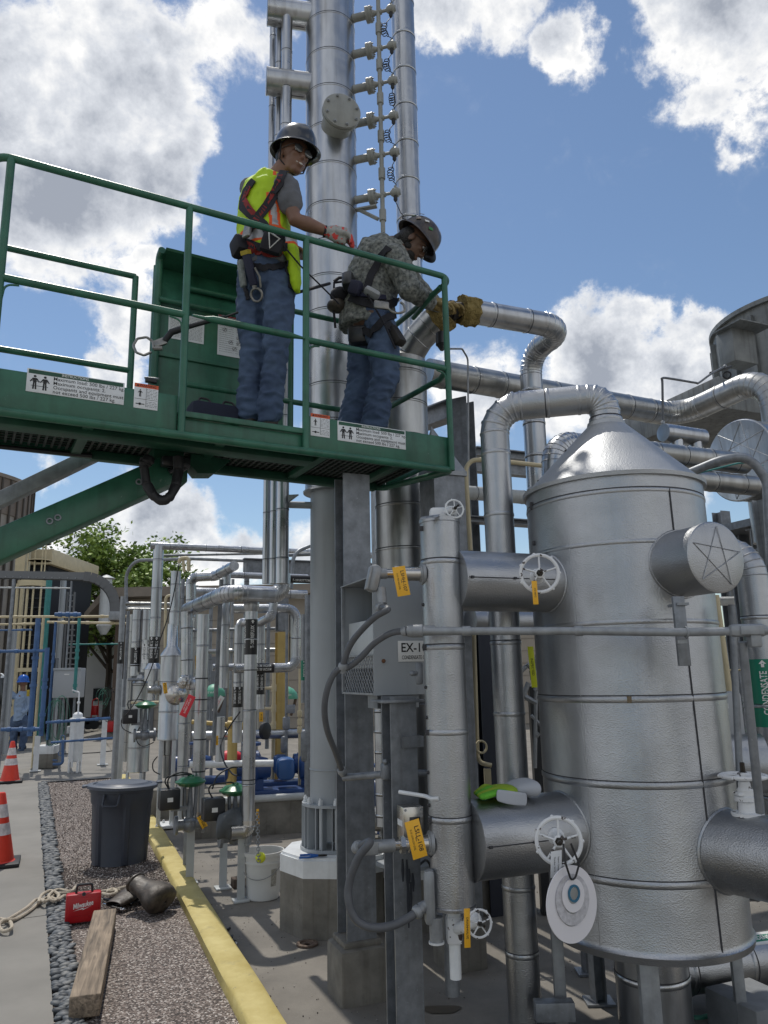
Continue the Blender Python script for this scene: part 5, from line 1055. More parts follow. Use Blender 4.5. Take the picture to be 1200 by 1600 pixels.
z_ = P(400, 951, 6.8).z; a = G(365, 951, z_); b = G(463, 951, z_); c = Vector((b.x, b.y, ZV(463, 1043, b))); run('insulated_pipe', 'silver pipe turning down and back to the left beside the yellow column', [a, b, c, c - U * .55], pxr(14, b), bands=.3)
sl = thing('pipe_marker', 'black arrow marker sleeve on the lower run beside the yellow column', 'marker', c - U * .3); sleeve(sl, c - U * .30, U, pxr(14, b), .2, markb, [('T-100 VACUUM', .3), ('T-100 VACUUM', -.5)], whitei, arrow=0)
sl = thing('pipe_marker', 'black T-100 lettered marker sleeve high on the rack beside the tall column', 'marker', P(468, 912, 7.0)); a = P(470, 905, 7.0); MB().tube([a - U * .22, a + U * .3], pxr(12, a), 20).build('pipe_core', clad, sl); sleeve(sl, a, U, pxr(12, a), .28, markb, [('T-100 BOTTOMS', .3)], whitei, arrow=0)
path_pipe('small bent silver pipe hooking up beside the header', [P(374, 985, 7.0), P(376, 972, 7.0), P(404, 974, 6.9), P(424, 963, 6.7), P(428, 940, 6.7)], 13, 0, bands=0, bend=.06)
# strapped strainer vessel with legs
V1 = P(266, 1090, 8.3); t = thing('strainer_vessel', 'silver strainer vessel with a cone top on white steel legs', 'vessel', (V1.x, V1.y, 0)); r = pxr(34, V1); f = lambda row: ZV(266, row, V1)
def vp(z): return Vector((V1.x, V1.y, z))
m = MB(); m.lathe(vp(0), ZA, [(f(1156), r * .6), (f(1156) + .001, r + .004), (f(1153), r + .005), (f(1151), r), (f(1026), r), (f(1025), r + .006), (f(1023), r + .006), (f(1010), r * .52), (f(975), r * .48)], 40)
for row in (1066, 1112): band(m, vp(f(row)), ZA, r, .008, .002)
m.build('shell', CL, t); m = MB(); m.lathe(vp(0), ZA, [(f(1215), r * .40), (f(1180), r * .44), (f(1179), r * .52), (f(1156), r * .54)], 24); m.build('outlet', CL2, t)
m = MB(); m.lathe(vp(f(1024)), ZA, [(-.012, r + .001), (-.012, r + .004), (0, r + .004), (0, r + .001)], 40); m.build('black_strap', seam, t)
m = MB(); sn = (Vector((0, 0, H)) - vp(0)); sn.z = 0; sn.normalize(); m.lathe(vp(f(1085)) + sn * (r - .02) + Vector((.06, 0, 0)), sn, [(0, .11), (.02, .10), (.05, .07), (.07, .04), (.075, .01)], 24); m.build('dished_cover', stain, t)
m = MB(); p = vp(f(1077)); m.lathe(p - U * (r - .02), -U, [(0, .04), (.05, .04), (.05, .055), (.07, .055), (.07, .04), (.14, .035)], 18); m.build('branch', CL2, t)
for px, row0, row1 in ((252, 1157, 1290), (272, 1160, 1300), (284, 1180, 1288)):
 p = P(px, row0, 8.22 if px < 280 else 8.4); z = f(1156); b_ = MB(); b_.box((p.x, p.y, z / 2), (.04, .04, z), (UC, VC, ZA), bev=.004); b_.build('leg', palep, t)
MB().box((V1.x, V1.y - .05, .025), (.46, .28, .03), (UC, VC, ZA), bev=.004).build('base_plate', whitep, t); b_ = MB(); b_.bolts((V1.x - .02, V1.y - .12, .04), ZA, .12, 4, .014, .02); b_.build('anchor_bolts', whitep, t)
tg('yellow tag hanging on the branch of the strainer vessel', 258, 1075, 260, 1092, 6, [('PSV-110', 0, .03)], 7.95)
# second vessel
V2 = P(217, 1160, 10.5); t = thing('strainer_vessel', 'squat silver vessel with a cone top behind the rubbish bin', 'vessel', (V2.x, V2.y, 0)); r = pxr(33, V2); f = lambda row: ZV(217, row, V2)
m = MB(); m.lathe((V2.x, V2.y, 0), ZA, [(f(1206), r * .9), (f(1205), r + .005), (f(1202), r), (f(1136), r), (f(1125), r * .8), (f(1068), r * .8), (f(1067), r * .86), (f(1054), r * .45)], 40); band(m, (V2.x, V2.y, f(1168)), ZA, r, .006, .002); band(m, (V2.x, V2.y, f(1145)), ZA, r, .006, .002); m.build('shell', CL2, t)
m = MB(); m.lathe((V2.x, V2.y, f(1070)), ZA, [(-.008, r * .86), (-.008, r * .88), (0, r * .88), (0, r * .8)], 36); m.build('black_strap', seam, t)
for dx in (-.1, .08): MB().box((V2.x + dx, V2.y - .1, f(1206) / 2), (.035, .035, f(1206)), bev=.004).build('leg', palep, t)
# galvanised strut post with narrow markers
t, a, r, z1 = vthing('square pale galvanised post with a narrow black marker', 193, 932, 1240, 11.0, 9, (1003, 1037), words=[('T-100 BOTTOMS', 0)], m=[galvl, seam], bands=0, name='strut_post')
vthing('thin dark pipe beside the square galvanised post', 201, 945, 1105, 11.2, 5, None, m=[galv, seam], bands=0, name='thin_pipe')
MB().box((P(187, 1190, 11.3).x, 11.3, .75), (.07, .07, 1.5), bev=.006).solo('support_post', palep, 'pale grey steel post behind the left edge of the rubbish bin', 'post')
MB().tube(fillet([P(197, 940, 10.9), P(197, 876, 10.9), P(300, 873, 10.4), P(486, 880, 10.0)], .4, 8), .024, 12).solo('conduit_pipe', galv, 'grey conduit arching over the pipe rack', 'conduit')
MB().tube(fillet([P(258, 1012, 9.4), P(259, 931, 9.4), P(276, 930, 9.4)], .05, 5), .018, 10).solo('cream_pipe', creamp, 'thin cream pipe bent over beside the T-shaped pipe', 'pipe')
m = MB(); m.tube(fillet([P(280, 880, 7.3), P(281, 873, 7.3), P(295, 871, 7.3), P(295, 892, 7.3)], .03, 4), .018, 10); m.tube([P(286, 875, 7.3), P(288, 893, 7.3)], .014, 8); m.solo('cream_pipe', creamp, 'small cream pipe hoop above the strainer neck', 'pipe')
flex('black cable falling from the cream hoop down to the vessels', [P(280, 880, 8.1), P(272, 925, 8.1), P(262, 965, 8.1), P(249, 1003, 8.1), P(236, 1045, 8.2), P(218, 1085, 8.5), P(201, 1112, 9.2), P(190, 1125, 9.6), P(192, 1138, 9.6), P(205, 1145, 9.6)], .006, 'black_cable', black, 'thin black cables')
flex('black cable looping in front of the squat vessel', [P(232, 1125, 9.6), P(216, 1140, 9.6), P(214, 1158, 9.6), P(224, 1166, 9.6), P(240, 1160, 9.4)], .006, 'black_cable', black, 'thin black cables')
flex('black cable curving beside the strainer vessel legs', [P(246, 1182, 8.1), P(239, 1192, 8.1), P(240, 1204, 8.1), P(250, 1210, 8.1)], .006, 'black_cable', black, 'thin black cables')
# rack steel, slanted conduit, yellow column
MB().tube([P(346, 905, 6.3), P(333, 1180, 6.5)], .018, 10).solo('conduit_pipe', galv, 'thin slanted grey conduit crossing behind the strapped pipes', 'conduit')
y = P(439, 1165, 9.0); MB().hbeam((y.x, y.y, 0), (y.x, y.y, ZV(439, 988, y)), .13, .13, .01, side=V).solo('yellow_column', yelp, 'yellow painted steel column behind the white bucket', 'column', origin=(y.x, y.y, 0));
MB().hbeam((y.x, y.y, ZV(439, 986, y)), (y.x, y.y, ZV(439, 880, y)), .12, .13, .01, side=V).solo('steel_column', galv, 'dark grey upper column standing above the yellow painted column', 'column')
m = MB(); a = P(427, 1172, 8.8); m.tube([(a.x, a.y, 0.1), (a.x, a.y, ZV(427, 1040, a))], .022, 10);
for row in (1075, 1107, 1133): z = ZV(427, row, a); m.tube([(a.x, a.y, z), Vector((a.x, a.y, z)) + Vector((-.10, 0, 0))], .018, 8); m.lathe((a.x, a.y, z), ZA, [(-.04, .03), (.04, .03)], 10)
m.solo('cream_pipe', creamp, 'cream pipe with clamps in front of the yellow column', 'pipe', origin=(a.x, a.y, 0))
m = MB(); a = P(468, 1185, 8.3); m.tube([(a.x, a.y, 0), (a.x, a.y, ZV(468, 1045, a))], .015, 10)
for row in (1115, 1128, 1140): m.box((a.x, a.y, ZV(468, row, a)), (.05, .05, .07), bev=.01)
m.solo('cream_pipe', creamp, 'thin yellow pipe with valve fittings right of the yellow column', 'pipe', origin=(a.x, a.y, 0))
m = MB(); a = P(447, 1170, 8.6); m.tube([(a.x, a.y, 0), (a.x, a.y, ZV(447, 950, a))], .017, 10); m.box((a.x, a.y, ZV(447, 1130, a)), (.08, .06, .14), bev=.02); m.box((a.x - .02, a.y, ZV(445, 1163, a)), (.08, .06, .18), bev=.03); m.box((a.x + .05, a.y, ZV(451, 1108, a)), (.09, .06, .09), bev=.005); m.solo('conduit_pipe', galv, 'upright grey conduit with junction boxes beside the yellow column', 'conduit', origin=(a.x, a.y, 0))
t, a, r, z1 = vthing('grey pipe with a green marker at the right of the pipe rack', 475, 960, 1098, 7.8, 9, (1032, 1063), words=[('STEAM', 0)], mk=markg, m=[galvl, seam], bands=0)
m = MB(); a = P(482, 1160, 7.7); m.tube([(a.x, a.y, .1), (a.x, a.y, ZV(482, 930, a))], .04, 12); m.box((a.x - .03, a.y, ZV(480, 1165, a)), (.09, .08, .3), bev=.03); m.solo('conduit_pipe', galv, 'thick dark conduit beside the tall column foot', 'conduit', origin=(a.x, a.y, 0))
m = MB(); a, b = P(380, 886, 9.5), P(540, 880, 9.5); b = a + U * 1.8; m.hbeam(a, b, .12, .22, .012, side=ZA); m.solo('rack_beam', galv, 'dark steel beam of the pipe rack under the sky', 'beam')
for i, (p0, p1) in enumerate((((430, 905), (438, 862)), ((455, 920), (462, 858)))): m = MB(); m.tube(fillet([P(p0[0], p0[1], 8.6), P(p1[0] - 4, p1[1] + 6, 8.6), P(487, p1[1] + (-6 if i else 4), 8.8)], .2, 6), .022, 10); m.solo('conduit_pipe', galv, ['curved grey conduit bending over to the tall column', 'higher curved grey conduit bending over to the tall column'][i], 'conduit')
# green domed hood on the far wall
t = thing('domed_hood', 'mint green domed hood with small white lettering on the far wall', 'hood', P(447, 1092, 9.6)); k = P(447, 1092, 9.6); m = MB(); m.lathe(k, ZA, [(0, .145), (.01, .147), (.07, .135), (.12, .09), (.15, .03), (.155, .001)], 24); m.build('dome', mat('mint_plastic', (.10, .36, .24), .5), t); m = MB(); text_flat(m, 'EYE WASH', k + Vector((.0, -.155, .05)), Vector((1, 0, 0)), ZA, .035); m.build('lettering', whitei, t)
m = MB(); m.tube([k + Vector((.12, 0, 0)), k + Vector((.09, 0, -.12)), k + Vector((.06, 0, -.2))], .018, 8); m.build('pull_arm', mat('rusty_iron'), t); MB().tube([(k.x - .02, k.y + .05, 0), (k.x - .02, k.y + .05, k.z)], .02, 8).build('stand', galv, t)
t2 = copy_tree(t, loc=P(334, 1088, 9.9), label='second mint green domed hood half hidden behind the strapped pipes')
# ---------------------------------------------------------------- pumps on the plinth
pl0 = G(380, 1303); pl1 = G(372, 1300)
pc = P(432, 1262, 8.35); t = thing('pump_plinth', 'low concrete pump plinth with a pale painted edge behind the bucket', 'plinth', (pc.x, pc.y, 0))
PUX = Vector((.97, .22, 0)).normalized(); PVY = Vector((-.22, .97, 0)).normalized()
MB().box((pc.x + .15, pc.y, .15), (2.0, 1.0, .34), (PUX, PVY, ZA), bev=.01).build('plinth', concb, t); ptop = .32
MB().tube([Vector((pc.x + .15, pc.y, .335)) - PVY * .5 - PUX * .98, Vector((pc.x + .15, pc.y, .335)) - PVY * .5 + PUX * .98], .035, 12).build('painted_edge', palep, t)
def pump(label, c, s=1.0, grp='blue pumps'):
 t = thing('pump', label, 'pump', c, grp); c = Vector(c); z = .17 * s
 MB().box(c + ZA * .035 * s, (1.05 * s, .26 * s, .07 * s), (PUX, PVY, ZA), bev=.01).build('base_frame', bluep, t)
 m = MB(); o = c + PUX * .28 * s + ZA * (.07 * s + z); m.lathe(o - PUX * .17 * s, PUX, [(0, .07 * s), (.01, .105 * s), (.26 * s, .105 * s), (.262 * s, .115 * s), (.31 * s, .115 * s), (.34 * s, .06 * s)], 24)
 for k in range(14): a = 2 * math.pi * k / 14; m.box(o + (PVY * math.cos(a) + ZA * math.sin(a)) * .108 * s, (.24 * s, .006, .012), (PUX, (PVY * math.cos(a) + ZA * math.sin(a)).cross(PUX), (PVY * math.cos(a) + ZA * math.sin(a))))
 m.box(o + ZA * .11 * s - PVY * .05 * s, (.10 * s, .08 * s, .06 * s), (PUX, PVY, ZA), bev=.01); m.box(o - ZA * z * .8, (.18 * s, .2 * s, .1 * s), (PUX, PVY, ZA)); m.build('motor', bluep, t)
 m = MB(); o = c + ZA * (.07 * s + z); m.box(o - PUX * .02 * s, (.17 * s, .2 * s, .2 * s), (PUX, PVY, ZA), bev=.05 * s); m.build('coupling_guard', mat('light_blue_paint', (.03, .10, .28), .35), t)
 m = MB(); o = c - PUX * .28 * s + ZA * (.07 * s + z); m.lathe(o - PUX * .12 * s, PUX, [(0, .06 * s), (.03 * s, .13 * s), (.10 * s, .14 * s), (.13 * s, .10 * s), (.24 * s, .07 * s)], 24); m.cyl(o - PUX * .06 * s, o - PUX * .06 * s + ZA * .22 * s, .045 * s, 16); m.lathe(o - PUX * .06 * s + ZA * .22 * s, ZA, [(0, .09 * s), (.025 * s, .09 * s)], 20); m.cyl(o - PUX * .1 * s, o - PUX * .30 * s, .05 * s, 16); m.lathe(o - PUX * .30 * s, PUX, [(0, .09 * s), (.025 * s, .09 * s)], 20); m.box(o - ZA * z * .8, (.1 * s, .2 * s, .12 * s), (PUX, PVY, ZA)); m.build('casing', bluep, t)
 return t
k = Vector((pc.x + .15, pc.y - .28, ptop)); pump('blue pump and motor on the front edge of the concrete plinth', k, 1.08)
pump('blue pump and motor further back on the plinth', k + PVY * .58 + PUX * .0 + ZA * .0, 1.0)
pump('blue pump and motor at the left behind the strapped pipe', Vector((P(350, 1195, 9.3).x, 9.3, .30)), .95); MB().box((P(350, 1195, 9.3).x, 9.3, .14), (1.8, .8, .32), (PUX, PVY, ZA), bev=.01).solo('pump_plinth', concb, 'concrete plinth carrying the farther blue pump', 'plinth')
m = MB(); a = P(300, 1150, 8.5); m.tube([a, a + PUX * 1.4 - ZA * .02], .05, 16); m.solo('insulated_pipe', CL, 'low horizontal silver pipe in front of the farther blue pump', 'pipe')
m = MB(); a = P(296, 1195, 7.6); m.tube([a, a + PUX * .8 - ZA * .02], .034, 16); m.solo('insulated_pipe', [whitep], 'low white horizontal pipe behind the green valve actuators', 'pipe')
m = MB(); a = P(345, 1185, 8.1); m.lathe(a, PUX, [(0, .06), (.05, .075), (.15, .075), (.2, .05)], 16); m.solo('red_coupling', redt, 'small red marked pipe coupling near the farther blue pump', 'coupling')
m = MB(); a = P(300, 1128, 7.6); b = P(395, 1135, 7.6); m.tube([a, b], .022, 10);
for u in (.15, .4, .62, .85): m.lathe(a + (b - a) * u, b - a, [(-.02, .04), (.02, .04)], 10)
m.solo('yellow_pipe', yelp, 'horizontal yellow pipe behind the strapped pipes', 'pipe')
m = MB(); a = P(364, 1120, 7.9); m.tube([(a.x, a.y, .1), (a.x, a.y, a.z)], .05, 12); m.solo('yellow_column', yelp, 'short yellow post between the slim silver pipes', 'post', origin=(a.x, a.y, 0))
# small instruments hung on pipes
def tag2(label, px, py, w, h, Y, m_, tilt, lines=0, ink=whitei):
 a = P(px, py, Y); X = Vector((math.cos(tilt), 0, math.sin(tilt))); D = Vector((math.sin(tilt), 0, -math.cos(tilt))); t = thing('hanging_tag', label, 'tag', a); W, Hh_ = pxr(w, a) * 2, pxr(h, a) * 2
 MB().box(a, (W, .004, Hh_), (X, Vector((0, 1, 0)), -D), bev=.001).build('plate', m_, t); tm = MB(); text_flat(tm, 'DO NOT OPERATE', a - Vector((0, .0035, 0)), D, X, W * .30, fit=Hh_ * .7); text_flat(tm, 'LOCKED OUT', a - Vector((0, .0035, 0)) - X * W * .28, D, X, W * .2, fit=Hh_ * .5); tm.build('lettering', ink, t)
tag2('red tag tilted under the foil wrapped pipe bend', 293, 1103, 12, 34, 5.9, redt, -.42); tag2('white tag tilted beside the horizontal yellow pipe', 341, 1100, 8, 26, 6.6, white, -.5, ink=redt)
tg('yellow tag beside the slim REFLUX pipe', 307, 1035, 307, 1056, 4, [('FT-12', 0, .02)], 6.4); tg('yellow tag above the yellow clamp pipe', 408, 1120, 408, 1135, 6, [('FT-14', 0, .02)], 6.7); tg('yellow tag above the pumps between the strapped pipes', 338, 1157, 338, 1172, 6, [('FT-13', 0, .02)], 6.6)
tg('tilted yellow tag under the elbow of the strapped pipe', 316, 1284, 325, 1302, 10, [('CV-1001', 0, .028)], 5.9, tilt=.4); tg('narrow yellow tag beside the elbow above the bucket', 403, 1276, 404, 1300, 4, [('CV-1000', 0, .02)], 5.45)
m = MB(); a = P(415, 1142, 8.1); m.lathe(a - Vector((.03, .0, 0)), (.9, -.4, 0), [(0, .03), (.01, .085), (.05, .085), (.07, .03)], 20); m.solo('round_gauge', black, 'round black gauge below the slim REFLUX pipes', 'gauge')
# control valves with green actuators
def actuator(label, px, py, Y, s=1.0):
 c = P(px, py, Y); t = thing('control_valve', label, 'valve', c, 'control valves with green actuators')
 MB().lathe(c - ZA * .05 * s, ZA, [(0, .03 * s), (.012 * s, .085 * s), (.03 * s, .105 * s), (.034 * s, .115 * s), (.044 * s, .115 * s), (.05 * s, .10 * s), (.07 * s, .075 * s), (.078 * s, .03 * s), (.09 * s, .02 * s)], 28).build('green_actuator', mat('enamel_green', (.01, .13, .045), .3), t)
 m = MB(); m.tube([c - ZA * .05 * s + U * .045 * s, c - ZA * .26 * s + U * .035 * s], .013 * s, 8); m.tube([c - ZA * .05 * s - U * .045 * s, c - ZA * .26 * s - U * .035 * s], .013 * s, 8); m.lathe(c - ZA * .34 * s, ZA, [(0, .05 * s), (.05 * s, .055 * s), (.06 * s, .03 * s), (.3 * s, .012 * s)], 14); m.box(c - ZA * .2 * s - U * .06 * s, (.16 * s, .03, .03 * s), (U, V, ZA)); m.build('yoke', galv, t)
 k = c - U * .16 * s - ZA * .12 * s - V * .03; MB().box(k, (.15 * s, .12 * s, .15 * s), (U, V, ZA), bev=.012).build('positioner', blackm, t); MB().box(k - V * .061 * s, (.04, .001, .03), (U, V, ZA)).build('label_plate', white, t)
 m = MB(); m.tube(fillet([k + ZA * .06, k + ZA * .16 * s - U * .06, k + ZA * .17 * s + U * .12, c + ZA * .03], .05, 4), .006, 6); m.build('cable', black, t)
 m = MB(); m.ball(c - ZA * .32 * s, .06 * s, 10); m.lathe(c - ZA * .32 * s - U * .11 * s, U, [(0, .07 * s), (.02, .07 * s), (.02, .04 * s), (.2 * s, .04 * s), (.2 * s, .07 * s), (.22 * s, .07 * s)], 16); m.build('valve_body', galv, t)
 return t
actuator('green capped control valve left of the strapped pipe, nearer the bin', 298, 1219, 6.0, .98); actuator('green capped control valve beside the T-100 REFLUX pipe', 368, 1232, 5.7, 1.0); actuator('green capped control valve above the squat vessel', 228, 1100, 9.6, 1.15)
flex('black cable arching from the left control box', [P(266, 1236, 5.9), P(262, 1222, 5.9), P(268, 1212, 5.9), P(285, 1207, 6.0), P(300, 1210, 6.0)], .006, 'black_cable', black, 'thin black cables')
flex('black cable hanging between the strapped pipes', [P(375, 1112, 6.5), P(356, 1140, 6.4), P(345, 1165, 6.3), P(350, 1190, 6.1), P(362, 1208, 5.9), P(371, 1212, 5.8)], .006, 'black_cable', black, 'thin black cables')
flex('black cable rising from the right control box', [P(332, 1232, 5.6), P(340, 1212, 5.7), P(360, 1200, 5.8), P(380, 1198, 5.8)], .006, 'black_cable', black, 'thin black cables')
cv = MB(); rg = random.Random(12); c = P(364, 1288, 5.62)
cv.v = []; n = 16;
for i in range(n + 1):
 for k in range(22):
  a = 2 * math.pi * k / 22; u = i / n; rr2 = .085 + .012 * math.sin(u * 9 + a * 2); rr2 *= (.55 if i in (0, n) else 1); d = Vector((u * .22 - .11, 0, 0)); e = Vector((0, math.cos(a), math.sin(a) * 1.15)); q_ = c + U * d.x + e * rr2 * (1 + .13 * noise.noise(Vector((u * 8, a * 2, 3)))); cv.v.append(q_)
for i in range(n):
 for k in range(22): k2 = (k + 1) % 22; cv.f.append((i * 22 + k, i * 22 + k2, (i + 1) * 22 + k2, (i + 1) * 22 + k)); cv.m.append(0)
cv.f.append(tuple(reversed(range(22)))); cv.f.append(tuple(n * 22 + k for k in range(22))); cv.m += [0, 0]
cv.solo('cloth_cover', mat('grey_cover_cloth', (.10, .11, .12), .85, bump=.5, bscale=50), 'grey cloth cover bundled round the valve beside the bucket', 'cover', sub=1, angle=80)
def post(label, px, row, py_top, Yg=None, w=12, m_=palep, lean=0):
 g = G(px, row); zt_ = ZV(px, py_top, g); t = thing('support_post', label, 'post', (g.x, g.y, 0), 'pipe support posts'); s = pxr(w, g)
 m = MB(); m.box((g.x, g.y, zt_ / 2), (s * 2, .006, zt_), (U, V, ZA)); m.box(Vector((g.x, g.y, zt_ / 2)) + V * s, (.006, s * 2, zt_), (U, V, ZA)); m.build('post', m_, t)
 MB().box((g.x, g.y, .006), (s * 4, s * 4, .012), (U, V, ZA), bev=.002).build('base_plate', palep, t)
post('pale angle post beside the bucket', 376, 1408, 1288); post('pale angle post between the two elbows', 348, 1388, 1290); post('pale angle post under the strapped pipe, nearer the kerb', 296, 1380, 1275); post('darker angle post under the left control valve', 290, 1360, 1262, w=9, m_=galvl)
# bucket
g = G(411, 1402); bkt = thing('bucket', 'open white plastic bucket standing on the concrete under the reflux elbow', 'bucket', (g.x, g.y, 0)); k = Vector((g.x, g.y, 0)); hb = ZV(411, 1328, g)
m = MB(); m.lathe(k, ZA, [(0, .108), (.004, .112), (hb * .76, .130), (hb * .762, .138), (hb * .80, .138), (hb * .802, .132), (hb * .92, .134), (hb * .922, .144), (hb, .145), (hb, .136), (hb * .9, .130), (.01, .106), (.008, .001)], 44); m.build('tub', mat('bucket_plastic', (.62, .62, .60), .42, var=.06, vscale=5), bkt)
X = Vector((.97, -.15, 0)).normalized(); Yq = Vector((-.15, -.97, 0)).normalized(); m = MB(); m.tube([k + X * (.142 * math.cos(a)) + Yq * (.155 * math.sin(a) * .95) + ZA * (hb * .80 - math.sin(a) * .10) for a in [math.pi * i / 20 for i in range(21)]], .0028, 6); m.build('handle', galvl, bkt)
for s in (-1, 1): MB().lathe(k + X * s * .136 + ZA * hb * .80, X * s, [(0, .02), (.012, .02)], 12).build('handle_boss', mat('bucket_plastic'), bkt)
lb_ = MB(); n = 8
for i in range(n + 1):
 a = -.98 + i * .045
 for z in (hb * .30, hb * .66): r_ = .1125 + .018 * (z / hb / .76) + .0012; lb_.v.append(k + Vector((math.cos(a), math.sin(a), 0)) * r_ + ZA * z)
for i in range(n): lb_.f.append((i * 2, i * 2 + 2, i * 2 + 3, i * 2 + 1)); lb_.m.append(0)
lb_.build('label', mat('worn_label', (.36, .35, .31), .7, var=.3, vscale=80), bkt)
t = thing('chain', 'short steel chain hanging from the pipe elbow into the bucket', 'chain', P(405, 1300, 5.5)); m = MB(); a, b = P(402, 1272, 5.42), P(404, 1345, 5.36); n = 17
for i in range(n):
 p = a + (b - a) * i / (n - 1); m.torus(p, (1, 0, 0) if i % 2 else (0, 1, 0), .012, .003, 10, 5)
m.build('links', galvl, t); MB().ball(P(407, 1340, 5.40), .035, 10).build('yellow_hook', mat('neon_yellow', (.65, .7, .03), .5), t)
# further pipes that fill the racks behind
for i, (lb, px, r0_, r1_, Y, w, m_) in enumerate((('dull silver pipe just right of the square galvanised post', 207, 960, 1190, 12.0, 7, CL2), ('thin galvanised pipe between the squat vessel and T-shaped pipe', 238, 930, 1240, 10.8, 4, [galv, seam]), ('dark slim pipe behind the strainer vessel', 286, 905, 1230, 9.4, 6, [galv, seam]), ('dull silver pipe behind the short bent pipe with foil', 306, 915, 1200, 9.8, 9, CL2),
 ('dark slim pipe left of the tall middle pipe', 330, 940, 1190, 10.6, 6, [galv, seam]), ('thin pale pipe right of the tall middle pipe', 364, 905, 1160, 9.9, 5, [galvl, seam]), ('dark conduit behind the T-100 REFLUX marker', 386, 880, 1190, 9.2, 8, [galv, seam]), ('dull silver pipe right of the T-100 REFLUX marker', 402, 990, 1190, 10.2, 8, CL2), ('dark slim conduit left of the yellow column', 420, 925, 1170, 9.6, 6, [galv, seam]), ('dull silver pipe between the yellow column and tall column foot', 458, 950, 1045, 9.0, 12, CL2))):
 vthing(lb, px, r0_, r1_, Y, w, None, m=m_, bands=.5)
for lb, p0, p1, Y0, w, m_ in (('thin dark line across the rack behind the markers', (200, 1062), (300, 1063), 10.4, 4, [galv, seam]), ('cream line across the rack behind the red tag', (205, 1098), (262, 1099), 10.0, 4, [creamp, seam]), ('dark line under the header pipe', (300, 985), (430, 986), 9.6, 5, [galv, seam]), ('silver line above the mint green hoods', (322, 1018), (432, 1019), 9.8, 7, CL2), ('thin line low behind the round gauge', (385, 1150), (470, 1150), 9.5, 4, [galvl, seam]), ('dark line near the top of the pipe rack', (250, 868), (486, 872), 11.0, 4, [galv, seam])):
 a, b = P(*p0, Y0), P(*p1, Y0); b.z = a.z; run('insulated_pipe', lb, [a, b], pxr(w, a), m_, bands=.6)
# ================================================================ far left background
P_near = P
def P(px, py, Y): return P_near(px, py, Y * (1.5 if Y < 14.95 else 1.0))
siding = mat('brown_panel_siding', (.17, .14, .115), .7, 0, var=.12, vscale=2)
beigew = mat('beige_wall_block', (.33, .29, .24), .85, 0, var=.08, vscale=2, bump=.2, bscale=12)
greyw = mat('light_wall', (.52, .53, .54), .8, 0, var=.06, vscale=1)
brownr = mat('brown_fascia', (.23, .195, .16), .7, 0, var=.1, vscale=3)
# round silo
S = P(-120, 800, 21); t = thing('storage_tank', 'round tank with brown upright panels at the left edge', 'tank', (S.x, S.y, 0)); zt_ = 6.9; R0 = 2.85
MB().lathe((S.x, S.y, 0), ZA, [(0, R0 - .05), (6.02, R0 - .05)], 64).build('plain_wall', mat('pale_panel', (.30, .28, .25), .7, 0, var=.1, vscale=2), t)
m = MB(); m.lathe((S.x, S.y, 0), ZA, [(6.0, R0 - .02), (zt_ + .15, R0 - .02), (zt_ + .16, R0 - .3)], 64)
m.build('panelled_wall', siding, t); m = MB()
for k in range(56): a = 2 * math.pi * k / 56; m.box((S.x + math.cos(a) * (R0 - .01), S.y + math.sin(a) * (R0 - .01), 3.55), (.05, .05, 7.0), (Vector((math.cos(a), math.sin(a), 0)), Vector((-math.sin(a), math.cos(a), 0)), ZA))
o = m.build('panel_ribs', mat('dark_joint', (.07, .06, .05), .8), t)
m = MB(); m.lathe((S.x, S.y, 0), ZA, [(zt_ + .10, R0 + .02), (zt_ + .2, R0 + .02), (zt_ + .22, R0 - .2)], 64); m.build('rim', brownr, t)
# cooling tower with dark louvres
c = P(-20, 1000, 22); t = thing('cooling_tower', 'dark louvred cooling tower behind the cream ladders', 'cooling tower', (c.x, c.y, 0)); xr = P(60, 1000, 22).x
MB().box((xr - 3.2, 24, 2.5), (6.4, 3.4, 4.8), bev=.02).build('casing', mat('louvre_black', (.012, .014, .018), .8), t)
m = MB()
for k in range(17): m.box((xr - 3.2, 22.27, .35 + k * .27), (6.36, .09, .04), (Vector((1, 0, 0)), Vector((0, .8, -.5)).normalized(), Vector((0, .5, .8)).normalized()))
m.build('louvres', mat('louvre_slat', (.05, .055, .06), .7), t); m = MB()
m.box((xr - 3.2, 24, 5.1), (6.7, 3.7, .45), bev=.01)
m.build('deck', creamp, t); MB().box((xr - 4.2, 24, 5.8), (2.6, 2.6, 1.0), bev=.03).build('fan_housing', mat('dull_cream', (.35, .32, .25), .6), t)
a, b = P(0, 985, 14.7), P(38, 915, 14.7); MB().box((a + b) / 2, ((b - a).length, .12, .14), ((b - a).normalized(), Vector((0, 1, 0)), (b - a).normalized().cross(Vector((0, 1, 0))))).build('stair_stringer', palep, t)
def vp2(px, r0_, r1_, Y, w, sq=False):
 a = P(px, r0_, Y); z1 = max(0, ZV(px, r1_, a)) if r1_ else 0; r = pxr(w, a); m = MB()
 if sq: m.box((a.x, a.y, (a.z + z1) / 2), (2 * r, 2 * r, a.z - z1))
 else: m.tube([(a.x, a.y, z1), a], r, 10)
 return m
def cage(label, Y, xs, r0_, r1_, hoops, par=None):
 a = P(xs[0], r0_, Y); t = thing('ladder_cage', label, 'ladder', (a.x, a.y, 0))
 for x, w in xs: pass
 for x, w in xs: vp2(x, r0_, r1_, Y, w).build('cage_bar', creamp, t)
 for (row, x0, x1, w) in hoops: p, q = P(x0, row, Y), P(x1, row, Y); q.z = p.z; m = MB(); m.box((p + q) / 2 + Vector((0, .35, 0)), ((q - p).length + .05, .55, pxr(w, p) * 2), bev=.01); m.build('cage_hoop', creamp, t)
 return t
_c = cage
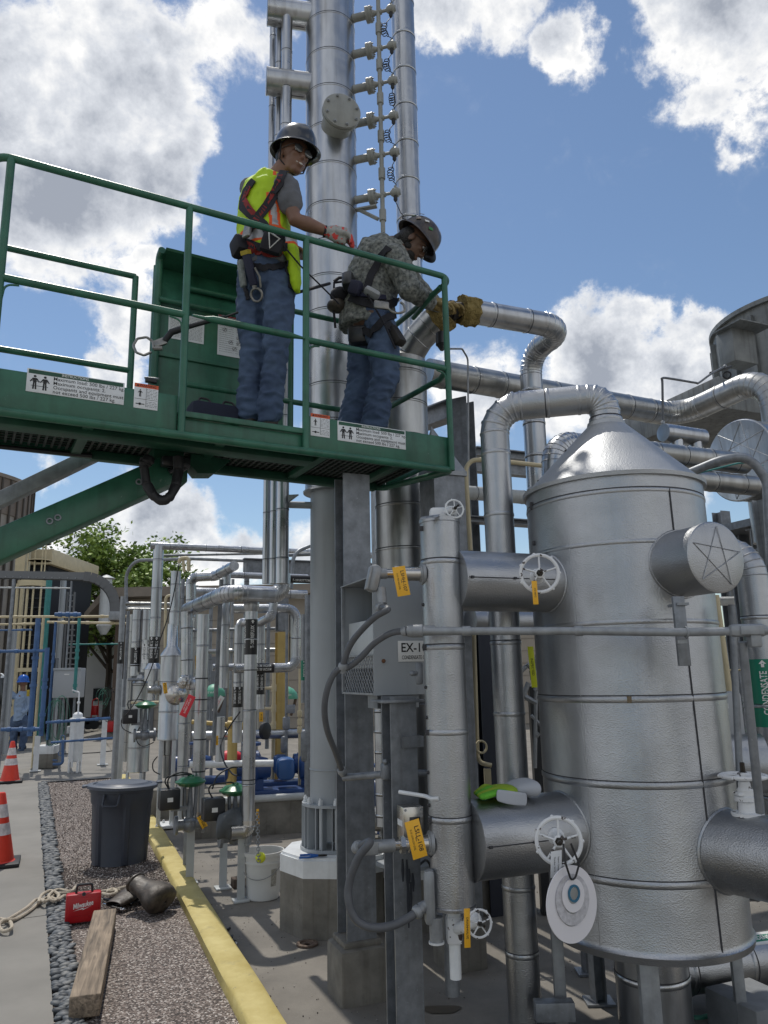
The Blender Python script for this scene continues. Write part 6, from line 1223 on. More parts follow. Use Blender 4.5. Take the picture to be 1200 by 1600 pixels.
def cage2(label, Y, xs, r0_, r1_, hoops):
 a = P(xs[0][0], r0_, Y); t = thing('ladder_cage', label, 'ladder', (a.x, a.y, 0))
 for x, w in xs: vp2(x, r0_, r1_, Y, w).build('cage_bar', creamp, t)
 for (row, x0, x1, w) in hoops: p, q = P(x0, row, Y), P(x1, row, Y); q.z = p.z; m = MB(); r = (q - p).length / 2; m.lathe((p + q) / 2 + Vector((0, r * .5, 0)), ZA, [(-pxr(w, p), r), (-pxr(w, p), r + .03), (pxr(w, p), r + .03), (pxr(w, p), r), (-pxr(w, p), r)], 20); m.build('cage_hoop', creamp, t)
cage2('cream ladder cage reaching above the grey cable tray', 13, [(46, 2.5), (57, 2.5), (68, 2.5), (73, 2)], 846, 900, [(847, 44, 74, 4), (875, 44, 74, 1.5)])
cage2('lower cream ladder cage in front of the dark cooling tower', 12.5, [(28, 5), (44, 4), (53, 3), (65, 3)], 912, 1100, [(912, 26, 69, 9), (975, 26, 66, 3), (1047, 24, 56, 6)])
m = MB(); p, q = P(30, 857, 13.2), P(42, 895, 13.2); m.box((p + q) / 2, (abs(q.x - p.x), .3, abs(p.z - q.z) + .1)); vp2(36, 895, None, 13.2, 5); m.box(((p.x + q.x) / 2, 19.9, q.z / 2), (.08, .08, q.z)); m.solo('cream_post', creamp, 'broad cream post beside the upper ladder cage', 'post')
vp2(77, 905, None, 12, 9).solo('green_column', tealp, 'teal green pipe column behind the cable tray', 'column')
p = P(100, 900, 11.5); MB().hbeam((p.x, p.y, 0), p, .10, .10, .01, side=(1, 0, 0)).solo('steel_column', greyp, 'grey steel column under the left cable tray', 'column')
m = MB();
for x in (106, 117): a = P(x, 925, 11.6); m.box((a.x, a.y, a.z / 2), (.03, .05, a.z))
for k in range(14): a, b = P(106, 930 + k * 9, 11.6), P(117, 930 + k * 9, 11.6); m.box((a + b) / 2, ((b - a).length, .03, .03))
m.solo('cable_ladder', mat('grey_tray', (.14, .145, .15), .6, .2), 'upright dark cable ladder beside the grey steel column', 'cable ladder')
p = P(22, 985, 11); MB().hbeam((p.x, p.y, 0), p, .10, .10, .01, side=(1, 0, 0)).solo('steel_column', greyp, 'short grey steel column behind the far worker', 'column')
# cable tray
tr = [P(-60, 897, 9.6), P(131, 901, 9.2)]; cz = tr[1].z; R_ = .57; path = [tr[0], tr[1]] + [tr[1] + U * (R_ * math.sin(a)) - ZA * (R_ * (1 - math.cos(a))) for a in [math.pi / 2 * k / 8 for k in range(1, 9)]]; path.append(path[-1] - ZA * .12)
t = thing('cable_tray', 'grey metal cable tray curving down in front of the tree', 'cable tray', path[-1]); MB().tube(path, (.055, .055), 4, up=V).build('tray', mat('grey_tray'), t) if 0 else None
m = MB()
for off in (-.09, .09):
 pts = [p + V * off for p in path]
 for i in range(len(pts) - 1):
  d = (pts[i + 1] - pts[i]); u = V.cross(d.normalized()); m.box((pts[i] + pts[i + 1]) / 2, (d.length + .004, .008, .17), (d.normalized(), V, u))
m.build('side_plate', mat('grey_tray'), t); m = MB()
for i in range(len(path) - 1): d = path[i + 1] - path[i]; u = V.cross(d.normalized()); m.box((path[i] + path[i + 1]) / 2 + u * .0, (d.length, .17, .03), (d.normalized(), V, u))
m.build('cables', seam, t); m = MB(); L_ = (path[1] - path[0]).length
for k in range(16): p = path[0] + (path[1] - path[0]) * (k / 16); m.ball(p - V * .10 - ZA * .045, .014, 6)
m.build('bolts', galvl, t); m = MB(); m.box(path[-1] - ZA * .02, (.19, .21, .15), (U, V, ZA), bev=.004); m.build('end_plate', galvl, t)
vp2(22, 905, None, 9.3, 5).solo('tray_post', galv, 'thin leaning grey pipe post under the cable tray', 'post'); vp2(112, 908, None, 9.2, 3).solo('tray_post', galv, 'thin grey post under the curved end of the cable tray', 'post')
# vent stack
S = P(164, 950, 22); t = thing('vent_stack', 'pale round vent stack with a conical cap in front of the tree', 'vent', (S.x, S.y, 0)); r = pxr(17, S); z = ZV(165, 905, S); z0_ = ZV(165, 978, S)
MB().box((S.x + .7, S.y + .1, z0_ + .5), (1.2, .1, .12)).build('bracket', palep, t); MB().lathe((S.x, S.y, 0), ZA, [(z0_ - .25, r * .5), (z0_, r * 1.4), (z0_ + .1, r), (z, r)], 24).build('stack', palep, t); MB().lathe((S.x, S.y, z), ZA, [(0, r * 1.15), (.02, r * 1.6), (.12, r * .3), (.13, .01)], 24).build('cap', palep, t)
# cream and blue pipes
def hp_(label, x0, r0_, x1, r1_, Y, w, m_, name, extra=None):
 a, b = P(x0, r0_, Y), P(x1, r1_, Y); pts = [a, b] + ([P(*e, Y) for e in extra] if extra else []); m = MB(); m.tube(fillet(pts, .05, 4), pxr(w, b), 10)
 for k in range(3): p = a + (b - a) * (.2 + .3 * k); m.lathe(p, b - a, [(-.03, pxr(w, b) * 1.35), (.03, pxr(w, b) * 1.35)], 10)
 return m.solo(name, m_, label, 'pipe')
hp_('upper long cream pipe crossing the left background', -20, 964, 205, 963, 9.5, 4, creamp, 'cream_pipe'); hp_('lower stepped cream pipe crossing the left background', 74, 972, 200, 974, 9.4, 4, creamp, 'cream_pipe', None); hp_('cream pipe below the upper one at the far left', -20, 976, 53, 975, 9.6, 3.5, creamp, 'cream_pipe')
hp_('thin pale pipe under the cable tray', -10, 918, 112, 919, 11, 2.5, palep, 'thin_pipe'); hp_('thin green pipe in front of the black fence', 108, 1007, 192, 1006, 14, 2.5, tealp, 'green_pipe')
vp2(68, 965, None, 9.3, 4.5).solo('cream_pipe', creamp, 'upright cream pipe between the blue pipes', 'pipe')
for lb, px, r0_, r1_, Y, w, m_ in (('tallest thick upright blue pipe near the far worker', 60, 966, 1150, 9.0, 8, blues), ('shorter upright blue pipe with a round cap', 74, 1012, 1150, 8.8, 7, blues), ('slim upright blue pipe left of the grey cabinet', 87, 972, 1156, 9.3, 4, blues), ('upright teal pipe crossing the grey cabinet', 124, 966, 1082, 8.8, 5, tealp)):
 m = vp2(px, r0_, r1_, Y, w); a = P(px, r0_, Y)
 for row in (r0_ + 50, r0_ + 62, r0_ + 105):
  if row < r1_: m.lathe((a.x, a.y, ZV(px, row, a)), ZA, [(-.025, pxr(w, a) * 1.35), (.025, pxr(w, a) * 1.35)], 12)
 m.solo('blue_pipe' if m_ is blues else 'teal_pipe', m_, lb, 'pipe')
for lb, x0, r0_, x1, r1_, Y, w in (('horizontal blue pipe capping the teal riser', 86, 960, 126, 960, 8.9, 6), ('horizontal blue pipe at the height of the fence top', -20, 1018, 72, 1017, 8.9, 5), ('blue pipe low behind the white filter, upper one', 72, 1129, 172, 1122, 8.6, 4.5), ('blue pipe low behind the white filter, lower one', 80, 1160, 176, 1153, 8.6, 3.5), ('blue pipe manifold at the feet of the far worker', 2, 1140, 64, 1139, 8.7, 6), ('thin blue pipe at the far left above the worker', -20, 985, 50, 984, 9.6, 3)): hp_(lb, x0, r0_, x1, r1_, Y, w, blues, 'blue_pipe')
m = MB(); p = P(98, 1194, 8.3); m.tube(fillet([P(83, 1194, 8.3), P(98, 1194, 8.3), P(98, 1160, 8.3)], .05, 4), .022, 10); m.torus(P(86, 1188, 8.25), (0, .4, 1), .035, .006, 14, 6); m.torus(P(94, 1177, 8.25), (.3, 1, 0), .035, .006, 14, 6); m.torus(P(98, 1153, 8.25), (.3, 1, 0), .04, .006, 14, 6); m.solo('blue_valve', blues, 'blue hose valve with small handwheels left of the white filter', 'valve')
# grey cabinet, hose coil
p = G(108, 1150); a = P(108, 1067, 9.2); t = thing('cabinet', 'light grey electrical cabinet among the blue pipes', 'cabinet', (a.x, a.y, 0)); MB().box(a, (.48, .24, .51), bev=.01).build('box', mat('cabinet_grey', (.36, .375, .39), .5), t); MB().box(a + Vector((0, -.123, .24)), (.49, .03, .04), bev=.004).build('drip_edge', greyp, t); MB().box(a + Vector((0, -.123, .15)), (.09, .003, .02)).build('label_plate', white, t); vp2(100, 1087, None, 9.25, 3, True).build('stand_leg', galv, t); vp2(117, 1087, None, 9.25, 3, True).build('stand_leg', galv, t)
hg = mat('green_hose', (.05, .22, .15), .5, var=.2, vscale=20); rg = random.Random(31)
def hosecoil(label, px, row0, row1, Y, w, n, m_):
 a, b = P(px, row0, Y), P(px, row1, Y); m = MB(); cx = (a + b) / 2; H2 = (a.z - b.z) / 2; W2 = pxr(w, a)
 for k in range(n):
  dx = (k / (n - 1) - .5) * W2; dz = rg.uniform(-.06, .04); m.torus(cx + Vector((dx, rg.uniform(-.05, .05), dz)), (1, rg.uniform(-.3, .3), rg.uniform(-.1, .1)), 1, .012, 20, 6)
  for i in range(len(m.v) - 120, len(m.v)):
   v = m.v[i]; c = cx + Vector((dx, 0, dz)); d = v - c; L2 = d.length; m.v[i] = c + Vector((d.x * .12 + d.y * .25, d.y * .12, d.z * H2 * (1 + (k % 3) * .05))) if 0 else c + Vector((d.x * .15 + d.y * W2 * .42, d.y * .14, d.z * H2))
 return m.solo('hose_coil', m_, label, 'hose', origin=(cx.x, cx.y, 0))
hosecoil('coiled green hose hanging under the grey cabinet', 88, 1090, 1160, 8.9, 26, 9, hg); hosecoil('coiled green hose hanging beside the black hose reel', 162, 1078, 1102, 9.4, 12, 6, hg); hosecoil('black hose bundle hanging on a post left of the square galvanised post', 173, 1076, 1124, 9.3, 20, 9, black)
# white filter
g = G(116, 1207); t = thing('filter_vessel', 'white painted filter vessel with a domed lid in the left background', 'filter', (g.x, g.y, 0)); r = pxr(21, g) ; f = lambda row: ZV(116, row, g); k = Vector((g.x, g.y, 0))
MB().lathe(k, ZA, [(f(1190), r * .8), (f(1186), r), (f(1128), r), (f(1127), r * 1.12), (f(1122), r * 1.12), (f(1121), r * .75), (f(1116), r * .7), (f(1113), r * .4), (f(1112), .001)], 28).build('shell', whitep, t)
for a in (-2.4, -.7, .8): MB().box(k + Vector((math.cos(a) * r * .85, math.sin(a) * r * .85, f(1186) / 2)), (.03, .03, f(1186)), bev=.004).build('leg', whitep, t);
m = MB(); m.box(k + Vector((0, -r - .01, f(1175))), (.03, .03, f(1150) - f(1195)), bev=.004); m.tube(fillet([k + ZA * f(1112), k + ZA * f(1082), k + ZA * f(1078) + Vector((-.12, 0, 0))], .02, 4), .014, 8); m.ball(k + ZA * f(1098), .03, 8); m.build('vent_pipe', whitep, t)
MB().box(k + Vector((-r * 1.2, 0, f(1140))), (.05, .08, .12), bev=.01).build('side_box', palep, t)
# footing, posts, person-height bits
g = G(66, 1201); t = thing('footing', 'concrete footing with a white painted cap near the far worker', 'footing', (g.x, g.y, 0)); s = pxr(32, g); MB().box((g.x, g.y + s, .12), (2 * s, 2 * s, .24), bev=.01).build('concrete', concb, t); MB().box((g.x, g.y + s, .31), (2 * s + .005, 2 * s + .005, .14), bev=.01).build('painted_cap', whitep, t)
p = (g.x + .02, g.y + s); MB().hbeam((p[0], p[1], .38), (p[0], p[1], 1.9), .09, .09, .01, side=(1, 0, 0)).build('post', galv, t)
post('white slanted post under the upper blue pipe', 160, 1195, 1125, w=8, m_=whitep); post('white post carrying the blue manifold beside the footing', 55, 1205, 1150, w=8, m_=whitep)
flex('black cable lying on the ground behind the white filter', [G(60, 1180), G(100, 1178), G(150, 1176), G(186, 1172)], .012, 'black_cable', black, 'thin black cables')
# fence
t = thing('fence', 'black metal picket fence with a tall gate post in the left background', 'fence', (G(140, 1118).x, G(140, 1118).y, 0)); fa, fb = G(104, 1118), G(176, 1116); zf = ZV(140, 1024, G(140, 1118)); d = (fb - fa); n = 22
for k in range(n): p = fa + d * k / (n - 1); MB().box((p.x, p.y, zf / 2), (.03, .03, zf)).build('picket', blackm, t)
for z in (.15, zf - .12): MB().box((fa.x + d.x / 2, fa.y + d.y / 2, z), (d.length, .04, .05), (d.normalized(), ZA.cross(d.normalized()), ZA)).build('rail', blackm, t)
p = fa + d * .36; MB().box((p.x, p.y - .05, zf / 2 + .04), (.11, .09, zf + .08)).build('gate_post', blackm, t)
sheet('lawn', [tuple(G(108, 1119) + Vector((0, .1, 0)))[:2], tuple(G(180, 1118) + Vector((0, .1, 0)))[:2], tuple(G(170, 1098))[:2], tuple(G(118, 1098))[:2]], -.004, mat('grass_green', (.07, .16, .02), .9, 0, var=.4, vscale=8, bump=.8, bscale=40))
# hand cart, reel
g = G(147, 1140); t = thing('hand_cart', 'red hand cart with black wheels near the fence', 'cart', (g.x, g.y, 0)); zz = lambda row: ZV(147, row, g); k = Vector((g.x, g.y, 0))
MB().box(k + ZA * zz(1110), (.16, .2, .28), bev=.02).build('red_body', mat('cart_red', (.45, .01, .012), .4), t); m = MB(); m.tube(fillet([k + Vector((-.12, 0, .25)), k + Vector((-.1, 0, zz(1094))), k + Vector((.08, 0, zz(1090))), k + Vector((.1, 0, .25))], .06, 4), .018, 8); m.build('frame', mat('cart_red'), t)
MB().lathe(k + Vector((.04, -.14, .16)), (0, 1, 0), [(0, .1), (0, .15), (.06, .15), (.06, .1), (.03, .03)], 20).build('wheel', black, t); MB().lathe(k + Vector((-.14, -.10, .16)), (0, 1, 0), [(0, .1), (0, .15), (.06, .15), (.06, .1), (.03, .03)], 20).build('wheel', black, t); MB().box(k + Vector((.0, 0, .2)), (.5, .2, .12), bev=.03).build('deck', blackm, t)
m = MB(); a = G(172, 1150); m.box((a.x, a.y, .25), (.2, .2, .3), bev=.04); m.solo('gas_can', mat('cart_red'), 'small red box on the ground left of the square galvanised post', 'container')
# buildings
def gpt(px, Y): return P(px, 1060, Y).x
x0, x1 = gpt(176, 23), gpt(520, 23); zr = P(300, 934, 23).z
t = thing('utility_building', 'long low beige block building with a brown fascia behind the pipe racks', 'building', ((x0 + x1) / 2, 21, 0)); MB().box(((x0 + x1) / 2 + 4, 26.5, zr / 2), (x1 - x0 + 8, 7, zr)).build('wall', beigew, t)
m = MB(); m.box(((x0 + x1) / 2 + 4.1, 26.3, zr + .15), (x1 - x0 + 8.6, 7.8, .28)); xa = x0 - .2
m.prism([(xa, 22.5, zr + .02), (xa - .65, 22.7, zr - .6), (xa - .65, 22.7, zr - .42), (xa, 22.5, zr + .3)], (0, 6, 0)); m.build('roof_fascia', brownr, t)
for px in (180, 186): MB().box((gpt(px, 22.6), 22.65, zr / 2), (.14, .14, zr)).build('corner_post', mat('dark_brown_paint', (.11, .08, .06), .7), t)
m = MB()
for k in range(9): m.box(((x0 + x1) / 2 + 4, 22.99, .3 + k * .36), (x1 - x0 + 8, .012, .012))
m.build('mortar_lines', mat('mortar', (.22, .195, .165), .9), t)
for px, w in ((215, 1.0), (330, .9)): MB().box((gpt(px, 22.9), 22.96, 1.05), (w, .06, 2.1), bev=.01).build('door', mat('grey_door', (.16, .17, .18), .6), t)
x2, x3 = gpt(128, 32), gpt(176, 32); z2 = P(160, 990, 32).z; t = thing('white_building', 'pale building with a shallow gable beyond the fence', 'building', ((x2 + x3) / 2, 33, 0)); MB().box(((x2 + x3) / 2, 34, z2 / 2 - .2), (x3 - x2, 4, z2 - .4)).build('wall', greyw, t); m = MB(); m.prism([(x2 - .1, 31.9, z2 - .45), (x3 + .1, 31.9, z2 - .1), (x3 + .1, 31.9, z2 + .05), (x3 - .4, 31.9, z2 + .15), (x2 - .1, 31.9, z2 - .3)], (0, 4.3, 0)); m.build('roof', palep, t); MB().box(((x2 + x3) / 2 + .3, 31.95, .9), (.8, .1, .5)).build('window', mat('dark_glass', (.03, .035, .04), .2), t)
def farb(label, px0, px1, row, Y, m_, dpt=10):
 a, b = gpt(px0, Y), gpt(px1, Y); z = P((px0 + px1) / 2, row, Y).z; t = thing('distant_building', label, 'building', ((a + b) / 2, Y, 0)); MB().box(((a + b) / 2, Y + dpt / 2, z / 2), (b - a, dpt, z)).build('wall', m_, t); MB().box(((a + b) / 2, Y + dpt / 2, z + .12), (b - a + .5, dpt + .5, .3)).build('roof_edge', brownr, t)
 m = MB(); n = max(2, int((b - a) / 3))
 for k in range(n): MB().box((a + (k + .5) * (b - a) / n, Y - .02, z * .55), (1.1, .08, 1.0)).build('window', mat('dark_glass'), t)
farb('low tan building far behind the plant on the right side', 540, 1500, 1012, 48, beigew); farb('low grey building at the far left behind the cooling tower', -500, 40, 1012, 40, greyw)
# trees
leafm = [island('leaf_%s' % n, c, .6) for n, c in (('bright', [(0, (.07, .12, .02)), (.5, (.18, .28, .05)), (1, (.32, .43, .10))]), ('dark', [(0, (.025, .055, .012)), (.6, (.055, .11, .025)), (1, (.11, .18, .035))]))]
for lm in leafm: lm.node_tree.nodes['Principled BSDF'].inputs['Transmission Weight'].default_value = 0
def tree(label, x, y, h, r, n, lm, seed, base=.35, ls=.13):
 rg = random.Random(seed); t = thing('broadleaf_tree', label, 'tree', (x, y, 0), 'trees beyond the fence'); o = Vector((x, y, 0)); m = MB(); ends = []
 m.tube([o, o + Vector((.05, 0, h * .22)), o + Vector((-.05, 0, h * .45)), o + Vector((.0, 0, h * .7))], [.16 * h / 8, .13 * h / 8, .10 * h / 8, .05 * h / 8], 8)
 for k in range(17):
  a = k * 2.4 + rg.uniform(-.3, .3); z0 = h * (.22 + .45 * k / 17); L_ = r * rg.uniform(.6, 1.0) * (1.05 - .45 * k / 17); rise = h * rg.uniform(.12, .30)
  p0 = o + ZA * z0; p1 = p0 + Vector((math.cos(a) * L_ * .5, math.sin(a) * L_ * .5, rise * .6)); p2 = p0 + Vector((math.cos(a) * L_, math.sin(a) * L_, rise)); m.tube([p0, p1, p2], [.07 * h / 8, .045 * h / 8, .015], 6); ends += [(p2, 1.0), (p1 + ZA * .2, .7), ((p1 + p2) / 2 + ZA * .3, .9)]
 m.build('trunk', mat('bark', (.07, .055, .04), .9, bump=.5), t)
 ends.append((o + ZA * h * .92, 1.0)); ends.append((o + ZA * h * .82, 1.0)); c = MB(); per = n // len(ends)
 for (e, s) in ends:
  cr_ = r * .30 * s * rg.uniform(.7, 1.15)
  subs = [e + Vector((rg.gauss(0, cr_ * .6), rg.gauss(0, cr_ * .6), rg.gauss(0, cr_ * .4))) for _ in range(5)]
  for _ in range(per):
   q = rg.choice(subs); p = q + Vector((rg.gauss(0, cr_ * .34), rg.gauss(0, cr_ * .34), rg.gauss(0, cr_ * .22))); s_ = ls * rg.uniform(.6, 1.3)
   X = Vector((rg.uniform(-1, 1), rg.uniform(-1, 1), rg.uniform(-.6, .6))).normalized(); Y = X.cross(Vector((rg.uniform(-1, 1), rg.uniform(-1, 1), rg.uniform(-1, 1)))).normalized()
   c.add([p - X * s_ * .5, p + Y * s_ * .3, p + X * s_ * .6, p - Y * s_ * .3], [(0, 1, 2, 3)])
 c.build('crown', lm, t)
def tr_(label, px, row_top, wpx, Y, n, lm, seed, ls=.13): a = P(px, 1060, Y); tree(label, a.x, Y, P(px, row_top, Y).z, wpx / 1180 * Y / 2, n, lm, seed, ls=ls)
tr_('large bright green tree rising behind the curved cable tray', 168, 820, 270, 30, 26000, leafm[0], 5, .19)
tr_('darker tree behind the cream ladder cages', 60, 880, 150, 36, 9000, leafm[1], 7, .22); tr_('small tree beyond the black fence', 128, 955, 110, 34, 6000, leafm[1], 9, .18); tr_('tree showing behind the T-shaped pipe', 235, 905, 80, 34, 3500, leafm[0], 11, .17)
tr_('tree behind the low tan building, nearer the vessel', 1150, 1000, 180, 55, 4000, leafm[1], 15, .35); tr_('tree far behind the switch box', 760, 1000, 150, 60, 4000, leafm[1], 17, .35); tr_('tree at the far left edge', -90, 930, 200, 40, 4000, leafm[1], 19, .25)
P = P_near
# ================================================================ right background
# long overhead line running away to the right, then turning up into the exchanger
zl = P(694, 585, 5.5).z; pa = G(600, 572, zl); pb_ = G(1062, 650, zl);
EX = Vector((2.98, 5.72, 0)); zc = P(1140, 715, 5.55).z
rl = pxr(43, P(700, 585, 5.5)); pe = Vector((3.16, 5.78, zl + .06)); pts = [P(668, 580, 5.45), Vector((pb_.x, pb_.y, zl)), pe, Vector((pe.x, pe.y, zc + .2))]; pts[0].z = zl
run('insulated_pipe', 'long overhead silver pipe passing behind the cone and bending into the big drum', pts, rl, CL2, bands=.27, bend=.26)
# exchanger drum
t = thing('heat_exchanger', 'big horizontal silver drum with a starred round end cap at the right', 'drum', (EX.x, EX.y, 0)); R_ = .315; a = Vector((EX.x - .23, EX.y - .09, zc))
m = MB(); m.lathe(a, U, [(0, R_ - .004), (.004, R_ + .006), (.02, R_ + .006), (.022, R_), (3.2, R_)], 56); m.lathe(a + U * .5, U, [(-.01, R_), (-.004, R_ + .004), (.004, R_ + .004), (.01, R_)], 56); m.lathe(a + U * .7, U, [(-.002, R_), (-.002, R_ + .002), (.002, R_ + .002), (.002, R_)], 56, 1); m.build('drum_shell', CL, t)
m = MB(); m.lathe(a, -U, [(0, R_), (.004, R_ * .99), (.006, .002)], 56);
for k in range(8):
 a0_, a1_ = 2 * math.pi * k / 8 + .2, 2 * math.pi * (k + 3) / 8 + .2; p = a - U * .006; m.tube([p + (V * math.cos(a0_) + ZA * math.sin(a0_)) * R_ * .96, p + (V * math.cos(a1_) + ZA * math.sin(a1_)) * R_ * .96], .0025, 4)
m.build('end_cap', clad, t); m = MB(); m.lathe(a + U * .25 - ZA * .28, -ZA, [(0, .14), (.35, .14)], 24); m.build('saddle_nozzle', clad2, t)
# structure below: dark soffit, beams, columns
t = thing('equipment_platform', 'grey steel platform structure under the big horizontal drum', 'platform', (3.6, 6.4, 0)); zb_ = P(1120, 810, 5.6).z
MB().box(Vector((4.2, 6.5, zb_ + .03)), (2.8, 2.0, .06), (U, V, ZA)).build('deck', galv, t)
for o_ in (-.85, 0, .85): MB().hbeam(Vector((2.95, 6.0, zb_ - .1)) + V * o_, Vector((2.95, 6.0, zb_ - .1)) + V * o_ + U * 2.8, .10, .18, .01, side=ZA).build('beam', galv, t)
for (du, dv) in ((.1, -.8), (.15, 1.1), (2.6, -.8), (2.6, .9)): p = Vector((2.95, 6.0, 0)) + U * du + V * dv; MB().hbeam(p, p + ZA * (zb_ - .02), .14, .14, .01, side=V).build('column', galv, t)
a = P(1196, 800, 5.0); MB().hbeam((a.x, a.y, 0), (a.x, a.y, P(1196, 780, 5.0).z), .10, .12, .01, side=V).solo('steel_column', galvl, 'pale steel column at the right edge under the drum', 'column')
# big fan housing and plenum
FC = P(1262, 560, 9.5); t = thing('fan_cooler', 'large weathered round fan housing on a grey plenum at the top right', 'cooler', (FC.x, FC.y, 0)); Rf = pxr(262, FC); zf0, zf1 = P(1200, 578, 9.0).z, P(1200, 486, 9.0).z
fanm = mat('weathered_grey_steel', (.14, .15, .155), .6, .3, var2=(.23, .24, .235), vscale=4, bump=.15, bscale=18, streak=.8)
MB().lathe((FC.x, FC.y, zf0 - .2), ZA, [(0, Rf), (zf1 - zf0 + .2, Rf), (zf1 - zf0 + .2, Rf + .05), (zf1 - zf0 + .26, Rf + .05), (zf1 - zf0 + .27, Rf - .1)], 64).build('fan_ring', fanm, t)
for k in range(24): a_ = 2 * math.pi * k / 24; MB().box((FC.x + math.cos(a_) * (Rf + .03), FC.y + math.sin(a_) * (Rf + .03), (zf0 + zf1) / 2 - .1), (.06, .05, zf1 - zf0), (Vector((math.cos(a_), math.sin(a_), 0)), Vector((-math.sin(a_), math.cos(a_), 0)), ZA)).build('stiffener', fanm, t)
a = P(1152, 545, 8.3); k = a; MB().box(k, (.36, .22, .42), (U, V, ZA), bev=.006).build('junction_box', fanm, t); MB().box(k + ZA * .2 - V * .1, (.5, .4, .015), (U, V, ZA)).build('box_roof', fanm, t)
pz1, pz0 = P(1085, 622, 8.3).z, P(1085, 668, 8.3).z; po = P(1082, 640, 8.0); q_ = Vector((po.x, po.y, 0)); m = MB(); m.box(q_ + U * 2.4 + V * .9 + ZA * ((pz1 + pz0) / 2), (4.8, 2.6, pz1 - pz0), (U, V, ZA), bev=.01); m.build('plenum', fanm, t)
for (du, dv) in ((4.5, -.3), (.6, 2.0), (4.5, 2.0)): p = q_ + U * du + V * dv; MB().box((p.x, p.y, pz0 / 2), (.2, .2, pz0), (U, V, ZA)).build('support_leg', galv, t)
flex('thin grey tube kinked above the small header', [P(1036, 662, 5.4), P(1035, 600, 5.4), P(1035, 591, 5.4), P(1050, 592, 5.5), P(1086, 598, 5.7), P(1092, 598, 5.8), P(1110, 585, 6.0), P(1133, 572, 6.4)], .009, 'thin_cable', greyf, 'thin grey tubes')
m = MB(); a = P(1136, 586, 6.4); m.torus(a, (.4, 1, 0), .032, .008, 16, 6); m.tube([P(1110, 583, 6.3), P(1142, 573, 6.5)], .012, 8); m.solo('lamp_ring', black, 'small black ring lamp hung beside the fan housing', 'lamp')
# small header on two stubs
a, b = P(1036, 676, 5.3), P(1096, 674, 5.6); rh_ = pxr(28, a); b = a + U * .38; m = MB(); m.lathe(a, U, [(0, .01), (.002, rh_), (.02, rh_ + .003), (.38, rh_), (.382, .01)], 28)
for f_ in (.32, .80): p = a + (b - a) * f_; m.cyl(p, p - ZA * .28, rh_ * .72, 20)
m.solo('small_header', CL, 'short capped silver header on two stubs above the lower pipe', 'header')
m = MB(); k = P(1099, 708, 5.3); m.torus(k, (.3, -1, 0), .030, .005, 16, 6); m.box(k + Vector((-.01, -.01, -.05)), (.035, .01, .05)); m.solo('small_handwheel', yelp, 'little yellow tagged handwheel beside the small header', 'valve')
zz = P(1060, 712, 5.0).z; run('insulated_pipe', 'silver pipe under the small header ending before the starred drum', [G(1000, 705, zz), G(1000, 705, zz) + U * .95], .075, CL2, bands=.25)
zz = P(1060, 745, 4.9).z; run('insulated_pipe', 'lower dull silver pipe under the starred drum', [G(1040, 745, zz), G(1040, 745, zz) + U * .8], .07, CL2, bands=.25)
cond('grey conduit sweeping up from the vessel top over the drum and down', [P(1062, 745, 4.4), P(1130, 717, 4.2), P(1172, 714, 4.2), P(1198, 750, 4.2), P(1206, 900, 4.2)], .026, bend=.14)
m = MB(); m.tube(fillet([P(1040, 752, 4.6), P(1160, 722, 4.4), P(1192, 728, 4.3)], .1, 4), .006, 6); m.solo('green_cable', tealp, 'thin green cable following the sweeping conduit', 'cable')
# behind the cone: cable tray roof, elbow with wrinkled cap
m = MB(); a = P(868, 705, 4.6); rr_ = pxr(42, a); pipe(m, [P(868, 760, 4.6), Vector((a.x, a.y, a.z + .05)), Vector((a.x, a.y, a.z + .05)) + U * .4], rr_, bend=.13, bands=0); m.solo('insulated_pipe', CL, 'short wrinkled silver elbow peeking out left of the cone', 'pipe')
# right side elbow with the CONDENSATE marker
a = P(1181, 950, 4.15); re = pxr(46, a); t = thing('condensate_pipe', 'silver elbow pipe with a green CONDENSATE marker at the right edge', 'pipe', (a.x, a.y, 0)); ze = ZV(1170, 858, a)
m = MB(); pipe(m, [(a.x, a.y, .6), (a.x, a.y, ze), Vector((a.x, a.y, ze)) - U * .10 + V * .5], re, bend=.15, bands=.45); m.build('cladding', ST, t)
zA, zB = ZV(1190, 1030, a), ZV(1190, 1135, a); sleeve(t, (a.x, a.y, (zA + zB) / 2), ZA, re, zA - zB, markg, [('CONDENSATE', -.02)], whitei, size=re * .62)
a = P(1106, 985, 4.4); t = thing('condensate_pipe', 'slim pipe with a green CONDENSATE marker close behind the large vessel', 'pipe', (a.x, a.y, 0)); re = pxr(26, a); MB().tube([(a.x, a.y, .0), (a.x, a.y, ZV(1106, 880, a))], re, 24).build('cladding', palep, t); zA, zB = ZV(1106, 950, a), ZV(1106, 1012, a); sleeve(t, (a.x, a.y, (zA + zB) / 2), ZA, re, zA - zB, markg, [('CONDENSATE', .35)], whitei, size=re * .8)
m = MB(); k = P(1138, 1118, 4.0); m.box(k, (.13, .08, .24), bev=.02); m.solo('meter_box', mat('cabinet_grey'), 'pale grey plastic box behind the two upright conduits', 'box'); MB().box(P(1130, 1103, 3.93), (.05, .004, .025)).solo('box_label', white, 'worn white label on the pale grey plastic box', 'label')
run('insulated_pipe', 'bright silver pipe behind the right side of the vessel, above the flat handwheel', [P(1105, 1192, 4.0), P(1105, 1192, 4.0) + Vector((.26, -.05, -.0))], .14, ST, bands=0)
run('insulated_pipe', 'second silver drum end behind the flat handwheel', [P(1160, 1195, 4.6), P(1160, 1195, 4.6) + Vector((.6, -.1, 0))], .15, ST, bands=.3)
